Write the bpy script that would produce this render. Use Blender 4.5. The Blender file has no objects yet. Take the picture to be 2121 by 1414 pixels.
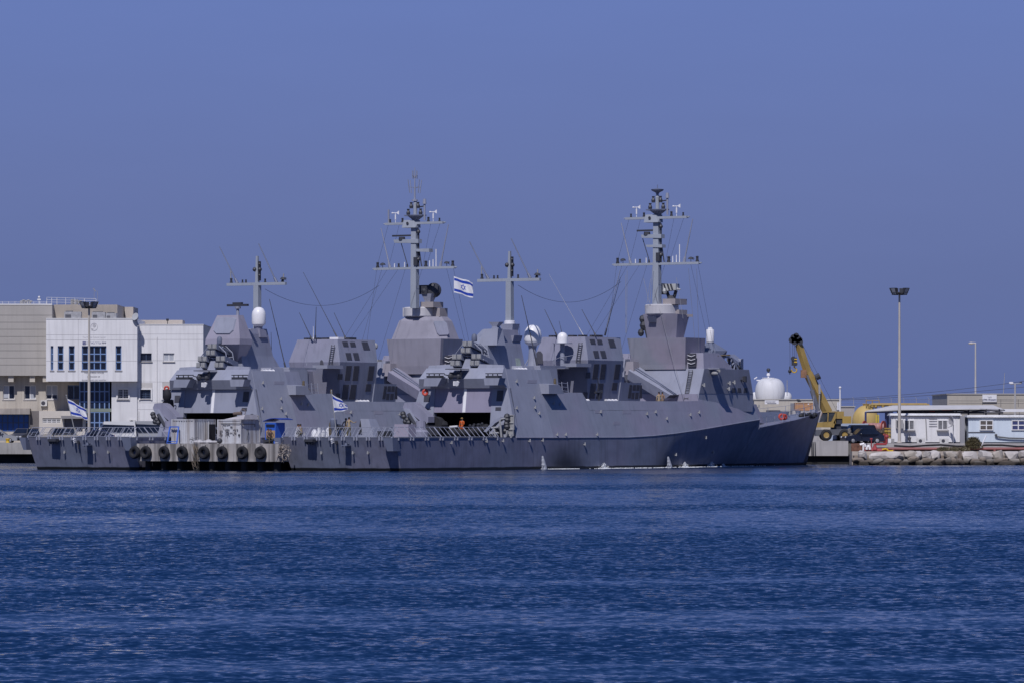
import bpy, bmesh, math, random
from mathutils import Vector, Matrix, noise as mnoise
random.seed(7)
sc = bpy.context.scene
col = sc.collection
# ------------------------------------------------------------------ camera
F, CX, HY, CZ = 9708.0, 1060.5, 890.0, 3.5       # telephoto: focal length in photo pixels, image axis, horizon row, eye height
cd = bpy.data.cameras.new('camera'); cam = bpy.data.objects.new('camera', cd); col.objects.link(cam)
cd.sensor_width = 36.0; cd.lens = 36.0*F/2121.0
cam.location = (0, 0, CZ); cam.rotation_euler = (math.pi/2, 0, 0)
cd.shift_y = (HY-707.0)/2121.0
cd.clip_start = 1.0; cd.clip_end = 30000.0
sc.camera = cam
# ------------------------------------------------------------------ sky, sun, exposure
SUN_EL, SUN_AZ = math.radians(51), math.radians(14)      # sun behind the camera, to its left
w = bpy.data.worlds.new('World'); sc.world = w; w.use_nodes = True
nt = w.node_tree; nt.nodes.clear()
out = nt.nodes.new('ShaderNodeOutputWorld'); bg = nt.nodes.new('ShaderNodeBackground')
sky = nt.nodes.new('ShaderNodeTexSky'); sky.sky_type = 'NISHITA'; sky.sun_disc = False
sky.sun_elevation = SUN_EL; sky.sun_rotation = math.pi+SUN_AZ
sky.altitude = 0; sky.air_density = 1.0; sky.dust_density = 0.6; sky.ozone_density = 3.0
tc = nt.nodes.new('ShaderNodeTexCoord'); sp = nt.nodes.new('ShaderNodeSeparateXYZ')
nt.links.new(tc.outputs['Generated'], sp.inputs[0])
rp = nt.nodes.new('ShaderNodeValToRGB'); nt.links.new(sp.outputs[2], rp.inputs[0])
els = rp.color_ramp.elements
SKY = [(0.0, (.93, 1.36, 3.45)), (0.03, (1.05, 1.46, 3.55)), (0.05, (1.17, 1.60, 3.85)), (0.092, (1.25, 1.83, 4.6)), (0.17, (.55, 1.15, 3.5)), (0.35, (.24, .78, 2.7)), (1.0, (.20, .62, 2.4))]
while len(els) < len(SKY): els.new(0.5)
for e, (p, c) in zip(els, SKY): e.position = p; e.color = (*c, 1)
mx = nt.nodes.new('ShaderNodeMix'); mx.data_type = 'RGBA'; mx.inputs[0].default_value = 0.96
nt.links.new(sky.outputs[0], mx.inputs[6]); nt.links.new(rp.outputs[0], mx.inputs[7])
hz = nt.nodes.new('ShaderNodeTexNoise'); hm = nt.nodes.new('ShaderNodeMapping'); hm.inputs['Scale'].default_value = (5, 5, 22)          # faint uneven haze bands
nt.links.new(tc.outputs['Generated'], hm.inputs[0]); nt.links.new(hm.outputs[0], hz.inputs[0]); hz.inputs['Detail'].default_value = 3
hr = nt.nodes.new('ShaderNodeMapRange'); hr.inputs[1].default_value = .3; hr.inputs[2].default_value = .7; hr.inputs[3].default_value = .99; hr.inputs[4].default_value = 1.01; nt.links.new(hz.outputs[0], hr.inputs[0])
hv = nt.nodes.new('ShaderNodeVectorMath'); hv.operation = 'SCALE'; nt.links.new(mx.outputs[2], hv.inputs[0]); nt.links.new(hr.outputs[0], hv.inputs[3])
nt.links.new(hv.outputs[0], bg.inputs[0]); bg.inputs[1].default_value = 0.1
nt.links.new(bg.outputs[0], out.inputs[0])
sd = bpy.data.lights.new('sun', 'SUN'); sun = bpy.data.objects.new('sun', sd); col.objects.link(sun)
sd.energy = 3.3; sd.angle = math.radians(0.5); sd.color = (1.0, 0.97, 1.0)
tosun = Vector((-math.sin(SUN_AZ)*math.cos(SUN_EL), -math.cos(SUN_AZ)*math.cos(SUN_EL), math.sin(SUN_EL)))
sun.rotation_euler = tosun.to_track_quat('Z', 'Y').to_euler()
vs = sc.view_settings; vs.view_transform = 'Standard'; vs.look = 'None'; vs.exposure = 0.0; vs.gamma = 1.0

# ------------------------------------------------------------------ materials
MATS = {}
def mat(name, c, rough=0.55, metal=0.0, var=0.10, scale=0.6, streak=0.0, c2=None, s2=0.12, bump=0.0, bscale=6.0, spec=0.4, grime=None, slo=.5):
    """painted / weathered surface: tone drift, optional second tone in big patches, vertical run streaks, bump"""
    if name in MATS: return MATS[name]
    m = bpy.data.materials.new(name); m.use_nodes = True; MATS[name] = m
    t = m.node_tree; b = t.nodes['Principled BSDF']
    b.inputs['Roughness'].default_value = rough; b.inputs['Metallic'].default_value = metal
    b.inputs['Specular IOR Level'].default_value = spec
    co = t.nodes.new('ShaderNodeTexCoord')
    def nz(sc_, det=4, mp=None):
        n = t.nodes.new('ShaderNodeTexNoise'); n.inputs['Scale'].default_value = sc_; n.inputs['Detail'].default_value = det
        if mp:
            q = t.nodes.new('ShaderNodeMapping'); q.inputs['Scale'].default_value = mp
            t.links.new(co.outputs['Object'], q.inputs[0]); t.links.new(q.outputs[0], n.inputs[0])
        else: t.links.new(co.outputs['Object'], n.inputs[0])
        return n.outputs[0]
    def ramp(o, a, d, lo, hi):
        r = t.nodes.new('ShaderNodeMapRange'); r.inputs[1].default_value = a; r.inputs[2].default_value = d
        r.inputs[3].default_value = lo; r.inputs[4].default_value = hi; t.links.new(o, r.inputs[0]); return r.outputs[0]
    def mix(fac, A, B, mode='MIX'):
        x = t.nodes.new('ShaderNodeMix'); x.data_type = 'RGBA'; x.blend_type = mode
        for i, val in ((0, fac), (6, A), (7, B)):
            if isinstance(val, bpy.types.NodeSocket): t.links.new(val, x.inputs[i])
            elif i == 0: x.inputs[0].default_value = val
            else: x.inputs[i].default_value = (*val, 1)
        return x.outputs[2]
    base = c
    if c2: base = mix(ramp(nz(s2, 2), .42, .58, 0, 1), c, c2)
    k = ramp(nz(scale, 5), .3, .7, 1-var, 1+var)
    cb = t.nodes.new('ShaderNodeCombineColor')
    for i in range(3): t.links.new(k, cb.inputs[i])
    cur = mix(1.0, base, cb.outputs[0], 'MULTIPLY')
    if streak:
        sv = ramp(nz(1.0, 3, (2.6, 2.6, .16)), slo, slo+.22, 0, streak)
        cur = mix(sv, cur, grime or tuple(x*.35 for x in c))
    t.links.new(cur, b.inputs['Base Color'])
    if bump:
        bp = t.nodes.new('ShaderNodeBump'); bp.inputs['Strength'].default_value = bump; bp.inputs['Distance'].default_value = .05
        t.links.new(nz(bscale, 6), bp.inputs['Height']); t.links.new(bp.outputs[0], b.inputs['Normal'])
    return m
M = dict(
 grey=lambda: mat('navy_grey_paint', (.24, .258, .325), c2=(.255, .255, .33), streak=.2, var=.07, bump=.10, bscale=.9),
 greyl=lambda: mat('light_grey_paint', (.285, .30, .37), streak=.16, var=.07),
 greyd=lambda: mat('dark_grey_paint', (.155, .175, .245), streak=.2, var=.1),
 mauve=lambda: mat('mauve_grey_paint', (.268, .262, .335), streak=.16, var=.06),
 door=lambda: mat('shutter_grey_paint', (.28, .262, .345), streak=.12, var=.05),
 louvre=lambda: mat('louvre_grille', (.06, .06, .075), var=.15, scale=8),
 white=lambda: mat('white_paint', (.80, .79, .80), rough=.4, var=.05, streak=.06),
 black=lambda: mat('black_rubber', (.018, .018, .022), rough=.8, var=.3, scale=3),
 dome=lambda: mat('radome_white', (.80, .79, .80), rough=.35, var=.02),
 mast=lambda: mat('mast_paint', (.33, .36, .41), streak=.12, var=.06),
 steel=lambda: mat('galvanised_steel', (.36, .36, .38), rough=.45, metal=.2, var=.12),
 dark=lambda: mat('dark_metal', (.045, .047, .058), rough=.5, var=.2),
 olive=lambda: mat('olive_canvas', (.115, .092, .06), rough=.9, var=.25, scale=3),
 canister=lambda: mat('canister_grey', (.33, .33, .33), var=.15, scale=4),
 red=lambda: mat('red_paint', (.50, .055, .04), var=.12, streak=.15),
 blue=lambda: mat('blue_paint', (.03, .11, .48), var=.12, streak=.15),
 rope=lambda: mat('wire_rope', (.05, .05, .06)),
 deck=lambda: mat('deck_paint', (.11, .12, .14), rough=.8, var=.15),
 glass=lambda: mat('window_glass', (.012, .016, .03), rough=.12, var=.3, spec=.6),
)
def G(k): return M[k]()
# ------------------------------------------------------------------ mesh builder
class MB:
    def __init__(s, ship=False): s.v = []; s.f = []; s.mi = []; s.ship = ship; s.cm = 0
    def add(s, vs_, fs):
        o = len(s.v); s.v += [tuple(p) for p in vs_]; s.f += [tuple(i+o for i in f) for f in fs]; s.mi += [s.cm]*len(fs); return s
    def hexa(s, p): return s.add(p, [(0, 3, 2, 1), (4, 5, 6, 7), (0, 1, 5, 4), (1, 2, 6, 5), (2, 3, 7, 6), (3, 0, 4, 7)])
    def box(s, a, b):
        x, y, z = a; X, Y, Z = b
        return s.hexa([(x, y, z), (X, y, z), (X, Y, z), (x, Y, z), (x, y, Z), (X, y, Z), (X, Y, Z), (x, Y, Z)])
    def loft(s, rings, cap=True):
        n = len(rings[0]); vs_ = [p for r in rings for p in r]; fs = []
        for i in range(len(rings)-1):
            for j in range(n):
                k = (j+1) % n; fs.append((i*n+j, i*n+k, (i+1)*n+k, (i+1)*n+j))
        if cap: fs += [tuple(range(n))[::-1], tuple((len(rings)-1)*n+j for j in range(n))]
        return s.add(vs_, fs)
    def prism(s, poly, vec):
        v = Vector(vec); return s.loft([[tuple(p) for p in poly], [tuple(Vector(p)+v) for p in poly]])
    def tube(s, p0, p1, r0, r1=None, n=6):
        p0 = Vector(p0); p1 = Vector(p1); d = (p1-p0)
        if d.length < 1e-6: return s
        d.normalize(); a = d.orthogonal().normalized(); b = d.cross(a); r1 = r0 if r1 is None else r1
        ring = lambda p, r: [p+(a*math.cos(t*2*math.pi/n)+b*math.sin(t*2*math.pi/n))*r for t in range(n)]
        return s.loft([ring(p0, r0), ring(p1, r1)])
    def path(s, pts, r, n=5):
        for a, b in zip(pts, pts[1:]): s.tube(a, b, r, r, n)
        return s
    def bar(s, p0, p1, w_, h_, up=(0, 0, 1)):
        p0 = Vector(p0); p1 = Vector(p1); d = (p1-p0).normalized(); u_ = Vector(up)
        x = d.cross(u_)
        if x.length < 1e-4: x = d.orthogonal()
        x.normalize(); y = x.cross(d)
        q = [(-1, -1), (1, -1), (1, 1), (-1, 1)]
        return s.loft([[p+x*(i*w_/2)+y*(j*h_/2) for i, j in q] for p in (p0, p1)])
    def lathe(s, c, prof, n=24, ax=(0, 0, 1)):
        z = Vector(ax).normalized(); a = z.orthogonal().normalized(); b = z.cross(a); c = Vector(c)
        return s.loft([[c+z*h+(a*math.cos(t*2*math.pi/n)+b*math.sin(t*2*math.pi/n))*max(r, 1e-3) for t in range(n)] for r, h in prof])
    def ball(s, c, r, n=12):
        rx, ry, rz = (r, r, r) if not hasattr(r, '__len__') else r
        rings = []
        for i in range(n//2+1):
            th = math.pi*i/(n//2); q = max(math.sin(th), .02)
            rings.append([(c[0]+rx*q*math.cos(2*math.pi*t/n), c[1]+ry*q*math.sin(2*math.pi*t/n), c[2]-rz*math.cos(th)) for t in range(n)])
        return s.loft(rings)
    def torus(s, c, R, r, ax, n=20, k=8, sq=1.0):
        z = Vector(ax).normalized(); a = z.orthogonal().normalized(); b = z.cross(a); c = Vector(c); vs_ = []; fs = []
        for i in range(n):
            d = a*math.cos(2*math.pi*i/n)+b*math.sin(2*math.pi*i/n)
            for j in range(k): vs_.append(c+d*(R+r*math.cos(2*math.pi*j/k))+z*(r*sq*math.sin(2*math.pi*j/k)))
        for i in range(n):
            for j in range(k): fs.append((i*k+j, ((i+1) % n)*k+j, ((i+1) % n)*k+(j+1) % k, i*k+(j+1) % k))
        return s.add(vs_, fs)
    def build(s, name, m, parent=None, smooth=False, label=None):
        me = bpy.data.meshes.new(name)
        vs_ = [(p[0], -p[1], p[2]) for p in s.v] if s.ship else s.v
        if parent is not None and not s.ship:
            r = root(parent); inv = INV.get(r.name)
            if inv is not None: vs_ = [tuple(inv @ Vector(p)) for p in vs_]
        me.from_pydata([tuple(p) for p in vs_], [], s.f)
        for x in (m if isinstance(m, (list, tuple)) else [m]): me.materials.append(x)
        me.polygons.foreach_set('material_index', s.mi)
        bm = bmesh.new(); bm.from_mesh(me); bmesh.ops.recalc_face_normals(bm, faces=bm.faces); bm.to_mesh(me); bm.free()
        if smooth:
            me.polygons.foreach_set('use_smooth', [True]*len(me.polygons)); me.set_sharp_from_angle(angle=math.radians(38))
        me.update()
        o = bpy.data.objects.new(name, me); col.objects.link(o)
        if parent is not None: o.parent = parent
        if label: o['label'] = label
        return o
INV = {}
def root(o):
    while o.parent is not None: o = o.parent
    return o
def tag(o, label, cat, group=None):
    o['label'] = label; o['category'] = cat
    if group: o['group'] = group
    return o
def thing(name, label, cat, loc=(0, 0, 0), rz=0.0, group=None):
    o = bpy.data.objects.new(name, None); col.objects.link(o); o.empty_display_size = .5
    o.location = loc; o.rotation_euler = (0, 0, rz); tag(o, label, cat, group)
    INV[o.name] = (Matrix.Translation(Vector(loc)) @ Matrix.Rotation(rz, 4, 'Z')).inverted()
    return o
def struct(o, kind='structure'): o['kind'] = kind; return o
def dup(o, loc=None, rz=None, label=None, group=None):
    def cp(x, par):
        c = x.copy(); col.objects.link(c); c.parent = par
        for ch in x.children: cp(ch, c)
        return c
    r = cp(o, None)
    if loc is not None: r.location = loc
    if rz is not None: r.rotation_euler = (0, 0, rz)
    if label: r['label'] = label
    if group: r['group'] = group
    return r
def P(px, py, Y): return Vector(((px-CX)*Y/F, Y, CZ+(HY-py)*Y/F))      # point of the place seen at that photo pixel, Y metres out
def ring4(u0, u1, v, z): return [(u0, -v, z), (u0, v, z), (u1, v, z), (u1, -v, z)]
# ------------------------------------------------------------------ survey frames of the two moored ships (u forward, v starboard, z up)
TH = math.radians(32.5); AX = Vector((math.sin(TH), math.cos(TH), 0)); SX = Vector((math.cos(TH), -math.sin(TH), 0))
class Frame:
    def __init__(s, px, Y): s.O = Vector(((px-CX)*Y/F, Y, 0))-5.95*SX
    def z(s, py, u, v): return CZ+(HY-py)*(s.O.y+u*AX.y+v*SX.y)/F
    def side(s, px, py, v):
        k = (px-CX)/F; u = (k*(s.O.y+v*SX.y)-s.O.x-v*SX.x)/(AX.x-k*AX.y); return Vector((u, v, s.z(py, u, v)))
    def face(s, px, py, u):
        k = (px-CX)/F; v = (k*(s.O.y+u*AX.y)-s.O.x-u*AX.x)/(SX.x-k*SX.y); return Vector((u, v, s.z(py, u, v)))
    def local(s, p): d = Vector(p)-s.O; return Vector((d.dot(AX), d.dot(SX), p[2]))
    def world(s, q): return s.O+AX*q[0]+SX*q[1]+Vector((0, 0, q[2]))
    def pl(s, px, py, a, b, c):                                      # where that line of sight meets the plane a, b, c
        a, b, c = Vector(a), Vector(b), Vector(c); n = (b-a).cross(c-a)
        o = s.local((0, 0, CZ)); d = s.local(P(px, py, 100))-o
        return o+d*((a-o).dot(n)/d.dot(n))
FS, RS = Frame(825, 400), Frame(283, 412)
# ------------------------------------------------------------------ the corvettes
def lerp(tab, x):
    for (a, p), (b, q) in zip(tab, tab[1:]):
        if x <= b: t = (x-a)/(b-a) if b > a else 0; t = max(0, min(1, t)); return p+(q-p)*t
    return tab[-1][1]
HULL = [(-.5, 5.95, 2.85, .8, 5.72), (4, 5.95, 2.85, 4.6, 5.8), (10, 5.95, 2.85, 10.3, 5.84), (18.8, 5.95, 2.85, 18.8, 5.85), (28, 5.95, 2.84, 28, 5.96), (38, 5.95, 2.85, 38, 5.97), (42.5, 5.93, 2.98, 42.4, 5.9),
        (46.6, 5.9, 3.2, 46.4, 5.66), (51, 5.75, 3.5, 50.6, 5.15), (56, 5.5, 3.9, 55, 4.25), (60.5, 5.2, 4.25, 59, 3.4), (64.7, 4.75, 4.53, 63, 2.75),
        (64.75, 4.75, 3.75, 63.05, 2.74), (70, 4.0, 4.15, 67.5, 2.0), (76, 2.85, 4.6, 73, 1.2), (81.5, 1.45, 5.05, 78, .55), (84.4, .5, 5.32, 80.6, .18), (85.6, .06, 5.42, 81.8, .04)]
VB = [(h[0], h[1]) for h in HULL]; ZS = [(h[0], h[2]) for h in HULL]
TUM = .29
def plate_v(u, z): return lerp(VB, u)-TUM*(z-lerp(ZS, u))
def on_plate(fr, px, py):                       # the sloping ship's side above the knuckle
    v = 5.
    for _ in range(12):
        q = fr.side(px, py, v); v = plate_v(q[0], q[2])
    return fr.side(px, py, v)
def on_hull(fr, px, py):                        # the flared side below the knuckle
    v = 5.8
    for _ in range(12):
        q = fr.side(px, py, v); u = q[0]; zs = lerp(ZS, u); wl = lerp([(h[3], h[4]) for h in HULL], u)
        v = wl+(lerp(VB, u)-wl)*max(0, min(1, q[2]/zs))
    return fr.side(px, py, v)
def on_transom(fr, px, py):
    u = 0.
    for _ in range(12):
        q = fr.face(px, py, u); u = .8-1.3*q[2]/2.85
    return fr.face(px, py, u)

def hull_material(sooty):
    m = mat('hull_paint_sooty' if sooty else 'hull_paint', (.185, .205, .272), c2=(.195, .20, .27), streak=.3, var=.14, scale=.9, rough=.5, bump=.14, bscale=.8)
    if m.get('done'): return m
    m['done'] = 1; t = m.node_tree; b = t.nodes['Principled BSDF']
    src = b.inputs['Base Color'].links[0].from_socket
    co = [n for n in t.nodes if n.type == 'TEX_COORD'][0]; s = t.nodes.new('ShaderNodeSeparateXYZ'); t.links.new(co.outputs['Object'], s.inputs[0])
    n = t.nodes.new('ShaderNodeTexNoise'); n.inputs['Scale'].default_value = .55; n.inputs['Detail'].default_value = 6; t.links.new(co.outputs['Object'], n.inputs[0])
    def math_(op, a, b_=0.0):
        x = t.nodes.new('ShaderNodeMath'); x.operation = op; x.use_clamp = op == 'MULTIPLY'
        for i, q in enumerate((a, b_)):
            if isinstance(q, bpy.types.NodeSocket): t.links.new(q, x.inputs[i])
            else: x.inputs[i].default_value = q
        return x.outputs[0]
    def band(ctr, half, o):
        d = math_('ABSOLUTE', math_('SUBTRACT', o, ctr)); r = t.nodes.new('ShaderNodeMapRange'); r.interpolation_type = 'SMOOTHSTEP'
        r.inputs[1].default_value = half; r.inputs[2].default_value = 0; t.links.new(d, r.inputs[0]); return r.outputs[0]
    cur = src
    if sooty:
        for ctr, half, k in ((27.2, 5.2, .95), (44.8, 3.2, .5), (62., 5, .25)):
            wob = math_('ADD', s.outputs[0], math_('MULTIPLY', math_('SUBTRACT', n.outputs[0], .5), 4.0))
            rr = t.nodes.new('ShaderNodeMapRange'); rr.inputs[1].default_value = 3.0; rr.inputs[2].default_value = .6; t.links.new(s.outputs[2], rr.inputs[0])
            f = math_('MULTIPLY', math_('MULTIPLY', band(ctr, half, wob), rr.outputs[0]), k)
            x = t.nodes.new('ShaderNodeMix'); x.data_type = 'RGBA'; t.links.new(f, x.inputs[0]); t.links.new(cur, x.inputs[6]); x.inputs[7].default_value = (.022, .022, .026, 1); cur = x.outputs[2]
    # black boot topping along the waterline, a little ragged with weed
    z = math_('ADD', s.outputs[2], math_('MULTIPLY', math_('SUBTRACT', n.outputs[0], .5), .25))
    r = t.nodes.new('ShaderNodeMapRange'); r.inputs[1].default_value = .22; r.inputs[2].default_value = .30; t.links.new(z, r.inputs[0])
    x = t.nodes.new('ShaderNodeMix'); x.data_type = 'RGBA'; t.links.new(r.outputs[0], x.inputs[0]); x.inputs[6].default_value = (.012, .013, .014, 1); t.links.new(cur, x.inputs[7])
    t.links.new(x.outputs[2], b.inputs['Base Color']); return m

def crop(x0, y0, k): return lambda x, y: (x0+x/k, y0+y/k)
def plates(name, polys, plane, th, m, parent, n_out):
    """thin fittings bolted on a flat face: each polygon given in photo pixels of the near ship, a mesh each"""
    out_ = []
    for poly in polys:
        q = [FS.pl(x, y, *plane) for x, y in poly]; nrm = Vector(n_out).normalized()
        q0 = [p-nrm*.01 for p in q]; mb = MB(True); mb.prism([p for p in q0], nrm*(th+.01)); out_.append(mb.build(name, m, parent))
    return out_
def ladder(mb, p0, p1, wd, side, n):
    p0, p1, s_ = Vector(p0), Vector(p1), Vector(side).normalized()
    for k in (-.5, .5): mb.tube(p0+s_*wd*k, p1+s_*wd*k, .035, n=5)
    for i in range(n): q = p0.lerp(p1, (i+.5)/n); mb.tube(q-s_*wd/2, q+s_*wd/2, .03, n=4)
def whip(parent, p0, p1, r=.035, m='dark', name='whip_antenna'):
    p0, p1 = Vector(p0), Vector(p1); mb = MB(True); mb.tube(p0, p0.lerp(p1, .12), r*2, r*1.6, 6); mb.tube(p0.lerp(p1, .1), p1, r, r*.55, 5); return mb.build(name, G(m), parent)
def anemometer(parent, p):
    mb = MB(True); x, y, z = p
    mb.tube((x, y, z), (x, y, z+.35), .03); mb.tube((x, y, z+.3), (x, y, z+.78), .075, .075, 8)
    mb.tube((x, y, z+.78), (x, y, z+.95), .03); mb.tube((x, y-.3, z+.95), (x, y+.22, z+.95), .04); mb.hexa([(x-.02, y+.16, z+.9), (x+.02, y+.16, z+.9), (x+.02, y+.42, z+.78), (x-.02, y+.42, z+.78), (x-.02, y+.16, z+1.0), (x+.02, y+.16, z+1.0), (x+.02, y+.42, z+1.17), (x-.02, y+.42, z+1.17)])
    mb.tube((x, y-.42, z+.95), (x, y-.28, z+.95), .075); return mb.build('anemometer', G('white'), parent)
def lamp(parent, p, name='signal_lamp', s=1.0, m='dark'):
    x, y, z = p; mb = MB(True); mb.tube((x, y, z), (x, y, z+.12*s), .12*s, .12*s, 8); mb.tube((x, y, z+.12*s), (x, y, z+.34*s), .09*s, .09*s, 8); mb.tube((x, y, z+.34*s), (x, y, z+.4*s), .13*s, .06*s, 8); return mb.build(name, G(m), parent)
def dish_small(parent, p, sgn=1):
    x, y, z = p; mb = MB(True); mb.tube((x, y, z), (x, y, z+.35), .03)
    for a in (-.5, 0, .5): mb.tube((x, y, z+.35), (x+.1, y+sgn*(.35*math.cos(a)), z+.35+.3*math.sin(a)-.05), .02)
    mb.lathe((x, y, z+.42), [(.02, .08), (.2, .02), (.3, -.14), (.28, -.15), (.18, -.02), (.02, .03)], 10); return mb.build('loop_antenna', G('dark'), parent)

def missile_launcher(parent, u, v, z):
    """three clusters of four canisters in a tubular cradle on a tapered pedestal"""
    f = MB(True); k_ = 1.12
    f.loft([[(u-.55, v-.5, z), (u-.55, v+.6, z), (u+.6, v+.6, z), (u+.6, v-.5, z)], [(u-.3, v-.22, z+.95), (u-.3, v+.3, z+.95), (u+.3, v+.3, z+.95), (u+.3, v-.22, z+.95)]])
    f.tube((u, v-1.1, z+1.0), (u, v+1.2, z+1.0), .12); f.tube((u+.2, v, z+.9), (u+.2, v, z+2.3), .14)
    for uu in (-.3, .75):
        f.path([(u+uu, v+1.7, z+.75), (u+uu, v+1.5, z+1.7), (u+uu, v+.75, z+2.3), (u+uu, v-.45, z+2.3), (u+uu, v-1.3, z+1.35), (u+uu, v-1.45, z+.75)], .05); f.path([(u+uu, v+1.6, z+1.3), (u+uu, v+.2, z+1.2), (u+uu, v-1.3, z+1.3)], .05)
    f.path([(u-.4, v+1.75, z+.9), (u+1.3, v+1.6, z+.5)], .06); f.path([(u-.4, v+1.2, z+2.2), (u+1.2, v+1.1, z+1.7)], .06)
    root_ = f.build('missile_launcher', G('greyl'), parent)
    pale, body = G('canister'), G('greyd')
    for cv, cz, tw in ((-1.0, .85, .09), (1.08, .85, .09), (.12, 1.98, .09)):
        for i in (-1, 1):
            for j in (-1, 1):
                y = v+cv+i*.275+j*tw; zz = z+cz+j*.29; c = MB(True)
                dz = -.55; L = 1.9; w_ = .24; h_ = .25
                c.cm = 1; c.loft([[(u-.62, y-w_, zz-h_), (u-.62, y+w_, zz-h_), (u-.62, y+w_, zz+h_), (u-.62, y-w_, zz+h_)], [(u-.62+L, y-w_+.1, zz-h_+dz), (u-.62+L, y+w_+.1, zz-h_+dz), (u-.62+L, y+w_+.1, zz+h_+dz), (u-.62+L, y-w_+.1, zz+h_+dz)]])
                c.cm = 0; c.box((u-.70, y-w_*.88, zz-h_*.86), (u-.621, y+w_*.88, zz+h_*.9)); c.box((u-.73, y-.19, zz-.15), (u-.7, y-.03, zz+.17)); c.box((u-.73, y+.03, zz-.15), (u-.7, y+.19, zz+.17))
                c.build('canister', [pale, body], root_)
    d_ = MB(True); d_.lathe((u+.6, v+.15, z+2.5), [(.22, 0), (.26, .1), (.26, .45), (.18, .65), (.02, .72)], 12); d_.build('sensor_dome', G('greyd'), root_, True)
    return root_

def deck_crane(parent, rear):
    """folded knuckle-boom crane beside the hangar"""
    K = crop(860, 740, 7.854)
    f = MB(True); u0 = 16.4
    base = FS.face(872, 903, u0)
    f.lathe((base[0], base[1], 2.85), [(.75, 0), (.75, .5), (.5, .7), (.45, 1.5)], 14)
    b = f.build('deck_crane', G('grey'), parent)
    A = lambda x, y: FS.face(x, y, u0)
    def slab(name, px, du=.9, m='grey', off=0):
        q = [A(x, y)+Vector((off, 0, 0)) for x, y in px]; mb = MB(True); mb.prism(q, (du, 0, 0)); return mb.build(name, G(m), b)
    slab('main_boom', [(834, 843), (838, 833), (856, 832), (887, 862), (887, 874), (872, 872), (858, 860), (849, 855)], 1.0)
    slab('boom_arm', [(838, 845), (848, 846), (866, 872), (878, 878), (870, 896), (862, 896), (862, 880), (852, 868)], .7, 'greyl', -.25)
    slab('slewing_head', [(861, 884), (880, 876), (890, 884), (894, 900), (880, 905), (864, 905)], 1.1, 'dark', .1)
    mb = MB(True); mb.tube(A(850, 856)-Vector((.3, 0, 0)), A(866, 882)-Vector((.3, 0, 0)), .16, n=8); mb.tube(A(866, 880)-Vector((.3, 0, 0)), A(874, 892)-Vector((.3, 0, 0)), .1, n=8); mb.build('ram', G('dark'), b)
    mb = MB(True)
    for x, y in ((838, 862), (845, 868), (841, 872), (848, 874), (836, 856)):
        p = A(x, y); mb.ball((p[0]-.1, p[1], p[2]), (.25, .28, .25), 8)
    mb.path([A(836, 852), A(834, 862), A(840, 872), A(846, 876)], .09); mb.build('hose_bundle', G('dark'), b)

def net_panel(parent, p0, p1, inn, nstep, twin):
    """one hinged flight-deck net frame: p0-p1 along the deck edge, inn = lean of its top"""
    p0, p1, t = Vector(p0), Vector(p1), Vector(inn); mb = MB(True); L = p1-p0; r = .025
    mb.path([p0, p0+t, p1+t, p1, p0], r, 5)
    if twin:
        d = L.normalized()*.16; mb.tube(p0+d, p0+d+t, r*.9, n=5); mb.tube(p1-d, p1-d+t, r*.9, n=5)
    if nstep == 0:
        for k in (1, 2): q = p0+L*k/3; mb.tube(q, q+t, r*.8, n=5)
    elif nstep == 1:
        a = p0+L*.28; c = p0+L*.7; mb.path([p0+t*.12, a+t*.12, a+t*.5, c+t*.5, c+t*.12, p1+t*.12], r*.8, 5); mb.tube(c, c+t, r*.7, n=5)
    else:
        mb.path([p0+t*.45, p0+L*.55+t*.45, p0+L*.7+t*.1, p1+t*.1], r*.8, 5); mb.tube(p0+L*.45, p0+L*.45+t, r*.7, n=5)
    if nstep:
        for k in range(1, 6): q = p0+L*k/6; mb.tube(q, q+t, .005, n=3)
        for k in range(1, 4): mb.tube(p0+t*k/4, p1+t*k/4, .005, n=3)
    for q in (p0+L*.08, p0+L*.92): mb.box((q[0]-.06, q[1]-.06, q[2]-.3), (q[0]+.06, q[1]+.06, q[2]+.02))
    return mb.build('safety_net', G('greyl'), parent)

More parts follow.
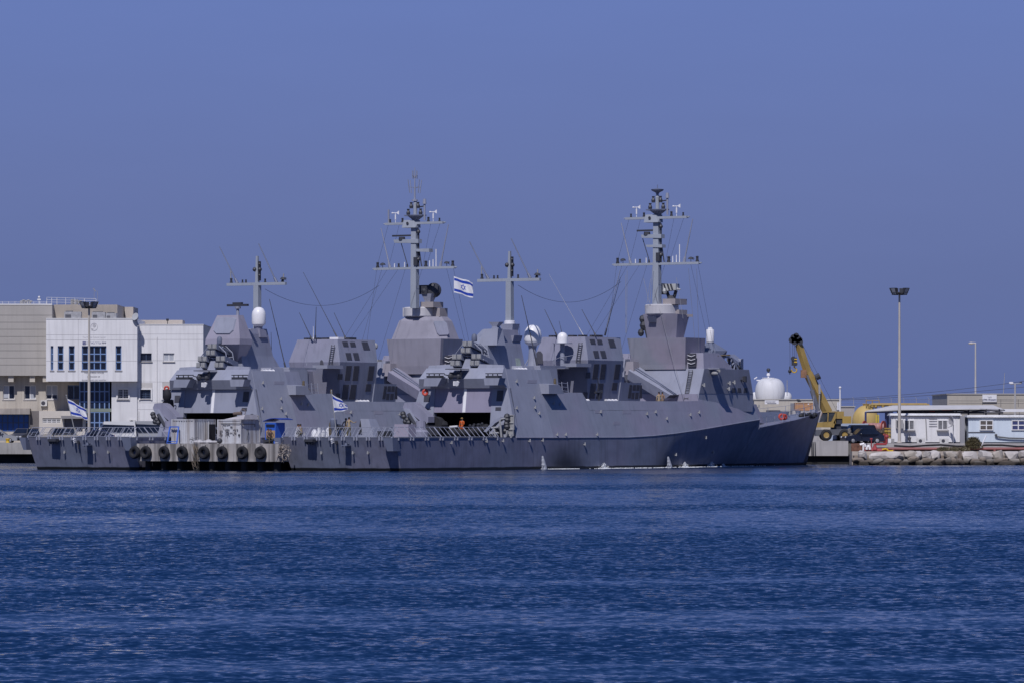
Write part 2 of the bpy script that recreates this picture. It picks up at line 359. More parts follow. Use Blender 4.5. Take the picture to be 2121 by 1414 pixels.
def corvette(fr, rear, label):
    ang = math.atan2(AX.y, AX.x)
    R = thing('naval_corvette', label, 'warship', fr.O, ang, 'moored grey corvettes'); g = G
    # ---- hull
    mb = MB(True)
    mb.loft([[(ut, -bt, zt), (uw, -bw, 0), (uw+.1, -bw*.8, -1.2), (uw+.1, bw*.8, -1.2), (uw, bw, 0), (ut, bt, zt)] for ut, bt, zt, uw, bw in HULL])
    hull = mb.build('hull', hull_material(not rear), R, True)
    mb = MB(True)                                                       # deck sheet inside the bulwark line
    mb.loft([[(h[0]+.05, -h[1]+.12, h[2]+.006), (h[0]+.05, h[1]-.12, h[2]+.006), (h[0]+.05, h[1]-.12, h[2]+.03), (h[0]+.05, -h[1]+.12, h[2]+.03)] for h in HULL[:5]])
    mb.build('flight_deck', g('deck'), R)
    for s_ in (-1, 1):                                                  # knuckle strake
        mb = MB(True)
        for a, b in zip(HULL[3:11], HULL[4:12]): mb.tube((a[0], s_*a[1], a[2]), (b[0], s_*b[1], b[2]), .05, n=6)
        mb.build('rubbing_strake', g('grey'), R)
    # ---- upper side plating
    top = [(25, 8.95), (27.2, 8.95), (27.35, 6.92), (31.8, 6.92), (32.3, 5.35), (38, 5.35), (42.5, 5.35), (46.6, 5.35), (50.2, 5.35), (52.6, 5.35), (52.65, 6.95), (56, 6.97), (60.5, 7.0), (63.3, 7.0), (63.9, 6.4), (64.6, 4.6)]
    mb = MB(True)
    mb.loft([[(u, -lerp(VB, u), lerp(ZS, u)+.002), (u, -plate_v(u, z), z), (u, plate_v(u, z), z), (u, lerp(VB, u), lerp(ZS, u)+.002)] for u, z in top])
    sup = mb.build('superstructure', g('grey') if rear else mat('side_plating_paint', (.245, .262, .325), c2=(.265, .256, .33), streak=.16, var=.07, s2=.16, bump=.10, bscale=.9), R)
    for s_ in (-1, 1):                                                  # bulwark along the open mid deck
        st = [(31.82, 6.9), (32.3, 6.2), (38, 6.21), (42.5, 6.21), (46.6, 6.22), (50.2, 6.24), (52.64, 6.3)]; mb = MB(True); d_ = .1
        mb.loft([[(u, s_*plate_v(u, 5.3), 5.3), (u, s_*(plate_v(u, 5.3)-d_), 5.3), (u, s_*(plate_v(u, z)-d_), z), (u, s_*plate_v(u, z), z)] for u, z in st]); mb.build('bulwark', sup.data.materials[0], R)
    # ---- hangar shell
    uA = lambda z: 18.8+(z-2.85)*.125
    hw = 3.05
    vz = lambda z, k=0: 5.95-TUM*(z-2.85)-k
    mb = MB(True)
    for s_ in (-1, 1):
        mb.hexa([(18.8, s_*hw, 2.85), (18.8, s_*5.95, 2.85), (19.3, s_*5.95, 2.85), (19.3, s_*hw, 2.85), (uA(7.25), s_*hw, 7.25), (uA(7.25), s_*vz(7.25), 7.25), (19.9, s_*vz(7.25), 7.25), (19.9, s_*hw, 7.25)])
        mb.hexa([(19.3, s_*5.95, 2.85), (25, s_*5.95, 2.85), (25, s_*5.5, 2.85), (19.3, s_*5.5, 2.85), (19.8, s_*vz(8.95), 8.95), (25, s_*vz(8.95), 8.95), (25, s_*vz(8.95, .4), 8.95), (19.8, s_*vz(8.95, .4), 8.95)])
        mb.hexa([(19.55, s_*1.25, 8.9), (19.62, s_*vz(9.05, .06), 8.9), (19.9, s_*vz(9.05, .06), 8.9), (19.9, s_*1.25, 8.9), (19.72, s_*1.45, 9.4), (19.72, s_*vz(9.3, .12), 9.3), (19.92, s_*vz(9.3, .12), 9.3), (19.92, s_*1.45, 9.4)])
    # lip band that overhangs, then the upper face leaning back
    mb.loft([[(19.12, -vz(7.25, .03), 7.25), (19.12, vz(7.25, .03), 7.25), (19.9, vz(7.25, .03), 7.25), (19.9, -vz(7.25, .03), 7.25)],
             [(18.72, -vz(8.1, .03), 8.1), (18.72, vz(8.1, .03), 8.1), (19.9, vz(8.1, .03), 8.1), (19.9, -vz(8.1, .03), 8.1)],
             [(19.55, -vz(9.05, .03), 9.05), (19.55, vz(9.05, .03), 9.05), (19.95, vz(9.05, .03), 9.05), (19.95, -vz(9.05, .03), 9.05)]])
    mb.box((19.9, -4.1, 8.5), (25.0, 4.1, 8.9))
    hg = mb.build('hangar', g('greyl'), R)
    mb = MB(True); mb.loft([ring4(24.6, 24.95, 5.2, 2.9), ring4(24.6, 24.95, 4.0, 8.45)]); mb.hexa([(19.4, 5.3, 2.9), (19.4, 5.2, 2.9), (24.6, 5.2, 2.9), (24.6, 5.3, 2.9), (19.4, 4.3, 6.6), (19.4, 4.2, 6.6), (24.6, 4.2, 6.6), (24.6, 4.3, 6.6)]); mb.hexa([(19.4, -5.3, 2.9), (19.4, -5.2, 2.9), (24.6, -5.2, 2.9), (24.6, -5.3, 2.9), (19.4, -4.3, 6.6), (19.4, -4.2, 6.6), (24.6, -4.2, 6.6), (24.6, -4.3, 6.6)]); mb.box((19.95, -3.9, 8.4), (24.6, 3.9, 8.49)); mb.build('hangar_interior', g('dark'), hg)  # lining coloured dark to stand for the shade inside
    mb = MB(True); mb.hexa([(uA(5.09)+.05, -hw, 5.09), (uA(5.09)+.05, hw, 5.09), (uA(5.09)+.2, hw, 5.09), (uA(5.09)+.2, -hw, 5.09), (uA(7.25)+.05, -hw, 7.25), (uA(7.25)+.05, hw, 7.25), (uA(7.25)+.2, hw, 7.25), (uA(7.25)+.2, -hw, 7.25)])
    mb.build('shutter_door', g('greyl') if rear else g('door'), hg)
    mb = MB(True); mb.hexa([(uA(5.1)+.035, .0, 5.1), (uA(5.1)+.035, .31, 5.1), (uA(5.1)+.05, .31, 5.1), (uA(5.1)+.05, .0, 5.1), (uA(7.22)+.035, .02, 7.22), (uA(7.22)+.035, .33, 7.22), (uA(7.22)+.05, .33, 7.22), (uA(7.22)+.05, .02, 7.22)])
    mb.build('door_stripe', g('white'), hg)
    pier = ((18.8, 0, 2.85), (18.8, 1, 2.85), (uA(7.25), 0, 7.25)); K = crop(860, 740, 7.854)
    plates('vent_panel', [[K(*p) for p in q] for q in ([(1340, 533), (1437, 533), (1420, 706), (1320, 706)], [(1310, 803), (1398, 803), (1394, 857), (1305, 857)], [(148, 598), (240, 598), (232, 716), (140, 716)])], pier, .03, g('louvre'), hg, (-1, 0, .12))
    for poly, du in (([(1113, 330), (1372, 330), (1342, 447), (1130, 447)], 1.05), ([(150, 330), (430, 330), (360, 464), (135, 464)], 1.05)):
        q = [FS.face(*K(*p), 17.75) for p in poly]; b = [Vector((18.75, p[1], p[2])) for p in q]; t = MB(True); t.loft([q, b]); sp_ = t.build('sponson', g('greyl'), hg)
        c = (q[0]+q[1])/2; t = MB(True); wv = abs(q[1][1]-q[0][1])
        t.box((17.85, c[1]-wv*.42, c[2]-.02), (18.5, c[1]+wv*.36, c[2]+.22)); t.box((17.9, c[1]-wv*.45, c[2]+.36), (18.6, c[1]+wv*.38, c[2]+.44))
        for k in (-.3, 0, .3): t.tube((17.95, c[1]+wv*k, c[2]+.2), (17.95, c[1]+wv*k, c[2]+.38), .05)
        t.build('decoy_launcher', g('dark'), hg)
    # camera and lamp cluster over the door
    q = FS.face(*K(700, 290), 18.3); q[1] -= .38; t = MB(True)
    t.box((q[0]-.1, q[1]-.5, q[2]-.15), (q[0]+.3, q[1]+.6, q[2]+.3)); t.box((q[0]-.5, q[1]-.7, q[2]+.55), (q[0]+1.0, q[1]+.9, q[2]+.62)); t.ball((q[0]-.1, q[1]-.35, q[2]-.05), .28, 10); t.ball((q[0]-.1, q[1]+.5, q[2]-.1), .24, 10)
    t.tube((q[0], q[1]-.6, q[2]), (q[0], q[1]-1.1, q[2]+.1), .05); t.tube((q[0]+.2, q[1]+.3, q[2]), (q[0]+.6, q[1]+.3, q[2]+.5), .07); t.build('camera_bracket', g('dark'), hg)
    t = MB(True); t.tube((q[0], q[1]+.35, q[2]-.62), (q[0]-.35, q[1]+.4, q[2]-.72), .17, .24, 10); t.box((q[0]-.1, q[1]-.1, q[2]-.9), (q[0]+.15, q[1]+.2, q[2]-.5)); t.build('floodlight', g('white'), hg)
    # squadron badge painted on the port pier
    pts = [(120, 822), (165, 803), (205, 830), (240, 822), (258, 836), (225, 850), (200, 848), (175, 884), (150, 850)] if not rear else \
          [(96, 824), (120, 812), (150, 822), (163, 790), (160, 772), (140, 772), (132, 786), (122, 780), (132, 758), (160, 752), (176, 770), (172, 800), (165, 840), (160, 892), (130, 850)]
    plates('painted_badge', [[K(*p) for p in pts]], pier, .012, mat('badge_paint', (.04, .045, .08)), hg, (-1, 0, .12))
    missile_launcher(R, 20.35, -.05 if not rear else -.45, 8.92)
    # ---- ship's side fittings
    q0 = on_plate(FS, 1113, 815); t = MB(True)                          # sponson on the side
    a = [on_plate(FS, x, y) for x, y in ((1113, 796), (1150, 800), (1153, 816), (1126, 816))]
    uu0, uu1 = 24.8, 27.4
    t.loft([[(uu0, 4.2, 7.72), (uu0, plate_v(uu0, 7.4)+.95, 7.60), (uu0, plate_v(uu0, 6.8)+.8, 6.78), (uu0, 4.2, 6.78)], [(uu1-.8, 4.2, 7.72), (uu1-.8, plate_v(uu1, 7.4)+.95, 7.60), (uu1, plate_v(uu1, 6.8)+.8, 6.78), (uu1, 4.2, 6.78)]])
    t.build('sponson', g('greyl'), R)
    up = [(1068, 788), (1104.5, 822), (1068, 843), (1115, 854), (1145, 833), (1158, 835), (1152, 898), (1170, 898), (1242, 851), (1235, 898), (1338, 855), (1356, 851), (1379, 865), (1428, 857), (1446, 852), (1556, 841), (1569, 840), (1106, 842)]
    lo = [(1122, 910), (1209, 918), (1460, 905), (1398, 940), (1475, 935), (1095, 911), (933, 915), (1006, 912), (1040, 911)]
    for i, (x, y) in enumerate(up+lo):
        p = (on_plate if i < len(up) else on_hull)(FS, x, y); t = MB(True)
        t.tube((p[0], p[1]-.05, p[2]-.08), (p[0], p[1]+.18, p[2]-.08), .05, .05, 6); t.tube((p[0], p[1]+.16, p[2]-.14), (p[0], p[1]+.16, p[2]+.13), .075, .055, 6); t.build('hull_lamp', g('canister'), R)
    for x, y, wpx in ((1092, 786, 20), (1232, 848, 17), (1290, 849, 17), (1270, 872, 14)):
        c = [on_plate(FS, x+dx, y+dy) for dx, dy in ((0, 0), (wpx, 0), (wpx, 7), (0, 7))]; t = MB(True); t.prism(c, (0, .012, .004)); t.build('side_hatch', mat('hatch_paint', (.235, .235, .295)), R)
    for u_, n_ in ((28.3, 1), (29.6, 1)):                               # white life-raft canisters on the deck edge
        pass
    for x0, x1, y in ((1076, 1097, 763.5), (1214, 1226, 828), (1263, 1284, 828)):
        p0 = on_plate(FS, x0, y); p1 = on_plate(FS, x1, y); t = MB(True); n_ = 3; p0[1] -= .45; p1[1] -= .45; p0[2] -= .1; p1[2] -= .1
        t.tube(p0, p1, .19, .19, 10)
        for k in range(n_+1): q = p0.lerp(p1, k/n_); t.torus(q, .2, .03, p1-p0, 10, 5)
        t.build('raft_canister', g('white'), R, True)
    # ---- flight deck nets, transom gear
    e = .02
    for i in range(9):
        v0 = -5.85+i*1.3; net_panel(R, (-.5-e, v0, 2.93), (-.5-e, v0+1.2, 2.93), (.78, 0, .82), (1, 1, 0, 2, 0, 0, 1, 2, 0)[i], i in (1, 4, 7))
    for i in range(7):
        u0 = -.2+i*2.3; net_panel(R, (u0, 6.0, 2.93), (u0+2.2, 6.0, 2.93), (0, -.8, .84), 0, False)
    for v0, v1, z0, z1 in ((4.95, 5.98, 1.72, 2.85), (-6.45, -5.7, 1.75, 2.85)):
        t = MB(True); t.loft([[(-.75, v0+.35, z0), (-.75, v1-.05, z0), (.3, v1-.05, z0), (.3, v0+.35, z0)], [(-.95, v0, z1), (-.95, v1, z1), (.1, v1, z1), (.1, v0, z1)]]); t.build('fairlead_sponson', g('greyd'), R)
    def tr(x, y): return on_transom(FS, x, y)
    t = MB(True); p = tr(646, 909); t.box((p[0]-.55, p[1]-.45, p[2]-.2), (p[0]+.3, p[1]+.45, p[2]+.02))
    for k in (-.28, 0, .28): t.ball((p[0]-.3, p[1]+k, p[2]-.22), (.2, .2, .22), 8)
    t.build('stern_bracket', g('dark'), R)
    t = MB(True); p = tr(721, 921); t.box((p[0]-.6, p[1]-.3, p[2]-.06), (p[0]+.2, p[1]+.3, p[2]+.02)); t.box((p[0]-.05, p[1]-.16, p[2]), (p[0]+.3, p[1]+.16, p[2]+.8)); t.lathe((p[0]-.3, p[1], p[2]), [(.12, 0), (.09, .2), (.12, .25)], 8)
    for k in range(4): t.tube((p[0]-.12, p[1]-.18, p[2]+.15+k*.18), (p[0]-.12, p[1]+.18, p[2]+.15+k*.18), .03)
    t.build('stern_step', g('greyd'), R)
    t = MB(True)
    for k in range(3): p = tr(689.5+k*.7, 909+k*3.2); t.tube((p[0]-.25, p[1], p[2]), (p[0]+.05, p[1], p[2]), .09, .09, 8)
    t.build('stern_light', g('white'), R)
    t = MB(True); p = tr(698, 915); t.box((p[0]-.2, p[1]-.1, p[2]-.15), (p[0]+.2, p[1]+.1, p[2]+.15)); t.path([(p[0]-.15, p[1], p[2]), (p[0]-.2, p[1]+.1, p[2]-.6)], .04); t.build('stern_socket', g('dark'), R)
    for x, y in ((667.5, 937), (733, 937), (764, 937)):
        p = tr(x, y); t = MB(True); t.tube((p[0]-.2, p[1], p[2]), (p[0]+.1, p[1], p[2]), .06); t.tube((p[0]-.18, p[1], p[2]-.1), (p[0]-.18, p[1], p[2]+.15), .09, .06, 6); t.build('hull_lamp', g('canister'), R)
    # ---- deckhouse ahead of the hangar roof, with the aft radar tower
    mb = MB(True); mb.loft([ring4(27.2, 30.0, 3.55, 5.4), ring4(27.2, 30.0, 3.2, 9.14)]); mb.box((27.2, -3.1, 9.15), (31.6, 3.15, 9.35)); mb.box((30.01, -3.0, 5.4), (35, -.2, 9.14)); mb.box((33.2, 1.6, 9.3), (35.8, 3.3, 9.62))
    mb.hexa([(25.05, -2.2, 8.94), (25.05, 2.6, 8.94), (27.5, 2.6, 8.94), (27.5, -2.2, 8.94), (25.2, -2.2, 9.3), (25.2, 2.5, 9.3), (27.5, 2.5, 9.3), (27.5, -2.2, 9.3)])
    dh = mb.build('deckhouse', g('greyl'), R)
    mb = MB(True)
    for a, b in ((28.2, 29.0), (29.2, 30.0), (30.2, 31.0)):
        for k in (0, .35, .7): mb.tube((a, 3.75-k*.08, 7.1+k), (b, 3.75-k*.08, 7.1+k-.05), .03, n=4)
        mb.tube((b, 3.8, 6.9), (b, 3.7, 7.9), .035, n=4)
    mb.build('railing', g('greyl'), dh)
    if not rear:
        mb = MB(True)
        mb.loft([ring4(21.3, 27.5, 1.45, 8.88), ring4(21.6, 27.2, 1.1, 11.1), ring4(23.7, 27.1, .82, 12.55)])
        tw = mb.build('aft_radar_tower', g('grey'), R)
        mb = MB(True); mb.loft([[(21.6, .15, 11.1), (21.6, 2.1, 11.1), (23.0, 2.1, 11.1), (23.0, .15, 11.1)], [(22.0, .4, 12.55), (22.0, 1.95, 12.58), (23.3, 1.6, 12.58), (23.3, .4, 12.55)]])
        mb.build('jammer_housing', g('greyl'), tw)
        mb = MB(True); mb.loft([[(23.0, .55, 12.55), (23.0, 1.3, 12.55), (23.6, 1.3, 12.55), (23.6, .55, 12.55)], [(23.0, .7, 12.8), (23.0, 1.15, 12.8), (23.5, 1.15, 12.8), (23.5, .7, 12.8)], [(22.9, .35, 13.2), (22.9, 1.5, 13.2), (23.7, 1.5, 13.2), (23.7, .35, 13.2)]]); mb.build('sensor_head', g('greyl'), tw)
        mb = MB(True); mb.loft([[(26.3, -.3, 12.0), (26.3, .72, 12.0), (27.15, .72, 12.0), (27.15, -.3, 12.0)], [(26.1, -.45, 13.1), (26.1, .9, 13.1), (27.3, .9, 13.1), (27.3, -.45, 13.1)]]); mb.build('mast_bracket', g('greyl'), tw)
        mb = MB(True); mb.loft([[(25.8, .2, 11.5), (25.8, 1.1, 11.5), (27.18, 1.1, 11.5), (27.18, .2, 11.5)], [(25.8, .2, 12.05), (25.8, 1.25, 12.05), (27.22, 1.25, 12.05), (27.22, .2, 12.05)]]); mb.build('mast_foot', g('grey'), tw)
        mb = MB(True); mb.lathe((26.7, .2, 13.1), [(.5, 0), (.5, .27), (.42, .3)], 20); mb.build('ring_antenna', g('white'), tw, True)
        mast_u, mast_v, z0 = 26.7, .2, 13.3
    else:
        mb = MB(True)
        mb.loft([ring4(22.2, 28.6, 1.45, 8.88), ring4(22.4, 27.4, 1.15, 10.4), ring4(22.6, 26.9, .95, 12.4), ring4(24.5, 26.9, .8, 12.9)])
        tw = mb.build('aft_radar_tower', g('grey'), R)
        mb = MB(True)                                                   # faceted housing with the flat array
        f0 = [RS.face(x, y, u) for x, y, u in ((460, 735, 23.0), (487, 735, 23.0))]
        mb.loft([ring4(22.3, 23.2, .7, 9.75), ring4(20.95, 22.9, 1.97, 11.4), ring4(21.02, 22.95, 1.95, 11.9), ring4(21.8, 22.6, 1.2, 14.08)])
        mb.build('array_housing', mat('array_paint', (.30, .285, .35), streak=.08), tw)
        mb = MB(True); K3 = crop(380, 480, 4.419); pl_ = ((21.02, -2, 11.9), (21.02, .4, 11.9), (21.8, 0, 14.08))
        def rp_(x, y): return RS.pl(*K3(x, y), *pl_)
        octo = [rp_(*p) for p in ((312, 785), (465, 785), (487, 800), (462, 905), (428, 938), (300, 938), (275, 908), (293, 800))]
        c_ = sum(octo, Vector())/8; mb.loft([[p+Vector((-.0, 0, 0)) for p in octo], [c_+(p-c_)*.93+Vector((-.12, 0, .02)) for p in octo]]); mb.build('array_panel', g('greyl'), tw)
        mb = MB(True); q = [rp_(*p) for p in ((318, 1000), (378, 1000), (376, 1052), (318, 1052))]; mb.prism([p+Vector((-.0, 0, -.35)) for p in q], (-.12, 0, 0)); mb.build('vent_opening', g('dark'), tw)
        mb = MB(True); p = RS.face(*K3(497, 755), 22.2); z_ = 14.08
        mb.tube((p[0], p[1], z_-.1), (p[0], p[1], z_+.75), .16, .12, 8); mb.tube((p[0], p[1], z_+.6), (p[0], p[1], z_+.8), .28, .3, 8); b_ = mb.build('navigation_radar', g('greyl'), tw)
        mb = MB(True); mb.bar((p[0], p[1]-1.15, z_+.92), (p[0], p[1]+1.15, z_+.92), .3, .2); mb.bar((p[0], p[1]-.5, z_+1.1), (p[0], p[1]+.5, z_+1.1), .3, .16); mb.build('radar_bar', g('dark'), tw)
        mb = MB(True); p = RS.face(536, 700, 25.9); mb.loft([[(25.4, p[1]-.45, 12.1), (25.4, p[1]+.55, 12.1), (26.5, p[1]+.55, 12.1), (26.5, p[1]-.45, 12.1)], [(25.4, p[1]-.5, 12.85), (25.4, p[1]+.45, 12.85), (26.4, p[1]+.45, 12.85), (26.4, p[1]-.5, 12.85)]]); mb.tube((25.9, p[1], 12.8), (25.9, p[1], 13.3), .32, .4, 12); mb.build('radome_bracket', g('grey'), tw)
        mb = MB(True); mb.lathe((25.9, p[1], 13.1), [(.35, 0), (.62, .22), (.66, .4), (.66, 1.1), (.6, 1.4), (.42, 1.68), (.2, 1.8), (.02, 1.82)], 24); mb.build('radome', g('dome'), tw, True)
        mast_u, mast_v, z0 = 26.5, 0., 12.6
    # ---- aft mast
    mb = MB(True); mb.loft([ring4(mast_u-.26, mast_u+.26, .3, z0), ring4(mast_u-.26, mast_u+.26, .27, 16.95)]); mb.v = [(x, y+mast_v, z) if 0 else (x, y, z) for x, y, z in mb.v]
    dv = 0.0 if rear else 0.2; mast_v = dv
    mb.v = [(x, y+dv, z) for x, y, z in mb.v]
    mb.loft([[(mast_u-.16, dv-.16, 16.9), (mast_u-.16, dv+.16, 16.9), (mast_u+.16, dv+.16, 16.9), (mast_u+.16, dv-.16, 16.9)], [(mast_u-.1, dv-.1, 19.7), (mast_u-.1, dv+.1, 19.7), (mast_u+.1, dv+.1, 19.7), (mast_u+.1, dv-.1, 19.7)]])
    am = mb.build('aft_mast', g('mast'), R)
    zy = 17.1
    mb = MB(True); mb.loft([[(mast_u-.2, y, zy-.14), (mast_u+.1, y, zy-.14), (mast_u+.1, y, zy+.12), (mast_u-.2, y, zy+.12)] for y in (dv-3.4, dv+3.3)]); mb.build('yard', g('mast'), am)
    for y in (dv-2.3, dv+2.2): whip(am, (mast_u, y, zy+.1), (mast_u, y-2.05, zy+3.55 if y < 0 else zy+3.75), .07, 'greyd')
    for y, s_ in ((dv-3.0, 1.2), (dv-1.7, .8), (dv-1.3, .8), (dv+.9, .9), (dv+2.9, 1.2)): lamp(am, (mast_u, y, zy+.12), 'signal_lamp', s_)
    mb = MB(True); mb.box((mast_u-.1, dv+.15, 17.4), (mast_u+.2, dv+.28, 19.2)); mb.ball((mast_u, dv+.3, 18.45), .2, 8); mb.ball((mast_u-.1, dv-.22, 18.45), .22, 8); mb.ball((mast_u, dv+.25, 17.9), .14, 8); mb.ball((mast_u, dv+.25, 18.95), .14, 8); mb.build('sensor_cluster', g('dark'), am)
    mb = MB(True); mb.tube((mast_u, dv-3.05, zy+.1), (mast_u, dv-3.05, zy+1.35), .05); mb.tube((mast_u, dv+3.0, zy+.1), (mast_u, dv+3.0, zy+.9), .06); mb.build('stub_antenna', g('canister'), am)
    dish_small(am, (mast_u, dv+2.95, zy+.1))
    # ---- funnel house with louvres
    mb = MB(True)
    mb.loft([ring4(36.7, 42.6, 2.2, 5.3), ring4(36.55, 42.5, 2.35, 6.1), ring4(35.77, 42.1, 2.97, 9.95), ring4(36.3, 42.6, 2.32, 12.1)])
    mb.hexa([(35.2, 1.0, 9.3), (35.2, 2.8, 9.3), (36.2, 2.8, 9.3), (36.2, 1.0, 9.3), (35.2, 1.0, 9.62), (35.2, 2.8, 9.62), (36.2, 2.8, 9.62), (36.2, 1.0, 9.62)])
    mb.loft([ring4(42.0, 46.0, 2.35, 5.3), ring4(42.0, 45.7, 2.75, 7.95)])
    mb.box((33.6, -2.6, 5.3), (36.4, -.3, 9.1))
    fh = mb.build('funnel_house', g('grey') if not rear else g('grey'), R)
    C7 = crop(1040, 640, 4.159)
    upP = ((35.77, 2.97, 9.95), (42.1, 2.97, 9.95), (36.3, 2.32, 12.1)); loP = ((36.55, 2.35, 6.1), (42.5, 2.35, 6.1), (35.77, 2.97, 9.95)); fwP = ((42, 2.45, 6.1), (46, 2.45, 6.1), (42, 2.75, 7.95))
    U = [[(752, 260), (795, 260), (806, 303), (765, 303)], [(815, 264), (855, 264), (867, 305), (825, 305)], [(910, 262), (958, 262), (982, 332), (930, 332)], [(782, 358), (825, 358), (838, 421), (798, 421)], [(842, 358), (885, 358), (900, 422), (860, 422)]]
    L = [[(792, 471), (836, 471), (818, 602), (775, 602)], [(855, 472), (897, 472), (882, 603), (838, 603)], [(977, 473), (1021, 473), (1003, 603), (959, 603)], [(727, 543), (760, 543), (755, 593), (718, 593)], [(765, 637), (810, 637), (795, 768), (748, 768)], [(828, 637), (873, 637), (858, 768), (808, 768)], [(952, 632), (994, 632), (985, 697), (942, 697)], [(1027, 706), (1046, 706), (1034, 782), (1014, 782)], [(697, 713), (738, 715), (728, 778), (722, 778)]]
    W = [[(1098, 650), (1120, 650), (1105, 765), (1080, 765)], [(1127, 650), (1152, 650), (1150, 700), (1122, 700)], [(1158, 650), (1184, 652), (1180, 700), (1155, 700)], [(1190, 652), (1203, 652), (1203, 767), (1178, 765)], [(1115, 716), (1140, 716), (1135, 772), (1110, 772)], [(1147, 716), (1175, 716), (1170, 772), (1142, 772)]]
    for S_, pl_, n_ in ((U, upP, (0, 1, .3)), (L, loP, (0, 1, -.16)), (W, fwP, (0, 1, -.15))):
        plates('louvre', [[C7(*p) for p in q] for q in S_], pl_, .03, g('louvre'), fh, n_)
    mb = MB(True); a = FS.face(1197, 757, 35.6); b = FS.face(1204, 709, 36.05); ladder(mb, a-Vector((.12, 0, 0)), b-Vector((.12, 0, 0)), .36, (0, 1, 0), 11); mb.build('ladder', g('dark'), fh)
    afP = ((35.77, 0, 9.95), (35.77, 1, 9.95), (36.3, 0, 12.1))
    plates('door', [[C7(*p) for p in ((295, 440), (296, 380), (310, 362), (332, 362), (350, 385), (352, 468), (295, 468))]] if not rear else [[C7(*p) for p in ((560, 466), (560, 430), (570, 418), (585, 430), (588, 466))]], afP, .03, g('louvre'), fh, (-1, 0, .2))
    mb = MB(True)
    for v0 in (-1.9, -.9, 0.2, 1.3): mb.box((37.2, v0-.3, 12.05), (37.9, v0+.3, 12.28))
    mb.box((38.6, 1.4, 12.05), (39.8, 2.1, 12.3)); mb.build('roof_vent', g('dark'), fh)
    if rear: mb = MB(True); mb.box((36.6, 1.2, 12.05), (37.6, 2.2, 12.3)); mb.build('roof_locker', g('white'), fh)
    def W8(x0, y0, x1, y1, u, r=.035, m='dark'):
        f_ = RS if rear else FS
        p0 = f_.face(x0, y0, u); p1 = f_.face(x1, y1, u); whip(R, p0, p1, r, m)
    if not rear:
        for q in ((1113, 757, 1080, 612, 30, .05, 'dark'), (1153, 694, 1128, 641, 36, .04, 'dark'), (1165, 694, 1158, 665, 36, .03, 'dark'), (1208, 694, 1137, 568, 37, .022, 'steel'), (1234, 695, 1205, 641, 38, .04, 'dark'), (1253, 695, 1285, 575, 40, .04, 'dark'), (1077, 764, 1076.5, 676, 29, .03, 'dark')): W8(*q)
    else:
        for q in ((593, 768, 558, 620, 30, .05, 'dark'), (563, 758, 561.5, 688, 29, .035, 'dark'), (646, 703, 620, 648, 36, .045, 'dark'), (653, 702, 655, 636, 36, .045, 'dark'), (649, 702, 649, 676, 36, .04, 'white'), (716, 701, 692, 648, 38, .04, 'dark'), (699, 700, 628, 564, 37, .035, 'dark'), (635.5, 756, 635.5, 722, 33, .03, 'greyl')): W8(*q)
    if not rear:
        mb = MB(True); mb.lathe((31, -.07, 9.3), [(.5, 0), (.42, .5), (.34, 1.6), (.42, 1.9)], 12); mb.tube((30.6, .5, 9.3), (31, 0, 10.6), .05); mb.tube((30.6, -.7, 9.3), (31, -.1, 10.6), .05); pd = mb.build('radome_pedestal', g('greyl'), R)
        mb = MB(True); mb.lathe((31, -.03, 11.15), [(.32, 0), (.72, .3), (.8, .55), (.8, 1.05), (.72, 1.45), (.5, 1.78), (.25, 1.92), (.02, 1.95)], 26); mb.build('radome', g('dome'), pd, True)
        mb = MB(True); yp = FS.face(1165, 700, 35.0)[1]; mb.tube((35, yp, 9.3), (35, yp, 11.5), .22, .22, 12); mb.lathe((35, yp, 11.45), [(.9, 0), (.9, .06)], 18); mb.tube((35, yp-.9, 9.3), (35, yp-.9, 11.5), .04); mb.box((34.6, yp-1.1, 9.15), (36, yp+.5, 9.34)); mb.path([(34.65, yp-.9, 9.9), (34.65, yp, 10.2), (34.65, yp+1.6, 10.4)], .03); mb.path([(34.65, yp+.6, 9.9), (34.65, yp+.6, 10.3)], .03); pd = mb.build('radome_pedestal', g('greyl'), R)
        mb = MB(True); mb.lathe((35, yp, 11.52), [(.5, 0), (.5, .45), (.45, .68), (.32, .86), (.15, .95), (.02, .97)], 22); mb.build('radome', g('dome'), pd, True)
        mb = MB(True)                                                   # pale green stowed launcher on the house side
        p = FS.face(1064, 752, 26.2); mb.loft([[(25.9, p[1]-.45, 8.95), (25.9, p[1]+.5, 8.95), (26.8, p[1]+.5, 8.95), (26.8, p[1]-.45, 8.95)], [(26, p[1]-.28, 10.0), (26, p[1]+.35, 10.0), (26.7, p[1]+.35, 10.0), (26.7, p[1]-.28, 10.0)]]); mb.tube((25.9, p[1]-.9, 9.0), (25.9, p[1]-.35, 9.4), .09); mb.build('torpedo_rack', mat('pale_green_paint', (.33, .38, .33), var=.2, scale=3), R)
    # ---- forward deckhouse
    mb = MB(True)
    mb.loft([ring4(52.7, 63.2, 4.82, 5.3), ring4(52.8, 63.25, 4.86, 6.95), ring4(53.72, 62.35, 4.9, 9.35)]); fd = mb.build('forward_deckhouse', g('greyl'), R)
    mb = MB(True); P_ = ((52.8, 4.86, 6.95), (63.2, 4.86, 6.95), (53.72, 4.9, 9.35))
    mb.prism([(52.86, 4.86, 6.98), (63.2, 4.86, 6.98), (62.35, 4.9, 9.3), (59.3, 4.9, 9.33), (53.74, 4.9, 9.33)], (0, .02, 0)); mb.build('side_panel', mat('side_shade_grey', (.215, .225, .285), streak=.1), fd)  # darker tone paints in the shade of the starboard side
    mb = MB(True); mb.loft([ring4(53.76, 59.4, 4.84, 9.35), ring4(54.25, 57.2, 4.5, 10.85)]); mb.build('upper_casing', g('mauve'), fd)
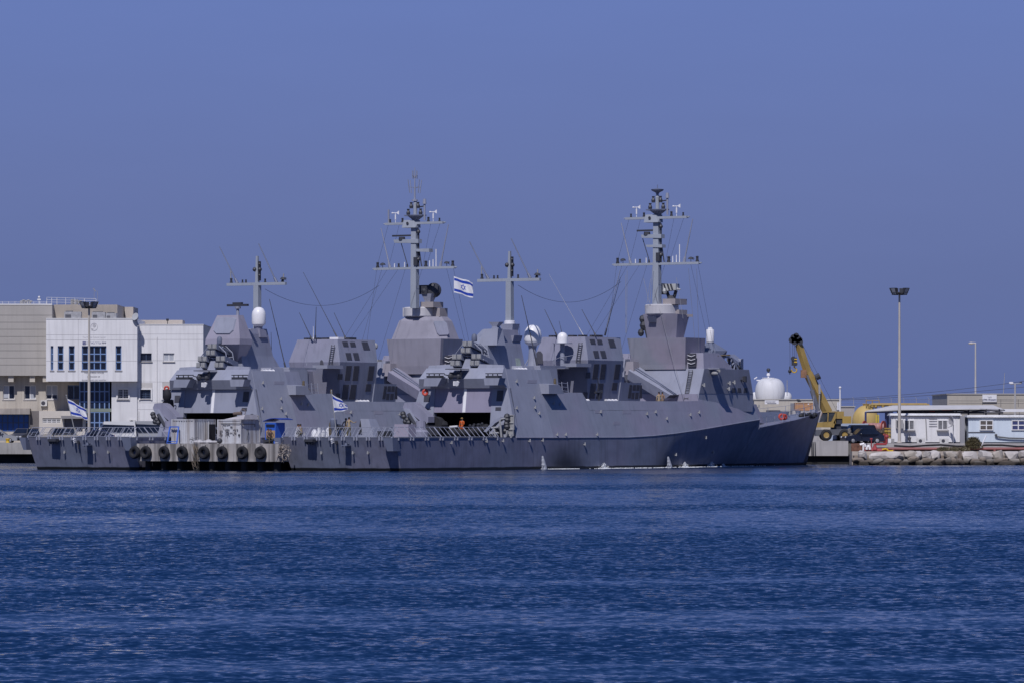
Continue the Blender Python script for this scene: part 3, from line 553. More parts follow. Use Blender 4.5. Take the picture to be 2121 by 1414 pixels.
    mb = MB(True); a = FS.face(1422, 826, 52.7); b = FS.face(1432, 765, 53.6); ladder(mb, a-Vector((.1, 0, 0)), b-Vector((.1, 0, 0)), .42, (0, 1, 0), 17); mb.build('ladder', g('dark'), fd)
    mb = MB(True); a = FS.face(1434, 755, 53.7); mb.box((53.6, a[1]-.42, 9.5), (53.74, a[1]+.42, 10.8)); mb.build('gateway', g('louvre'), fd)
    mb = MB(True)
    for k in range(3): mb.path([(53.5, a[1]-.42, 9.9+k*.36), (53.5, a[1], 9.78+k*.36), (53.5, a[1]+.42, 9.9+k*.36)], .03)
    mb.build('chain_rail', g('white'), fd)
    pp = [(1479, 768), (1485, 766), (1490, 766)]
    C = crop(1400, 660, 7.856); sp3 = ((52.8, 4.88, 6.95), (63.2, 4.88, 6.95), (53.72, 4.92, 9.35))
    for x, y in ((677, 835), (925, 1030), (848, 1045), (838, 1135), (432, 1075)):
        p = FS.pl(*C(x, y), *sp3); t = MB(True); t.tube((p[0], p[1]-.03, p[2]), (p[0], p[1]+.25, p[2]), .06); t.tube((p[0], p[1]+.22, p[2]-.16), (p[0], p[1]+.22, p[2]+.2), .11, .08, 6); t.build('hull_lamp', g('canister'), fd)
    p = FS.pl(*C(563, 885), *sp3); t = MB(True); t.ball((p[0], p[1]+.5, p[2]), (.32, .4, .2), 10); t.build('fender_pod', g('canister'), fd)
    p = FS.pl(*C(580, 800), *sp3); t = MB(True); t.hexa([(p[0]-.5, p[1]-.1, p[2]-.12), (p[0]+.65, p[1]-.1, p[2]-.12), (p[0]+.65, p[1]+1.15, p[2]-.1), (p[0]-.5, p[1]+1.15, p[2]-.1), (p[0]-.5, p[1]-.1, p[2]+.05), (p[0]+.65, p[1]-.1, p[2]+.05), (p[0]+.65, p[1]+1.15, p[2]+.02), (p[0]-.5, p[1]+1.15, p[2]+.02)]); t.build('wing_platform', g('grey'), fd)
    for x in (940, 1035, 1135):
        q = [FS.pl(*C(*c), *sp3) for c in ((x-28, 1120), (x+22, 1120), (x+30, 1195), (x-36, 1195))]; t = MB(True); t.prism(q, (0, .02, 0)); t.build('scuttle', g('louvre'), fd)
    p = FS.pl(*C(1075, 1005), *sp3); t = MB(True); t.tube((p[0]-.3, p[1], p[2]+.1), (p[0]+.3, p[1]+.35, p[2]-.1), .06); t.box((p[0], p[1]+.1, p[2]-.1), (p[0]+.25, p[1]+.4, p[2]+.45)); t.build('bracket_lamp', g('dark'), fd)
    # sloping trunk on the aft face of the forward deckhouse
    A = [FS.face(1319.6, 755, 53.3), FS.face(1406.8, 816.5, 52.7)]; B = [FS.face(1302, 766, 51.6), FS.face(1388, 817, 51.2)]; Cc = [FS.face(1299, 784, 52.0), FS.face(1372, 829, 51.6)]; D = [FS.face(1312, 800, 54.), FS.face(1398, 828, 53.6)]
    mb = MB(True); mb.loft([[A[0], B[0], Cc[0], D[0]], [A[1], B[1], Cc[1], D[1]]]); tk = mb.build('sloping_trunk', g('mauve') if rear else g('greyl'), fd)
    mb = MB(True)
    for k in (.28, .5): mb.prism([A[0].lerp(B[0], k), A[1].lerp(B[1], k), A[1].lerp(B[1], k+.1), A[0].lerp(B[0], k+.1)], (-.09, .03, .10))
    mb.build('trunk_strip', g('greyd'), fd)
    mb = MB(True); c = (A[1]+B[1]+Cc[1]+D[1])/4; mb.prism([c+(p-c)*.92 for p in (A[1], B[1], Cc[1].lerp(B[1], .5), D[1].lerp(A[1], .5))], (0, .06, -.02)); mb.build('trunk_mouth', g('dark'), fd)
    if rear:
        mb = MB(True); c = (A[1]+B[1]+Cc[1])/3; mb.lathe((c[0], c[1]+.05, c[2]), [(.55, 0), (.62, .15), (.55, .35), (.02, .4)], 16, (0.1, 1, -.4)); mb.build('trunk_cap', g('canister'), fd, True)
    # slanting side wings with panel lines left of the house
    mb = MB(True); mb.hexa([(51.8, -5.0, 6.2), (51.8, -3.0, 6.2), (53.4, -3.0, 6.2), (53.4, -5.0, 6.2), (52.6, -4.6, 10.3), (52.6, -3.2, 10.3), (53.6, -3.2, 10.3), (53.6, -4.6, 10.3)]); mb.build('wing_casing', g('greyl'), fd)
    # ---- bridge house and mast tower
    if not rear:
        mb = MB(True); mb.loft([[(53.55, -2.9, 9.3), (53.55, 2.95, 9.3), (57, 2.95, 9.3), (57, -2.9, 9.3)], [(53.5, -2.94, 9.76), (53.5, 2.94, 9.76), (57, 2.94, 9.76), (57, -2.94, 9.76)], [(53.06, -3.25, 12.28), (53.06, 3.25, 12.28), (56.8, 3.25, 12.28), (56.8, -3.25, 12.28)]])
        bh = mb.build('bridge_house', mat('bridge_paint', (.265, .275, .325), c2=(.29, .265, .325), s2=.3, streak=.08), R)
        mb = MB(True); mb.loft([[(53.19, -1.05, 12.2), (53.19, 1.03, 12.2), (53.9, 1.7, 12.2), (55.3, 1.7, 12.2), (55.3, -1.05, 12.2)], [(52.69, -1.25, 14.55), (52.69, 1.25, 14.55), (53.5, 2.1, 14.55), (55.7, 2.1, 14.4), (55.7, -1.25, 14.55)]]); mt = mb.build('mast_tower', mat('tower_paint', (.275, .262, .325), streak=.08), R)
        mb = MB(True); mb.lathe((54.0, .05, 14.5), [(1.55, 0), (1.62, .08), (1.62, .9), (1.5, .98), (.05, 1.0)], 32); mb.build('drum_antenna', mat('drum_offwhite', (.52, .51, .53), streak=.15, var=.08), mt, True)
        mb = MB(True); mb.box((53.9, 1.2, 14.5), (55.4, 2.05, 14.95)); mb.box((53.4, .5, 15.45), (55.6, 1.9, 16.0)); mb.hexa([(55, 1.9, 14.3), (55.9, 2.4, 14.3), (55.9, 2.4, 14.55), (55, 1.9, 14.55), (55, 1.5, 14.3), (55.9, 1.6, 14.3), (55.9, 1.6, 14.55), (55, 1.5, 14.55)][:8]); mb.build('director_seat', mat('warm_grey_paint', (.33, .30, .30)), mt)
        mb = MB(True); mb.loft([[(52.6, -.55, 13.75), (52.6, .15, 13.75), (53, .15, 13.75), (53, -.55, 13.75)], [(52.2, -.55, 14.3), (52.2, .25, 14.3), (53, .25, 14.3), (53, -.55, 14.3)]]); mb.build('camera_box', g('greyl'), mt)
        mb = MB(True)
        for q in ((0, 1.9, .35), (.1, 1.3, .45), (-.1, .6, .35)): mb.ball((53.4+q[0], -1.75+.2*q[0]*5, 12.2+q[1]), (q[2]*.8, q[2], q[2]*1.1), 8)
        mb.tube((53.4, -1.2, 12.3), (53.4, -1.75, 14.2), .1); mb.build('side_director', g('dark'), mt)
        # fire-control radar: box antenna with striped camouflage on a yoke
        p = FS.face(1391, 606, 54.6); mb = MB(True); mb.tube((54.6, p[1], 16.0), (54.6, p[1], 16.35), .5, .25, 10); mb.bar((54.6, p[1]-.3, 16.2), (54.6, p[1]-.55, 16.8), .2, .25); mb.bar((54.6, p[1]+.3, 16.2), (54.6, p[1]+.5, 16.8), .2, .25)
        fc = mb.build('fire_control_radar', g('dark'), mt)
        mb = MB(True); mb.box((54.1, p[1]-1.05, 16.45), (55.1, p[1]-.75, 17.5)); mb.build('antenna_back', g('dark'), mt)
        mb = MB(True); mb.loft([[(54.05, p[1]-.75, 16.75), (54.05, p[1]-.75, 17.45), (55.1, p[1]-.75, 17.45), (55.1, p[1]-.75, 16.75)], [(54.2, p[1]+.7, 16.85), (54.2, p[1]+.7, 17.45), (54.9, p[1]+.7, 17.45), (54.9, p[1]+.7, 16.85)]]); mb.tube((54.5, p[1]+.7, 16.95), (54.5, p[1]+1.05, 16.9), .12, .05); mb.ball((54.1, p[1]-.45, 16.75), (.3, .22, .32), 8)
        sm = mat('stripe_camouflage', (.42, .43, .43)); mb.build('antenna_box', sm, mt)
        mb = MB(True)
        for k in (-.35, .05, .4): mb.hexa([(54.0, p[1]+k, 16.8), (54.0, p[1]+k+.16, 16.8), (54.02, p[1]+k+.16, 16.8), (54.02, p[1]+k, 16.8), (54.06, p[1]+k-.3, 17.44), (54.06, p[1]+k-.12, 17.44), (54.1, p[1]+k-.12, 17.44), (54.1, p[1]+k-.3, 17.44)])
        mb.build('camouflage_stripe', g('dark'), mt)
        mu = 53.2; zb = 15.4
    else:
        mb = MB(True)
        def r8(u0, u1, va, v, ch, z): return [(u0, -va, z), (u0, va, z), (u0+ch, v, z), (u1, v, z), (u1, -v, z), (u0+ch, -v, z)]
        mb.loft([ring4(53.2, 56.2, 2.8, 9.0), ring4(53.05, 56.4, 2.9, 9.78), ring4(52.8, 56.7, 3.2, 12.41)]); bh = mb.build('bridge_house', mat('tower_mauve_paint', (.285, .275, .325), streak=.16), R)
        mb = MB(True); mb.loft([[(53.0, -2.75, 12.4), (53.0, 1.6, 12.4), (54.5, 2.85, 12.4), (56.6, 2.85, 12.4), (56.6, -2.75, 12.4)], [(53.6, -2.25, 14.2), (53.6, 1.1, 14.2), (54.9, 2.2, 14.2), (56.3, 2.2, 14.2), (56.3, -2.25, 14.2)], [(54.0, -1.7, 14.6), (54.0, .9, 14.6), (55.0, 1.8, 14.6), (56.1, 1.8, 14.6), (56.1, -1.7, 14.6)]]); mt = mb.build('mast_tower', mat('tower_mauve_paint', (.285, .275, .325), streak=.16), R)
        mb = MB(True); P3 = ((53.0, 1.6, 12.4), (54.5, 2.85, 12.4), (53.6, 1.1, 14.2)); C8 = crop(780, 640, 7.442)
        n3 = (Vector(P3[1])-Vector(P3[0])).cross(Vector(P3[2])-Vector(P3[0])).normalized()
        if n3[0] > 0: n3 = -n3
        q = [RS.pl(*C8(*c), *P3) for c in ((880, 188), (1045, 188), (1085, 225), (1118, 385), (1105, 412), (960, 418), (925, 380), (872, 215))]; c_ = sum(q, Vector())/8
        mb.loft([[p-n3*.05 for p in q], [c_+(p-c_)*.93+n3*.14 for p in q]]); mb.build('array_panel', g('grey'), mt)
        mb = MB(True); mb.prism([(53.2, 3.21, 12.35), (56.65, 3.21, 12.35), (56.5, 3.0, 10.4), (53.3, 3.0, 10.4)], (0, .03, 0)); mb.build('side_panel', g('greyd'), bh)
        mb = MB(True); mb.lathe((55.0, -.7, 14.6), [(1.55, 0), (1.62, .08), (1.62, .85), (1.5, .95), (.05, .98)], 32); mb.box((54.0, -2.1, 14.62), (55.4, -1.0, 15.5)); mb.build('drum_antenna', mat('drum_offwhite', (.52, .51, .53), streak=.15, var=.08), mt, True)
        mb = MB(True); mb.box((54.8, .5, 14.6), (56.2, 1.75, 15.45)); mb.box((54.0, .0, 15.5), (55.8, 1.5, 16.05)); mb.build('director_seat', mat('warm_grey_paint', (.33, .30, .30)), mt)
        p = RS.face(889, 606, 54.6); z_ = 16.05; mb = MB(True); mb.loft([[(54.3, p[1]-.3, z_), (54.3, p[1]+.3, z_), (54.9, p[1]+.3, z_), (54.9, p[1]-.3, z_)], [(54.1, p[1]-.6, z_+.8), (54.1, p[1]+.6, z_+.8), (55.1, p[1]+.6, z_+.8), (55.1, p[1]-.6, z_+.8)]]); fc = mb.build('fire_control_radar', g('greyl'), mt)
        mb = MB(True); mb.box((54.0, p[1]-.85, z_+.75), (55, p[1]+.1, z_+1.65)); mb.lathe((54.9, p[1]+.35, z_+1.15), [(.75, 0), (.72, .2), (.4, .38), (.02, .42)], 18, (-.6, .6, .1)); mb.ball((54.1, p[1]-.3, z_+1.1), (.2, .35, .3), 8); mb.build('antenna_dish', g('dark'), mt)
        mu = 53.0; zb = 15.4
    # ---- main mast
    W2 = .34
    mb = MB(True); mb.loft([ring4(mu-.3, mu+.3, W2, zb), ring4(mu-.28, mu+.28, W2-.03, 19.4), ring4(mu-.26, mu+.26, W2-.06, 23.3)]); mm = mb.build('main_mast', g('mast'), R)
    zl, zu = 19.35, 23.75
    for half, z_, nm in ((4.72, zl, 'yard'), (3.4, zu, 'yard')):
        mb = MB(True); mb.loft([[(mu-.24, y, z_-.13), (mu+.12, y, z_-.13), (mu+.12, y, z_+.1), (mu-.24, y, z_+.1)] for y in (-half, half)]); mb.tube((mu-.05, -half-.25, z_), (mu-.05, half+.25, z_), .06); mb.build(nm, g('mast'), mm)
    mb = MB(True); mb.hexa([(mu-.55, -1.15, zu-.45), (mu-.55, .42, zu-.45), (mu+.4, .42, zu-.45), (mu+.4, -1.15, zu-.45), (mu-.4, -1.05, zu+.3), (mu-.4, .1, zu+.3), (mu+.4, .35, zu+.3), (mu+.4, -1.05, zu+.3)]); mb.build('crosstree_box', g('mast'), mm)
    mb = MB(True); mb.lathe((mu-.55, -.5, zu-.02), [(.14, 0), (.14, .04)], 10, (-1, 0, 0)); mb.build('speaker_port', g('dark'), mm)
    for (a, b, z_, th_) in ((-1.5, .65, 21.85, .3), (-.95, .75, 20.95, .22)) if not rear else ((-2.2, .6, 21.85, .32), (.4, 1.9, 20.95, .26)):
        mb = MB(True); mb.hexa([(mu-.35, a, z_), (mu-.35, b, z_-.08), (mu+.35, b, z_-.08), (mu+.35, a, z_), (mu-.35, a-.1, z_+th_), (mu-.35, b, z_+th_), (mu+.35, b, z_+th_), (mu+.35, a-.1, z_+th_)]); mb.build('platform', g('mast'), mm)
    yo = -1.05 if not rear else -1.45
    mb = MB(True); mb.tube((mu-.1, yo, 22.1), (mu-.1, yo, 22.42), .35, .3, 10); mb.bar((mu-.1, yo-1.1, 22.55), (mu-.1, yo+1.05, 22.55), .22, .16); mb.build('navigation_radar', g('dark'), mm)
    mb = MB(True); mb.lathe((mu, .1, 24.4), [(.3, -.35), (.75, 0), (.8, .12), (.5, .18)], 14); mb.box((mu-.4, -1.0, 24.45), (mu+.4, 1.1, 24.56)); mb.build('top_platform', g('greyd'), mm)
    mb = MB(True); mb.lathe((mu, .05, 24.5), [(.2, 0), (.18, 1.1), (.2, 1.15), (.12, 1.5)], 10); mb.build('topmast', g('mast'), mm)
    mb = MB(True)
    for y, z_ in ((-.7, 24.55), (.75, 24.55), (-.35, 25.2), (.45, 25.2)): mb.lathe((mu-.1, y, z_), [(.17, 0), (.2, .25), (.1, .45), (.16, .6)], 8)
    mb.tube((mu, .4, 25.3), (mu, 1.1, 25.4), .06); mb.build('top_lamps', g('dark'), mm)
    mb = MB(True); mb.tube((mu, 1.15, 24.0), (mu, 1.15, 25.6), .1, .1, 8); mb.tube((mu, 1.15, 25.6), (mu, 1.15, 26.1), .2, .14, 8); mb.build('stub_antenna', g('greyl'), mm)
    if not rear:
        mb = MB(True); mb.lathe((mu, .05, 26.0), [(.12, 0), (.2, .15), (.55, .32), (.62, .45), (.4, .5), (.05, .55)], 16); mb.tube((mu, .05, 26.4), (mu, .05, 26.9), .03); mb.build('mast_cap', g('greyd'), mm)
    else:
        mb = MB(True); mb.tube((mu, 0, 25.9), (mu, 0, 29.2), .1, .03); mb.lathe((mu, 0, 25.9), [(.3, 0), (.3, .15)], 10)
        for k in range(4):
            a = k*math.pi/2+.4; x, y = math.cos(a), math.sin(a); mb.tube((mu, 0, 27.2), (mu+.65*x, .65*y, 27.3), .03, n=4); mb.tube((mu+.6*x, .6*y, 26.7), (mu+.8*x, .8*y, 28.0), .04, n=4); mb.tube((mu+.05*x, .05*y, 28.2), (mu+.28*x, .28*y, 28.5), .03, n=4); mb.tube((mu+.28*x, .28*y, 28.1), (mu+.28*x, .28*y, 28.9), .03, n=4)
        mb.build('spire_antenna', g('greyl'), mm)
    for y in (-2.25, 2.2): anemometer(mm, (mu-.05, y, zu+.1))
    for y, s_ in ((-2.9, .9), (-1.45, 1.1), (1.6, 1.2), (2.9, .9)): lamp(mm, (mu, y, zu+.1), 'signal_lamp', s_)
    if rear: mb = MB(True); mb.tube((mu, -3.1, zu+.1), (mu, -3.1, zu+1.4), .09); mb.build('stub_antenna', g('greyl'), mm)
    for y, s_ in ((-4.4, 1.4), (-1.9, 1), (-.9, .8), (1.3, 1.5), (4.45, 1.4)): lamp(mm, (mu, y, zl+.1), 'signal_lamp', s_)
    for y in (-3.8, 3.75): dish_small(mm, (mu, y, zl+.1), 1 if y > 0 else -1)
    for y, h_ in ((-2.4, .5), (1.75, .7), (2.15, .8), (2.5, 1.8), (-1.2, .6)):
        mb = MB(True); mb.tube((mu, y, zl+.1), (mu, y, zl+h_), .05, .05, 6); mb.build('stub_antenna', g('white'), mm)
    whip(mm, (mu, -2.95, zl+.1), (mu, -4.0, zl+4.0), .075, 'greyl'); whip(mm, (mu, 3.0, zl+.1), (mu, 3.95, zl+4.2), .075, 'greyl')
    mb = MB(True); mb.box((mu-.4, .1, 19.6), (mu-.2, .5, 20.4)); mb.tube((mu, .45, 19.4), (mu, .45, 23.2), .08); mb.ball((mu-.1, .5, 22.9), .2, 8); mb.ball((mu-.1, .5, 20.2), .2, 8); mb.tube((mu, .8, 19.5), (mu, .5, 21.2), .06); mb.tube((mu, -.8, 19.5), (mu, -1.6, 21.8), .04); mb.build('cable_run', g('dark'), mm)
    # rigging
    mb = MB(True); rg = .011
    for y0, z0_, p1 in ((-4.5, zl, (49, -3.4, 9.5)), (-3.9, zl, (47, -3.2, 9)), (-3.2, zl, (44, -2.4, 12.1)), (-1.1, zl, (50, -2.6, 9.5)), (4.5, zl, (56.5, 4.4, 10.9)), (3.7, zl, (55.8, 4.4, 10.9)), (-3.1, zu, (mu-.5, -4.2, zl)), (-1.8, zu, (mu-.5, -2.8, zl)), (3.0, zu, (mu, 1.3, zl)), (1.9, zu, (mu, .9, zl)), (-1.9, zl, (44, -1.6, 12.1)), (.9, zl, (mu-.5, -.2, 15.5))):
        mb.tube((mu, y0, z0_), p1, rg, n=4)
    mb.build('rigging', g('rope'), mm)
    mb = MB(True)
    pA = Vector((mast_u, dv+.9, 16.6)); pB = Vector((mu-3, -2.2, 17.6)); pts = []
    for k in range(25):
        t_ = k/24; q = pA.lerp(pB, t_); q[2] -= 4*1.75*t_*(1-t_); pts.append(q)
    mb.path(pts, .018, 4); mb.build('wire_aerial', g('rope'), mm)
    if not rear:
        mb = MB(True)
        for q0, q1 in (((1355, 600), (1414, 818)), ((1348, 577), (1340, 628)), ((1352, 553), (1346, 628)), ((1401, 575), (1415, 660)), ((1333, 577), (1345, 627)), ((1284, 560), (1253, 694)), ((1296, 570), (1296, 690)), ((1299, 560), (1298, 690))): mb.tube(FS.face(*q0, 52.6), FS.face(*q1, 52.2), .018, n=4)
        for q0, q1 in (((1426, 556), (1442, 735)), ((1443, 556), (1448, 735))): mb.tube(FS.face(*q0, 53.2), FS.face(*q1, 55.8), .015, n=4)
        mb.build('rigging', g('steel'), mm)
    # ---- forward weapons and foredeck
    if not rear:
        p = FS.side(1471, 690, 0); mb = MB(True)
        mb.loft([[(p[0]-.9, -.9, 10.2), (p[0]-.9, 1.0, 10.2), (p[0]+.9, 1.0, 10.2), (p[0]+.9, -.9, 10.2)], [(p[0]-.7, -.7, 11.2), (p[0]-.7, 1.0, 11.2), (p[0]+.9, 1.4, 11.2), (p[0]+.9, -.7, 11.2)], [(p[0]-.3, -.3, 12.0), (p[0]-.3, .3, 12.0), (p[0]+.3, .3, 12.0), (p[0]+.3, -.3, 12.0)]]); gm = mb.build('gun_mount', g('greyd'), R)
        mb = MB(True); mb.tube((p[0]-.5, -.9, 10.9), (p[0]-1.6, -1.2, 11.1), .25, .2, 8); mb.box((p[0]-1.0, -1.2, 10.7), (p[0]-.2, -.6, 11.6)); mb.ball((p[0]-1.2, -1.4, 10.9), .3, 8); mb.build('gun_cradle', g('canister'), gm)
        mb = MB(True); mb.lathe((p[0], 0, 12.0), [(.3, 0), (.38, .04), (.39, .1), (.39, 1.2), (.36, 1.26), (.23, 1.27), (.22, 1.42), (.16, 1.46), (.02, 1.47)], 24); mb.build('gun_radome', g('dome'), gm, True)
        mb = MB(True); C2 = crop(1400, 660, 7.856)
        q = lambda x, y, v_: FS.side(*C2(x, y), v_)
        mb.path([q(745, 620, 4.2), q(870, 800, 4.2)], .09); mb.path([q(905, 625, 4.2), q(1030, 860, 4.2)], .09); mb.path([q(745, 620, 4.2), q(905, 625, 4.2)], .08)
        mb.path([q(905, 640, 4.2), q(880, 780, 4.2), q(960, 700, 4.2), q(940, 840, 4.2)], .07); lb = mb.build('missile_cradle', g('greyl'), R)
        mb = MB(True); mb.loft([[q(850, 575, 3.9), q(955, 575, 2.2), q(890, 600, 2.2), q(830, 600, 3.9)], [q(1020, 700, 3.9), q(1085, 680, 2.2), q(1050, 760, 2.2), q(1025, 760, 3.9)]]); mb.build('cradle_hood', g('greyl'), lb)
        for x, y in ((870, 660), (905, 700), (950, 740), (990, 770), (880, 730), (960, 830), (1000, 840)):
            a = q(x, y, 3.7); mb = MB(True); mb.tube(a, a+Vector((1.2, -.2, -.4)), .28, .28, 8); mb.build('missile_tube', g('dark'), lb)
        for k in range(4):
            a = q(1050, 700+k*42, 3.2); b = q(1098, 672+k*42+20, 2.6); mb = MB(True); mb.loft([[a, a+Vector((.1, .0, .28)), a+Vector((.2, -.4, .3)), a+Vector((.1, -.4, 0))], [b, b+Vector((0, 0, .28)), b+Vector((.1, -.4, .28)), b+Vector((.1, -.4, 0))]]); mb.build('blast_plate', g('greyl'), lb)
        mb = MB(True); a, b = q(650, 605, 4.3), q(850, 590, 4.3)
        for k in range(6): mb.ball(a.lerp(b, k/5), (.25, .25, .13-.01*k), 8)
        mb.ball(a, (.3, .3, .22), 8); mb.build('canvas_cover', g('olive'), R)
    K2 = crop(1540, 740, 8.839)
    mb = MB(True); mb.loft([ring4(63.2, 69.6, 2.6, 4.2), ring4(63.3, 68.2, 2.4, 6.05)]); mb.loft([ring4(63, 65, 3.3, 4.2), ring4(63, 64.6, 2.9, 6.6)]); mb.build('breakwater', g('grey'), R)
    mb = MB(True); prev = None
    for k, (u_, z_) in enumerate([(64.9, 3.76), (66.8, 3.9), (69, 4.08), (71.2, 4.25), (73.5, 4.42), (76, 4.6), (78.5, 4.8), (81, 5.0), (83.4, 5.22)]):
        v_ = lerp(VB, u_)-.12
        for s_ in (-1, 1):
            mb.tube((u_, s_*v_, z_), (u_, s_*v_, z_+.95), .03, n=5)
            if prev:
                for h_ in (.5, .95): mb.tube((prev[0], s_*prev[1], prev[2]+h_), (u_, s_*v_, z_+h_), .02, n=4)
        prev = (u_, v_, z_)
    mb.build('foredeck_railing', g('greyl'), R)
    mb = MB(True); mb.loft([ring4(69.8, 76, 2.0, 4.2), ring4(70.4, 75.4, 1.5, 5.3)]); mb.lathe((78.2, 0, 4.7), [(.55, 0), (.4, .3), (.45, .7)], 12); mb.lathe((80.6, .2, 4.9), [(.35, 0), (.25, .3), (.3, .6)], 10); mb.build('anchor_gear', g('greyd'), R)
    mb = MB(True); mb.tube((84.2, 0, 5.3), (84.2, 0, 7.0), .05, .035); mb.box((83.9, -.3, 5.3), (84.5, .3, 5.6)); mb.build('jackstaff', g('greyl'), R)
    # ---- aft side gear at the hangar corner: folded gangway, stretchers, lockers
    deck_crane(R, rear)
    Ks = crop(860, 740, 7.854); S = lambda x, y, u_=17.9: FS.face(*Ks(x, y), u_)
    mb = MB(True); mb.prism([S(1110, 1200), S(1290, 1000), S(1385, 970), S(1390, 1010), S(1300, 1060), S(1160, 1205)], (.6, 0, 0)); mb.build('boom_davit', g('greyl'), R)
    mb = MB(True)
    for q in ([(1275, 1120), (1310, 1300)], [(1375, 1010), (1405, 1300)], [(1395, 1000), (1470, 985)], [(1240, 1140), (1360, 1130)], [(1230, 1230), (1360, 1220)], [(1500, 1180), (1480, 1280)], [(1570, 1240), (1560, 1300)]): mb.path([S(*p) for p in q], .09)
    mb.build('davit_frame', g('canister'), R)
    mb = MB(True)
    for x, y, r_ in ((1495, 960, .32), (1500, 1010, .3), (1490, 1070, .28), (1495, 1120, .3), (1320, 1170, .3), (1350, 1240, .25), (1470, 1190, .25), (1250, 1270, .25)): p = S(x, y, 18.2); mb.ball((p[0], p[1], p[2]), (.3, r_, r_), 8)
    mb.build('stowed_gear', g('dark'), R)
    for x, y, hh in ((1580, 935, 120), (1580, 1060, 110), (1570, 1160, 110)):
        a, b = S(x-38, y, 18.4), S(x+38, y+hh, 18.4); mb = MB(True); mb.box((18.3, a[1], b[2]), (18.42, b[1], a[2])); mb.path([(18.25, a[1], a[2]), (18.25, b[1], a[2]), (18.25, b[1], b[2]), (18.25, a[1], b[2]), (18.25, a[1], a[2])], .04); mb.build('stretcher', g('canister'), R)
    # covered guns at the break of the deck
    for x, y, u_ in ((1159, 810, 33.0),) if not rear else ((1159, 812, 33.0), (1214, 830, 34.6)):
        p = on_plate(FS, x, y); mb = MB(True); mb.lathe((p[0], p[1]-.5, p[2]-.1), [(.3, 0), (.34, .35), (.16, .7), (.1, 1.25), (.03, 1.3)], 10); mb.ball((p[0]+.1, p[1]-.2, p[2]+.35), (.25, .3, .22), 8); mb.build('covered_gun', g('olive'), R, True)
    if not rear:
        p = on_plate(FS, 1250, 829); mb = MB(True); mb.tube((p[0], p[1]-.5, p[2]), (p[0], p[1]-.5, p[2]+.8), .09); mb.tube((p[0]-.6, p[1]-.5, p[2]+.75), (p[0]+.6, p[1]-.5, p[2]+.85), .12); mb.tube((p[0], p[1]-.5, p[2]+.8), (p[0]-.2, p[1]-.5, p[2]+2.1), .04); mb.build('deck_gun', g('dark'), R)
    # stub mast with sensor at the port side of the bridge
    mb = MB(True); p = (RS if rear else FS).face(788 if rear else 1287, 735, 51.5); q9 = (RS if rear else FS).face(800 if rear else 1303, 745, 51.8); mb.tube((50.5, p[1], 9.5), (50.5, p[1], 11.6), .09); mb.ball((50.5, p[1], 11.7), (.3, .35, .35), 10); mb.ball((50.4, p[1]-.2, 10.8), (.25, .4, .25), 8); mb.box((50.3, p[1]-.6, 10.2), (50.9, p[1]+.6, 10.4)); mb.build('sensor_post', g('dark') if not rear else g('canister'), R)
    mb = MB(True); mb.loft([[(51.8, q9[1]-.55, 8.8), (51.8, q9[1]+.5, 8.8), (53, q9[1]+.5, 8.8), (53, q9[1]-.55, 8.8)], [(52, q9[1]-.45, 10.05), (52, q9[1]+.35, 10.05), (53, q9[1]+.35, 10.05), (53, q9[1]-.45, 10.05)]]); mb.build('bridge_wing', mat('wing_paint', (.29, .27, .30)), R)
    return R
front_ship = corvette(FS, False, 'grey corvette nearest the camera with mauve hangar shutter, slim mast tower and bow at right')
rear_ship = corvette(RS, True, 'grey corvette moored beyond the tyre-hung pier, with big faceted radar towers and spire-topped mast')
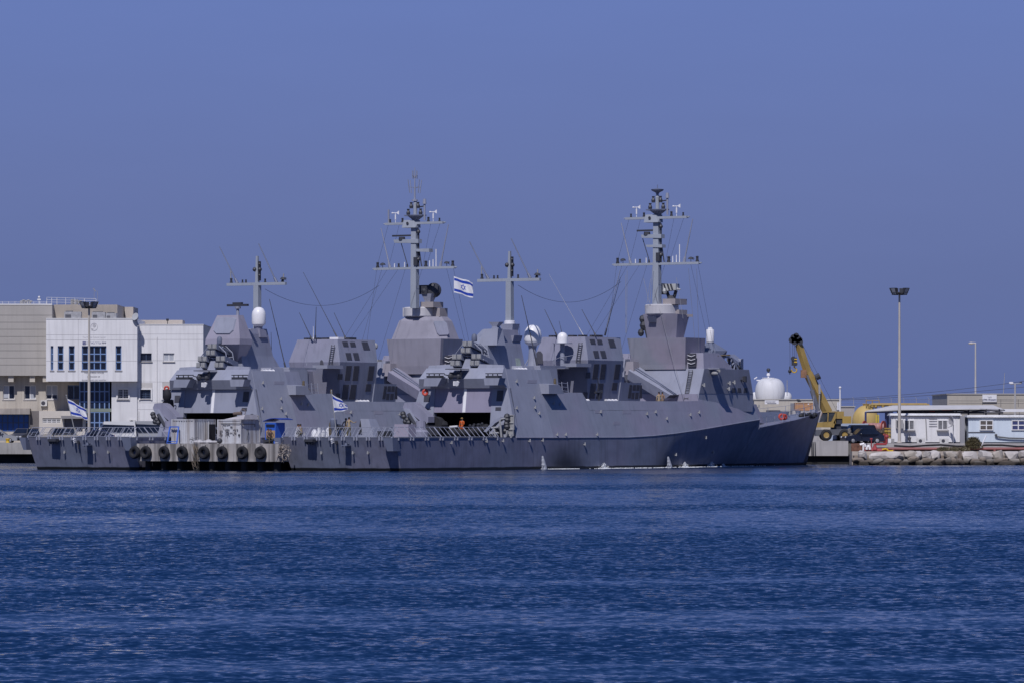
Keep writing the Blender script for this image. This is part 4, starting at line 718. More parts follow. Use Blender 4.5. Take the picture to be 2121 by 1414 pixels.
# ------------------------------------------------------------------ water
RIP = (.82, .50, .14, .15)
def make_water():
    import numpy as np
    ys = [-400., -100., 0., 30.]
    y = 50.
    while y < 300: ys.append(y); y += max(.16, .0032*y)
    while y < 560: ys.append(y); y += 3
    ys += [700, 1000, 2000, 5000, 14000]
    ys = np.array(ys); nx = 400
    t = np.concatenate([[-60, -20, -6, -2], np.linspace(-1, 1, nx), [2, 6, 20, 60]])
    X = t[None, :]*(4+.135*np.clip(ys, 40, 700))[:, None]; Y = np.repeat(ys[:, None], len(t), 1); Z = np.zeros_like(X)
    rng = np.random.RandomState(3)
    for i in range(40):
        L = .8*(1.055**i); th = rng.normal(-.25, .6); kx, ky = 2*math.pi/L*math.sin(th), 2*math.pi/L*math.cos(th)
        a = .012*(L/.9)**-.5*L/(2*math.pi)*rng.uniform(.5, 1.3)
        fade = np.clip((L*1.3-.0045*Y)/(L*.8), 0, 1)
        Z += a*fade*np.sin(kx*X+ky*Y+rng.uniform(0, 6.28)+.8*np.sin(X*.21+i)+.8*np.sin(Y*.17+1.7*i))
    Z *= np.clip((Y-45)/20, 0, 1)*np.clip((600-Y)/150, 0, 1)
    Z[:, :4] = 0; Z[:, -4:] = 0
    n, mcols = X.shape; v = np.stack([X, Y, Z], -1).reshape(-1, 3)
    i = np.arange(n*mcols).reshape(n, mcols); q = np.stack([i[:-1, :-1], i[:-1, 1:], i[1:, 1:], i[1:, :-1]], -1).reshape(-1, 4)
    me = bpy.data.meshes.new('water'); me.vertices.add(len(v)); me.vertices.foreach_set('co', v.ravel().astype('f4'))
    me.loops.add(q.size); me.loops.foreach_set('vertex_index', q.ravel().astype('i4')); me.polygons.add(len(q)); me.polygons.foreach_set('loop_start', np.arange(0, q.size, 4, dtype='i4'))
    me.update(calc_edges=True); me.polygons.foreach_set('use_smooth', np.ones(len(q), bool))
    m = bpy.data.materials.new('harbour_water'); m.use_nodes = True; tt = m.node_tree; b = tt.nodes['Principled BSDF']
    b.inputs['Base Color'].default_value = (.0025, .015, .052, 1); b.inputs['Roughness'].default_value = .07; b.inputs['IOR'].default_value = 1.333
    g_ = tt.nodes.new('ShaderNodeNewGeometry')
    def noise(sx, sy, det, rough=.55, dist=0.):
        mp = tt.nodes.new('ShaderNodeMapping'); mp.inputs['Scale'].default_value = (sx, sy, 1); tt.links.new(g_.outputs['Position'], mp.inputs[0])
        q_ = tt.nodes.new('ShaderNodeTexNoise'); q_.inputs['Scale'].default_value = 1; q_.inputs['Detail'].default_value = det; q_.inputs['Roughness'].default_value = rough; q_.inputs['Distortion'].default_value = dist; tt.links.new(mp.outputs[0], q_.inputs[0]); return q_.outputs[0]
    def mth(op, a, c=0., clamp=False):
        x = tt.nodes.new('ShaderNodeMath'); x.operation = op; x.use_clamp = clamp
        for k, o in enumerate((a, c)):
            if isinstance(o, bpy.types.NodeSocket): tt.links.new(o, x.inputs[k])
            else: x.inputs[k].default_value = o
        return x.outputs[0]
    s_ = tt.nodes.new('ShaderNodeSeparateXYZ'); tt.links.new(g_.outputs['Position'], s_.inputs[0])
    # slicks: long calm lanes lying across the harbour, bent by slow noise
    yw = mth('ADD', s_.outputs[1], mth('MULTIPLY', mth('MULTIPLY', mth('SUBTRACT', noise(.07, .012, 3), .5), .17), s_.outputs[1]))
    yw = mth('ADD', yw, mth('MULTIPLY', s_.outputs[0], -.12))
    calm = None
    for c_, h_, e_ in ((86.5, 3.8, 2.2), (69., 1.6, 2.5), (181., 20., 9.), (247., 26., 8.), (330., 26., 14.), (420., 40, 20), (109., 1.0, 4.)):
        r = tt.nodes.new('ShaderNodeMapRange'); r.interpolation_type = 'SMOOTHSTEP'; r.inputs[1].default_value = h_+e_; r.inputs[2].default_value = h_-e_*.3
        tt.links.new(mth('ABSOLUTE', mth('SUBTRACT', yw, c_)), r.inputs[0]); calm = r.outputs[0] if calm is None else mth('MAXIMUM', calm, r.outputs[0])
    patch = mth('MULTIPLY', mth('SUBTRACT', noise(.07, .03, 4, .6), .42), 3.0)
    calm = mth('MULTIPLY', calm, mth('ADD', .62, patch), True)
    amp = mth('SUBTRACT', 1., mth('MULTIPLY', calm, .62))
    # ripple slopes: three sizes of wavelets, each a random facet tilt; a fixed tilt towards the camera darkens the reflected sky
    def tilt(sx, sy, det, gain):
        mp = tt.nodes.new('ShaderNodeMapping'); mp.inputs['Scale'].default_value = (sx, sy, 1); tt.links.new(g_.outputs['Position'], mp.inputs[0])
        q_ = tt.nodes.new('ShaderNodeTexNoise'); q_.inputs['Scale'].default_value = 1; q_.inputs['Detail'].default_value = det; q_.inputs['Roughness'].default_value = .55; q_.inputs['Distortion'].default_value = .25; tt.links.new(mp.outputs[0], q_.inputs[0])
        v1 = tt.nodes.new('ShaderNodeVectorMath'); v1.operation = 'SUBTRACT'; tt.links.new(q_.outputs['Color'], v1.inputs[0]); v1.inputs[1].default_value = (.5, .5, .5)
        v2 = tt.nodes.new('ShaderNodeVectorMath'); v2.operation = 'MULTIPLY'; tt.links.new(v1.outputs[0], v2.inputs[0]); v2.inputs[1].default_value = (gain*.6, gain, 0); return v2.outputs[0]
    def vadd(a_, b_):
        v = tt.nodes.new('ShaderNodeVectorMath'); v.operation = 'ADD'
        for k, o_ in enumerate((a_, b_)):
            if isinstance(o_, bpy.types.NodeSocket): tt.links.new(o_, v.inputs[k])
            else: v.inputs[k].default_value = o_
        return v.outputs[0]
    sl = vadd(vadd(tilt(6.2, 4.2, 2, RIP[0]), tilt(2.7, 1.5, 2, RIP[1])), vadd(tilt(.45, .22, 2, RIP[2]), (0, -RIP[3], 0)))
    vs2 = tt.nodes.new('ShaderNodeVectorMath'); vs2.operation = 'SCALE'; tt.links.new(sl, vs2.inputs[0]); tt.links.new(amp, vs2.inputs[3])
    nn = tt.nodes.new('ShaderNodeVectorMath'); nn.operation = 'NORMALIZE'; tt.links.new(vadd(vs2.outputs[0], g_.outputs['Normal']), nn.inputs[0]); tt.links.new(nn.outputs[0], b.inputs['Normal'])
    me.materials.append(m); o = bpy.data.objects.new('water', me); col.objects.link(o); struct(o)
make_water()
# ------------------------------------------------------------------ quays and ground
CON = lambda: mat('quay_concrete', (.36, .345, .325), var=.2, scale=.5, streak=.5, slo=.45, grime=(.09, .085, .08), bump=.3, bscale=3, rough=.9)
CONL = lambda: mat('pale_concrete', (.42, .40, .39), var=.12, scale=.6, streak=.25, rough=.9)
GRD = lambda: mat('ground_asphalt', (.16, .155, .15), var=.2, rough=.95)
SHD = lambda: mat('shaded_footing_concrete', (.02, .02, .02), var=.4, scale=1, rough=.9)  # near-black tone paints the shade under quay and pier
def px_x(px, Y): return (px-CX)*Y/F
xr = px_x(1690, 486)
mb = MB(); mb.loft([[(-400, 500.6, -2), (xr, 500.6, -2), (xr, 486.6, -2), (400, 481, -2), (400, 900, -2), (-400, 900, -2)], [(-400, 500.6, 2.1), (xr, 500.6, 2.1), (xr, 486.6, 2.1), (400, 481, 2.1), (400, 900, 2.1), (-400, 900, 2.1)]]); struct(mb.build('ground', GRD()))
mb = MB(); mb.box((-400, 499.2, .97), (px_x(700, 500), 501.5, 2.17)); q = mb.build('quay', CON()); struct(q)
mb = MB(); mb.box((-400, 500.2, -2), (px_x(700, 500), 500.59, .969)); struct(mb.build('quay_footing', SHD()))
# bollard on the left quay
t = thing('bollard', 'yellow mooring bollard on the quay edge at far left', 'bollard', P(16, 916, 500.2)); mb = MB(); p = P(16, 916, 500.2); mb.lathe((p.x, p.y, 2.17), [(.22, 0), (.18, .12), (.18, .3), (.26, .36), (.24, .45), (.02, .47)], 14); mb.build('post', mat('yellow_paint', (.62, .40, .03), var=.15), t, True)
# right quay block
B_ = 483.
t = thing('concrete_quay_block', 'weathered concrete quay block under the yellow crane, undercut dark at the waterline', 'quay block', P(1720, 962, B_))
x0, x1 = px_x(1655, B_), px_x(1757, B_); z1 = P(0, 912, B_).z; zu_ = P(0, 943, B_).z
mb = MB(); mb.box((x0, B_, zu_), (x1, B_+14, z1)); mb.build('slab', CONL(), t)
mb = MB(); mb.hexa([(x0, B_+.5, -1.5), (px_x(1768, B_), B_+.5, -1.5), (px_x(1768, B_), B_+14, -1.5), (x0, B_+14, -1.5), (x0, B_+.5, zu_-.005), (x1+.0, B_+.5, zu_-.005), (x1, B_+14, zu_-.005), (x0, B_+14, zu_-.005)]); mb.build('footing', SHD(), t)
mb = MB()
for x in (1681, 1684, 1688): mb.tube(P(x, 914, B_-.12), P(x+.6, 942, B_-.12), .05)
mb.build('fender_chain', G('dark'), t)
# ------------------------------------------------------------------ the pier between the ships (ship directions, u along the pier)
def S3(u, v, z): return tuple(FS.world((u, v, z)))
PU = -2.8; VL2, VR2 = -19.9, -6.55
vL, vM0, vM1, vR = FS.face(283.5, 936, PU)[1], FS.face(402, 936, PU)[1], FS.face(408.5, 936, PU)[1], FS.face(577, 936, PU)[1]
ZT, ZB = 2.33, .80
pier = thing('pier', 'stained concrete pier end on dark piles between the two corvettes, hung with tyres', 'pier', S3(PU, (vL+vR)/2, 0), math.atan2(SX.y, SX.x))
PCON = lambda: mat('pier_concrete', (.40, .375, .36), var=.2, scale=.7, streak=.75, slo=.42, grime=(.06, .055, .055), bump=.4, bscale=2.5, rough=.95)
def pbox(mb, u0, u1, v0, v1, z0, z1): mb.hexa([S3(u0, v0, z0), S3(u0, v1, z0), S3(u1, v1, z0), S3(u1, v0, z0), S3(u0, v0, z1), S3(u0, v1, z1), S3(u1, v1, z1), S3(u1, v0, z1)])
for a, b in ((vL, vM0), (vM1, vR)):
    mb = MB(); pbox(mb, PU, PU+1.7, a, b, ZB, ZT); mb.build('slab', PCON(), pier)
mb = MB(); pbox(mb, PU+1.71, 108, VL2, VR2, ZB, ZT-.01); mb.build('deck_slab', PCON(), pier)
for k in range(9):
    v = vL+.7+(vR-vL-1.4)*k/8
    for u in (PU+.8,):
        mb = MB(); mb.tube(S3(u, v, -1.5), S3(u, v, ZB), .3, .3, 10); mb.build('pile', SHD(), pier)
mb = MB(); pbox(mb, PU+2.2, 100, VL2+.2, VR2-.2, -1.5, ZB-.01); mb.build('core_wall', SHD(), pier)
mb = MB(); random.seed(5)
for k in range(26):
    p = Vector((PU-.05, random.uniform(vM0-.1, vM1+.2), random.uniform(-.0, 1.9))); mb.tube(S3(*p), S3(p[0]-.1, p[1]+random.uniform(-.25, .25), p[2]+random.uniform(.2, .7)), .035, .02, 4)
mb.build('frayed_rope', mat('old_rope', (.20, .16, .12), var=.3), pier)
mb = MB()
for k in range(60):
    p = Vector((PU+.2+random.uniform(-.3, .5), vR+random.uniform(-.1, .75), random.uniform(.9, 2.25))); mb.tube(S3(*p), S3(p[0]+random.uniform(-.2, .2), p[1]+random.uniform(-.3, .3), p[2]+random.uniform(-.35, .35)), .05, .03, 4)
mb.build('broken_edge', mat('rubble_concrete', (.27, .23, .20), var=.3, scale=2), pier)
TL = ['tyre fender at the far left corner of the pier beside the ship', 'tyre fender second from the left on the pier face', 'tyre fender under the blue leaning frame on the pier face', 'tyre fender just left of the joint in the pier face', 'tyre fender just right of the joint in the pier face', 'tyre fender below the open container doorway on the pier face', 'tyre fender below the right-hand end of the graffiti container', 'rightmost tyre fender on the pier face, its centre filled in']
for i, (x, dv) in enumerate(((279, 0), (302, 0), (340, 0), (377.5, 0), (422.5, 0), (460, 0), (502, 0), (539.5, 0))):
    v = FS.face(x, 936, PU-.25)[1]; zc = 1.56; L_ = 'black '+TL[i]
    t = thing('tyre_fender', L_, 'tyre', S3(PU-.25, v, zc), 0, 'tyres hung along the pier face')
    mb = MB(); ax = -AX+SX*.06*math.sin(i*2.1)+Vector((0, 0, .10*math.cos(i))); mb.torus(S3(PU-.27, v, zc), .38, .2, ax, 24, 10, 1.05); mb.torus(S3(PU-.42, v, zc), .43, .07, ax, 24, 6); mb.build('tread', G('black'), t, True)
    mb = MB(); mb.tube(S3(PU-.03, v, ZT-.1), S3(PU-.12, v, zc+.4), .035); mb.tube(S3(PU-.02, v-.35, ZT-.25), S3(PU-.12, v-.1, zc+.3), .03); mb.build('chain', G('dark'), t)
    if i == 7: mb = MB(); c = Vector(S3(PU-.27, v, zc)); mb.lathe(c, [(.24, -.12), (.24, .1), (.02, .12)], 16, -AX); mb.build('hub_disc', G('black'), t)
# ------------------------------------------------------------------ containers and gear on the pier
CW = lambda: mat('container_white', (.52, .53, .56), var=.10, scale=.8, streak=.6, slo=.44, grime=(.20, .16, .14), rough=.7)
def container(label, pl, pr, ps, ptop, u0, ribs, gname):
    va, vb = FS.face(pl, 890, u0)[1], FS.face(pr, 890, u0)[1]; ue = FS.side(ps, 890, vb)[0]; zt = FS.z(ptop, u0, vb)
    T = thing('shipping_container', label, 'container', S3(u0, (va+vb)/2, ZT), math.atan2(SX.y, SX.x), gname)
    mb = MB(); pbox(mb, u0+.05, ue-.05, va+.05, vb-.05, ZT+.02, zt-.03); mb.build('body', CW(), T)
    mb = MB()
    for u in (u0, ue-.12):
        for v in (va, vb-.12): pbox(mb, u, u+.12, v, v+.12, ZT, zt)
    for z in (ZT, zt-.12):
        pbox(mb, u0, u0+.12, va+.12, vb-.12, z, z+.12); pbox(mb, ue-.12, ue, va+.12, vb-.12, z, z+.12); pbox(mb, u0+.12, ue-.12, vb-.12, vb, z, z+.12); pbox(mb, u0+.12, ue-.12, va, va+.12, z, z+.12)
    mb.build('corner_frame', CW(), T)
    if ribs:
        mb = MB(); n = 9
        for k in range(n): v = va+.2+(vb-va-.4)*(k+.5)/n; pbox(mb, u0+.01, u0+.05, v-.045, v+.045, ZT+.12, zt-.12)
        n = 11
        for k in range(n): u = u0+.2+(ue-u0-.4)*(k+.5)/n; pbox(mb, u-.06, u+.06, vb-.05, vb-.005, ZT+.12, zt-.12)
        mb.build('corrugation', CW(), T)
        mb = MB()
        for k in range(8): v = va+.3+(vb-va-.6)*k/7; pbox(mb, u0-.004, u0+.02, v-.05, v+.05, zt-.2, zt-.14)
        mb.build('vent_slot', G('dark'), T)
    return T, va, vb, ue, zt
T1, va1, vb1, ue1, zt1 = container('white ribbed container on the pier behind the blue frame, left of the graffiti one', 355, 402.5, 447, 867, 2.0, True, 'containers on the pier')
mb = MB(); u = ue1-1.0; pbox(mb, u-.3, ue1-.1, vb1-.01, vb1+.03, ZT+.05, zt1-.45); mb.build('doorway', mat('dark_opening', (.012, .012, .014)), T1)
mb = MB(); a = S3(u-.3, vb1+.02, ZT+.1); mb.hexa([S3(u-.32, vb1+.0, ZT+.1), S3(u-.9, vb1+.55, ZT+.1), S3(u-.88, vb1+.62, ZT+.1), S3(u-.3, vb1+.06, ZT+.1), S3(u-.32, vb1, zt1-.3), S3(u-.9, vb1+.55, zt1-.2), S3(u-.88, vb1+.62, zt1-.2), S3(u-.3, vb1+.06, zt1-.3)]); mb.build('open_door', CW(), T1, label='white container door leaf standing open')
T2, va2, vb2, ue2, zt2 = container('white smooth-sided container on the pier covered with black graffiti scrawls', 450, 499, 539.5, 867.5, 1.7, False, 'containers on the pier')
gm_ = mat('graffiti_paint', (.06, .055, .06)); Kg = crop(330, 740, 7.854)
def scrawl(paths, w_=.022):
    mb = MB()
    for pth in paths:
        q = [FS.face(*Kg(*p), 1.69) for p in pth]; mb.path([S3(*p) for p in q], w_, 4)
    return mb
scrawl([[(1040, 1075), (1060, 1100), (1085, 1095), (1082, 1080)], [(1095, 1095), (1120, 1098), (1118, 1080)], [(1125, 1080), (1140, 1095), (1145, 1075)], [(1040, 1075), (1032, 1130), (1055, 1165)],
        [(980, 1180), (990, 1200), (1005, 1175)], [(1010, 1190), (1028, 1200), (1020, 1175)], [(975, 1220), (1010, 1215), (985, 1250), (980, 1270)], [(1000, 1250), (1025, 1245), (1015, 1272), (995, 1270)],
        [(1075, 1170), (1100, 1158), (1135, 1165), (1130, 1190), (1075, 1190), (1075, 1170)], [(1080, 1205), (1130, 1205)], [(1105, 1160), (1105, 1225)], [(1075, 1225), (1135, 1225), (1110, 1240), (1075, 1265)], [(1110, 1240), (1140, 1270)], [(1105, 1240), (1108, 1300)],
        [(1145, 1225), (1150, 1215), (1156, 1228), (1164, 1215), (1172, 1228), (1182, 1215), (1188, 1228)], [(1195, 1245), (1212, 1255), (1215, 1205)], [(1228, 1205), (1228, 1228), (1252, 1226)], [(1246, 1205), (1246, 1255)],
        [(1198, 1165), (1215, 1178), (1222, 1160)], [(1228, 1165), (1240, 1165), (1232, 1185), (1246, 1185)], [(1255, 1160), (1278, 1162), (1262, 1188), (1280, 1188)], [(1155, 1115), (1185, 1115), (1183, 1138), (1158, 1140), (1155, 1115)]]).build('graffiti', gm_, T2)
mb = MB(); p = FS.face(*Kg(1298, 1258), 1.68); mb.lathe(S3(*p), [(.1, -.03), (.1, .04)], 10, AX); mb.path([S3(*FS.face(*Kg(1000, 1062), 1.66)), S3(*FS.face(*Kg(1330, 1072), 1.66)), S3(*FS.face(*Kg(1335, 1020), 1.66))], .025); mb.build('pipe_and_port', G('dark'), T2)
mb = MB(); us = [ue2*.0+1.9, ue2-.2]; zz_ = zt2-.42
mb.path([S3(1.9, vb2+.03, zz_), S3(ue2-.9, vb2+.03, zz_), S3(ue2-.9, vb2+.03, zz_-.25)], .03)
mb.path([S3(2.6, vb2+.03, ZT+.3), S3(2.75, vb2+.03, ZT+.9), S3(2.7, vb2+.03, ZT+1.3)], .03); mb.build('side_cable', G('dark'), T2)
mb = MB(); mb.hexa([S3(1.8, vb2-1.9, zt2+.01), S3(1.8, vb2+.2, zt2+.01), S3(4, vb2+.2, zt2+.01), S3(4, vb2-1.9, zt2+.01), S3(2.2, vb2-1.9, zt2+.05), S3(2.2, vb2+.1, zt2+.42), S3(4, vb2+.1, zt2+.42), S3(4, vb2-1.9, zt2+.05)]); tag(mb.build('roof_board', mat('faded_board', (.42, .40, .42), var=.2)), 'pale warped board lying on top of the graffiti container', 'board')
mb = MB(); mb.torus(S3(2.4, vb2-.3, zt2+.62), .28, .03, AX, 16, 5); mb.tube(S3(2.4, vb2-1.3, zt2+.5), S3(2.5, vb2-.5, zt2+.55), .13, .16, 8); tag(mb.build('canvas_roll', mat('brown_canvas', (.16, .12, .10), var=.3)), 'brown canvas roll with a wire hoop on the graffiti container roof', 'canvas roll')
# leaning blue frame
t = thing('blue_trestle', 'bright blue steel frame leaning against the ribbed white container', 'frame', S3(1.4, FS.face(358, 918, 1.4)[1], ZT)); mb = MB()
a = [FS.face(x, y, uu) for x, y, uu in ((346.5, 917.5, 1.2), (366, 917.5, 1.2), (370, 883, 1.75), (352, 883, 1.75))]
for p, q in ((0, 1), (1, 2), (2, 3), (3, 0)): mb.bar(S3(*a[p]), S3(*a[q]), .12, .1)
mb.bar(S3(*a[0].lerp(a[3], .12)), S3(*a[1].lerp(a[2], .12)), .3, .06); mb.build('tubing', G('blue'), t)
# blue kiosk
kv0, kv1 = FS.face(549, 900, 3.2)[1], FS.face(571, 900, 3.2)[1]; kz = FS.z(866, 3.2, kv0)
t = thing('kiosk', 'small blue booth with curved roof and tan board at right end of the pier', 'kiosk', S3(3.2, (kv0+kv1)/2, ZT), math.atan2(SX.y, SX.x))
mb = MB(); pbox(mb, 3.2, 4.6, kv0, kv1, ZT, kz-.35); mb.build('booth', G('blue'), t)
mb = MB(); r_ = []
for k in range(9):
    f_ = k/8; v = kv0-.1+(kv1-kv0+.75)*f_; z = kz-.42+.42*math.sin(math.pi*(.12+.62*f_)); r_.append([S3(3.0, v, z), S3(4.9, v, z), S3(4.9, v, z+.06), S3(3.0, v, z+.06)])
mb.loft(r_); mb.build('curved_roof', mat('deep_blue_paint', (.03, .06, .28), var=.1), t)
mb = MB(); pbox(mb, 3.13, 3.19, kv0+.15, kv1-.05, ZT+.45, ZT+1.15); mb.build('board', mat('tan_board', (.38, .26, .14), var=.15), t)
mb = MB(); pbox(mb, 3.14, 3.19, kv0+.15, kv1-.1, kz-.72, kz-.5); mb.build('window', G('glass'), t)
mb = MB(); c = FS.face(502, 914, 1.0); mb.ball(S3(1.0, FS.face(455, 914, 1.0)[1], ZT+.24), .25, 10); tag(mb.build('fender_ball', G('dark'), None, True), 'dark round buoy on the pier between the two containers', 'buoy')
mb = MB()
for k in range(7): v = FS.face(408+k*6, 915, 1.1)[1]; mb.ball(S3(1.1, v, ZT+.12), (.35, .3, .2+.08*math.sin(k*2)), 8)
tag(mb.build('tarpaulin_heap', mat('grey_tarpaulin', (.40, .39, .40), var=.2, scale=2), None, True), 'grey tarpaulin heaped on the pier at the foot of the ribbed container', 'tarpaulin')
mb = MB()
random.seed(9)
for k in range(9):
    a = FS.face(392+random.uniform(0, 20), 905+random.uniform(-2, 12), 1.6); b = FS.face(392+random.uniform(0, 20), 905+random.uniform(-2, 12), 1.5); mb.tube(S3(*a), S3(*b), .018, n=4)
tag(mb.build('cable_tangle', G('dark')), 'thin black cable tangle in front of the ribbed white container', 'cable')
# mooring bridge / gangway boards at the pier's right end
mb = MB(); mb.bar(S3(.6, VR2-1.9, ZT+.1), S3(.5, -6.0, 2.95), .5, .07); mb.bar(S3(.5, vR-2.4, ZT+.06), S3(.3, vR+.5, ZT+.35), .35, .06); tag(mb.build('gangplank', G('dark')), 'dark gangplank from the pier end up to the near ship', 'gangplank')
mb = MB()
for k in range(4): 
    a = Vector(S3(PU+.6, vR-.8+.1*k, ZT+.1)); b = Vector(S3(-.7, -5.9, 2.4-.1*k)); pts = [a.lerp(b, i/8)-Vector((0, 0, .35*math.sin(math.pi*i/8))) for i in range(9)]; mb.path(pts, .035, 5)
tag(mb.build('mooring_lines', mat('pale_rope', (.45, .44, .46), var=.2)), 'pale slack mooring ropes between pier end and near ship', 'mooring ropes')
# ------------------------------------------------------------------ left: buildings behind the quay
def holes_wall(mb, x0, x1, z0, z1, holes, y0, y1):
    xs = sorted({x0, x1, *[h[0] for h in holes], *[h[1] for h in holes]}); zs = sorted({z0, z1, *[h[2] for h in holes], *[h[3] for h in holes]})
    xs = [x for x in xs if x0 <= x <= x1]; zs = [z for z in zs if z0 <= z <= z1]
    for a, b in zip(xs, xs[1:]):
        run = None
        for c, d in zip(zs, zs[1:]):
            inside = any(h[0] < (a+b)/2 < h[1] and h[2] < (c+d)/2 < h[3] for h in holes)
            if not inside: run = (run[0], d) if run else (c, d)
            if (inside or d == zs[-1]) and run: mb.box((a, y0, run[0]), (b, y1, run[1])); run = None
def rc(x0, y0, x1, y1, Y): a = P(x0, y1, Y); b = P(x1, y0, Y); return (a.x, b.x, a.z, b.z)      # pixel box -> x0, x1, z0, z1
FB = lambda: mat('blue_window_frame', (.18, .28, .50), var=.08)
FW = lambda: mat('white_window_frame', (.72, .71, .70), var=.05)
def window(parent, r, y, nc, nr, fm, fw=.07, sill=True, glass=None, blind=None, bars=False):
    x0, x1, z0, z1 = r; mb = MB()
    mb.box((x0, y, z0), (x0+fw, y+.12, z1)); mb.box((x1-fw, y, z0), (x1, y+.12, z1)); mb.box((x0+fw, y, z0), (x1-fw, y+.12, z0+fw)); mb.box((x0+fw, y, z1-fw), (x1-fw, y+.12, z1))
    for k in range(1, nc): x = x0+(x1-x0)*k/nc; mb.box((x-fw*.6, y+.005, z0+fw), (x+fw*.6, y+.115, z1-fw))
    for k in range(1, nr): z = z0+(z1-z0)*k/nr; mb.box((x0+fw, y+.01, z-fw*.6), (x1-fw, y+.11, z+fw*.6))
    if bars:
        for k in range(1, 7): x = x0+(x1-x0)*k/7; mb.box((x-.015, y-.06, z0+.05), (x+.015, y-.04, z1-.05))
        for k in range(1, 4): z = z0+(z1-z0)*k/4; mb.box((x0+.03, y-.065, z-.015), (x1-.03, y-.045, z+.015))
    w_ = mb.build('window', fm, parent)
    mb = MB(); mb.box((x0+fw*.5, y+.05, z0+fw*.5), (x1-fw*.5, y+.07, z1-fw*.5)); mb.build('pane', glass or G('glass'), w_)
    if blind is not None:
        mb = MB(); a, b, c = blind; mb.box((x0+(x1-x0)*a+.02, y+.025, z1-(z1-z0)*c), (x0+(x1-x0)*b-.02, y+.045, z1-fw)); mb.build('blind', mat('pale_blind', (.42, .44, .48)), w_)
    if sill: mb = MB(); mb.box((x0-.1, y-.28, z0-.12), (x1+.1, y+.1, z0-.01)); mb.build('sill', CONL(), w_)
    return w_
def text_mesh(s, size, cx_, y, z, m, parent, name='lettering', width=None):
    cu = bpy.data.curves.new('t', 'FONT'); cu.body = s; cu.size = size; cu.align_x = 'CENTER'; cu.extrude = .012
    o = bpy.data.objects.new('t', cu); col.objects.link(o); bpy.context.view_layer.update()
    me = bpy.data.meshes.new_from_object(o.evaluated_get(bpy.context.evaluated_depsgraph_get())); bpy.data.objects.remove(o)
    vs_ = [v.co.copy() for v in me.vertices]; fs = [tuple(p.vertices) for p in me.polygons]
    if not vs_: return None
    w0 = max(v.x for v in vs_)-min(v.x for v in vs_); k = width/w0 if width else 1; mid = (max(v.x for v in vs_)+min(v.x for v in vs_))/2
    mb = MB(); mb.add([(cx_+(v.x-mid)*k, y-v.z, z+v.y) for v in vs_], fs); return mb.build(name, m, parent)
YB, YF, YR, YW = 534.0, 531.0, 532.6, 535.4          # beige slab, white culture block, right wing, recessed lower wall
GZ = 2.12
BEI = lambda: mat('beige_cladding', (.40, .375, .345), var=.07, scale=.25, streak=.14, rough=.85)
CRM = lambda: mat('cream_render', (.51, .465, .40), var=.12, scale=.4, streak=.3, slo=.46, grime=(.22, .19, .16), rough=.9)
WHT = lambda: mat('white_render', (.74, .73, .73), var=.06, scale=.3, streak=.28, slo=.46, grime=(.42, .41, .41), rough=.85)
bb = thing('beige_building', 'long beige panel-clad building with cream ground floors at far left', 'building', (px_x(20, YB), YB, GZ))
r = rc(-140, 632, 108, 777, YB); mb = MB(); mb.box((r[0], YB, r[2]), (r[1], YB+22, r[3])); ub = mb.build('upper_floors', BEI(), bb)
mb = MB()
for y in (653, 667.5, 682, 697, 711, 725.5, 740.5, 755): z = P(0, y, YB).z; mb.box((r[0], YB-.012, z-.02), (r[1], YB+.02, z+.02))
mb.build('panel_joints', mat('joint_dark', (.17, .16, .15)), ub)
mb = MB(); mb.box((r[0], YB-.05, r[3]), (r[1], YB+.4, r[3]+.14)); mb.build('roof_coping', FW(), ub)
r2 = rc(107, 632, 200, 662, YB+5); mb = MB(); mb.box((r[1]+.01, YB+2, r2[2]-4), (px_x(258, YB+12), YB+21, P(0, 636, YB+12).z)); mb.build('rear_block', mat('brown_render', (.38, .335, .285), var=.08, streak=.15), bb)
q = rc(258, 636, 276, 700, YB+11); mb = MB(); mb.box((q[0]+.01, YB+11, q[2]), (q[1], YB+18, q[3])); mb.build('stair_tower', mat('warm_render', (.45, .40, .35), var=.06), bb)
# recessed lower wall
lw = rc(-140, 777, 170, 891, YW); holes = [rc(a, 797, b, 826, YW) for a, b in ((6, 30), (50, 74), (95, 119), (140, 165))]+[rc(-40, 856, 60, 893, YW)]
mb = MB(); holes_wall(mb, lw[0], lw[1], GZ-.3, lw[3], holes, YW, YW+.4); low = mb.build('lower_floors', CRM(), bb)
mb = MB(); mb.box((lw[0], YW+.42, GZ-.3), (lw[1], YW+20, lw[3])); mb.build('interior_core', mat('dark_interior', (.05, .05, .055)), bb)
for i, h in enumerate(holes[:4]): window(bb, h, YW+.22, 2, 1, FW() if i < 3 else FB(), .08, True, None, [(0, .5, .9), (.5, 1, .95), (0, 1, .7), None][i])
h = holes[4]; window(bb, h, YW+.2, 9, 2, mat('steel_blue_frame', (.07, .10, .17)), .08, False, mat('blue_shutter_glass', (.03, .10, .36), rough=.35, var=.2))
mb = MB()
for x in (16.5, 61, 88): a = rc(x, 777, x+11, 790, YB); mb.box((a[0], YB+.25, a[2]), (a[1], YW-.001, a[3]-.01))
mb.build('bracket', CRM(), low)
mb = MB(); a = rc(-140, 845, 64, 857, YW); mb.box((a[0], YW-1.2, a[2]), (a[1], YW-.002, a[3])); mb.build('canopy', mat('stained_canopy', (.36, .32, .28), var=.3, scale=.6, streak=.5), low)
a = rc(63, 850, 82, 893, YW); mb = MB(); mb.box((a[0], YW-.25, GZ-.2), (a[1], YW-.003, a[3])); mb.build('door_bay', mat('grey_brown_panel', (.17, .155, .15), var=.15), low)
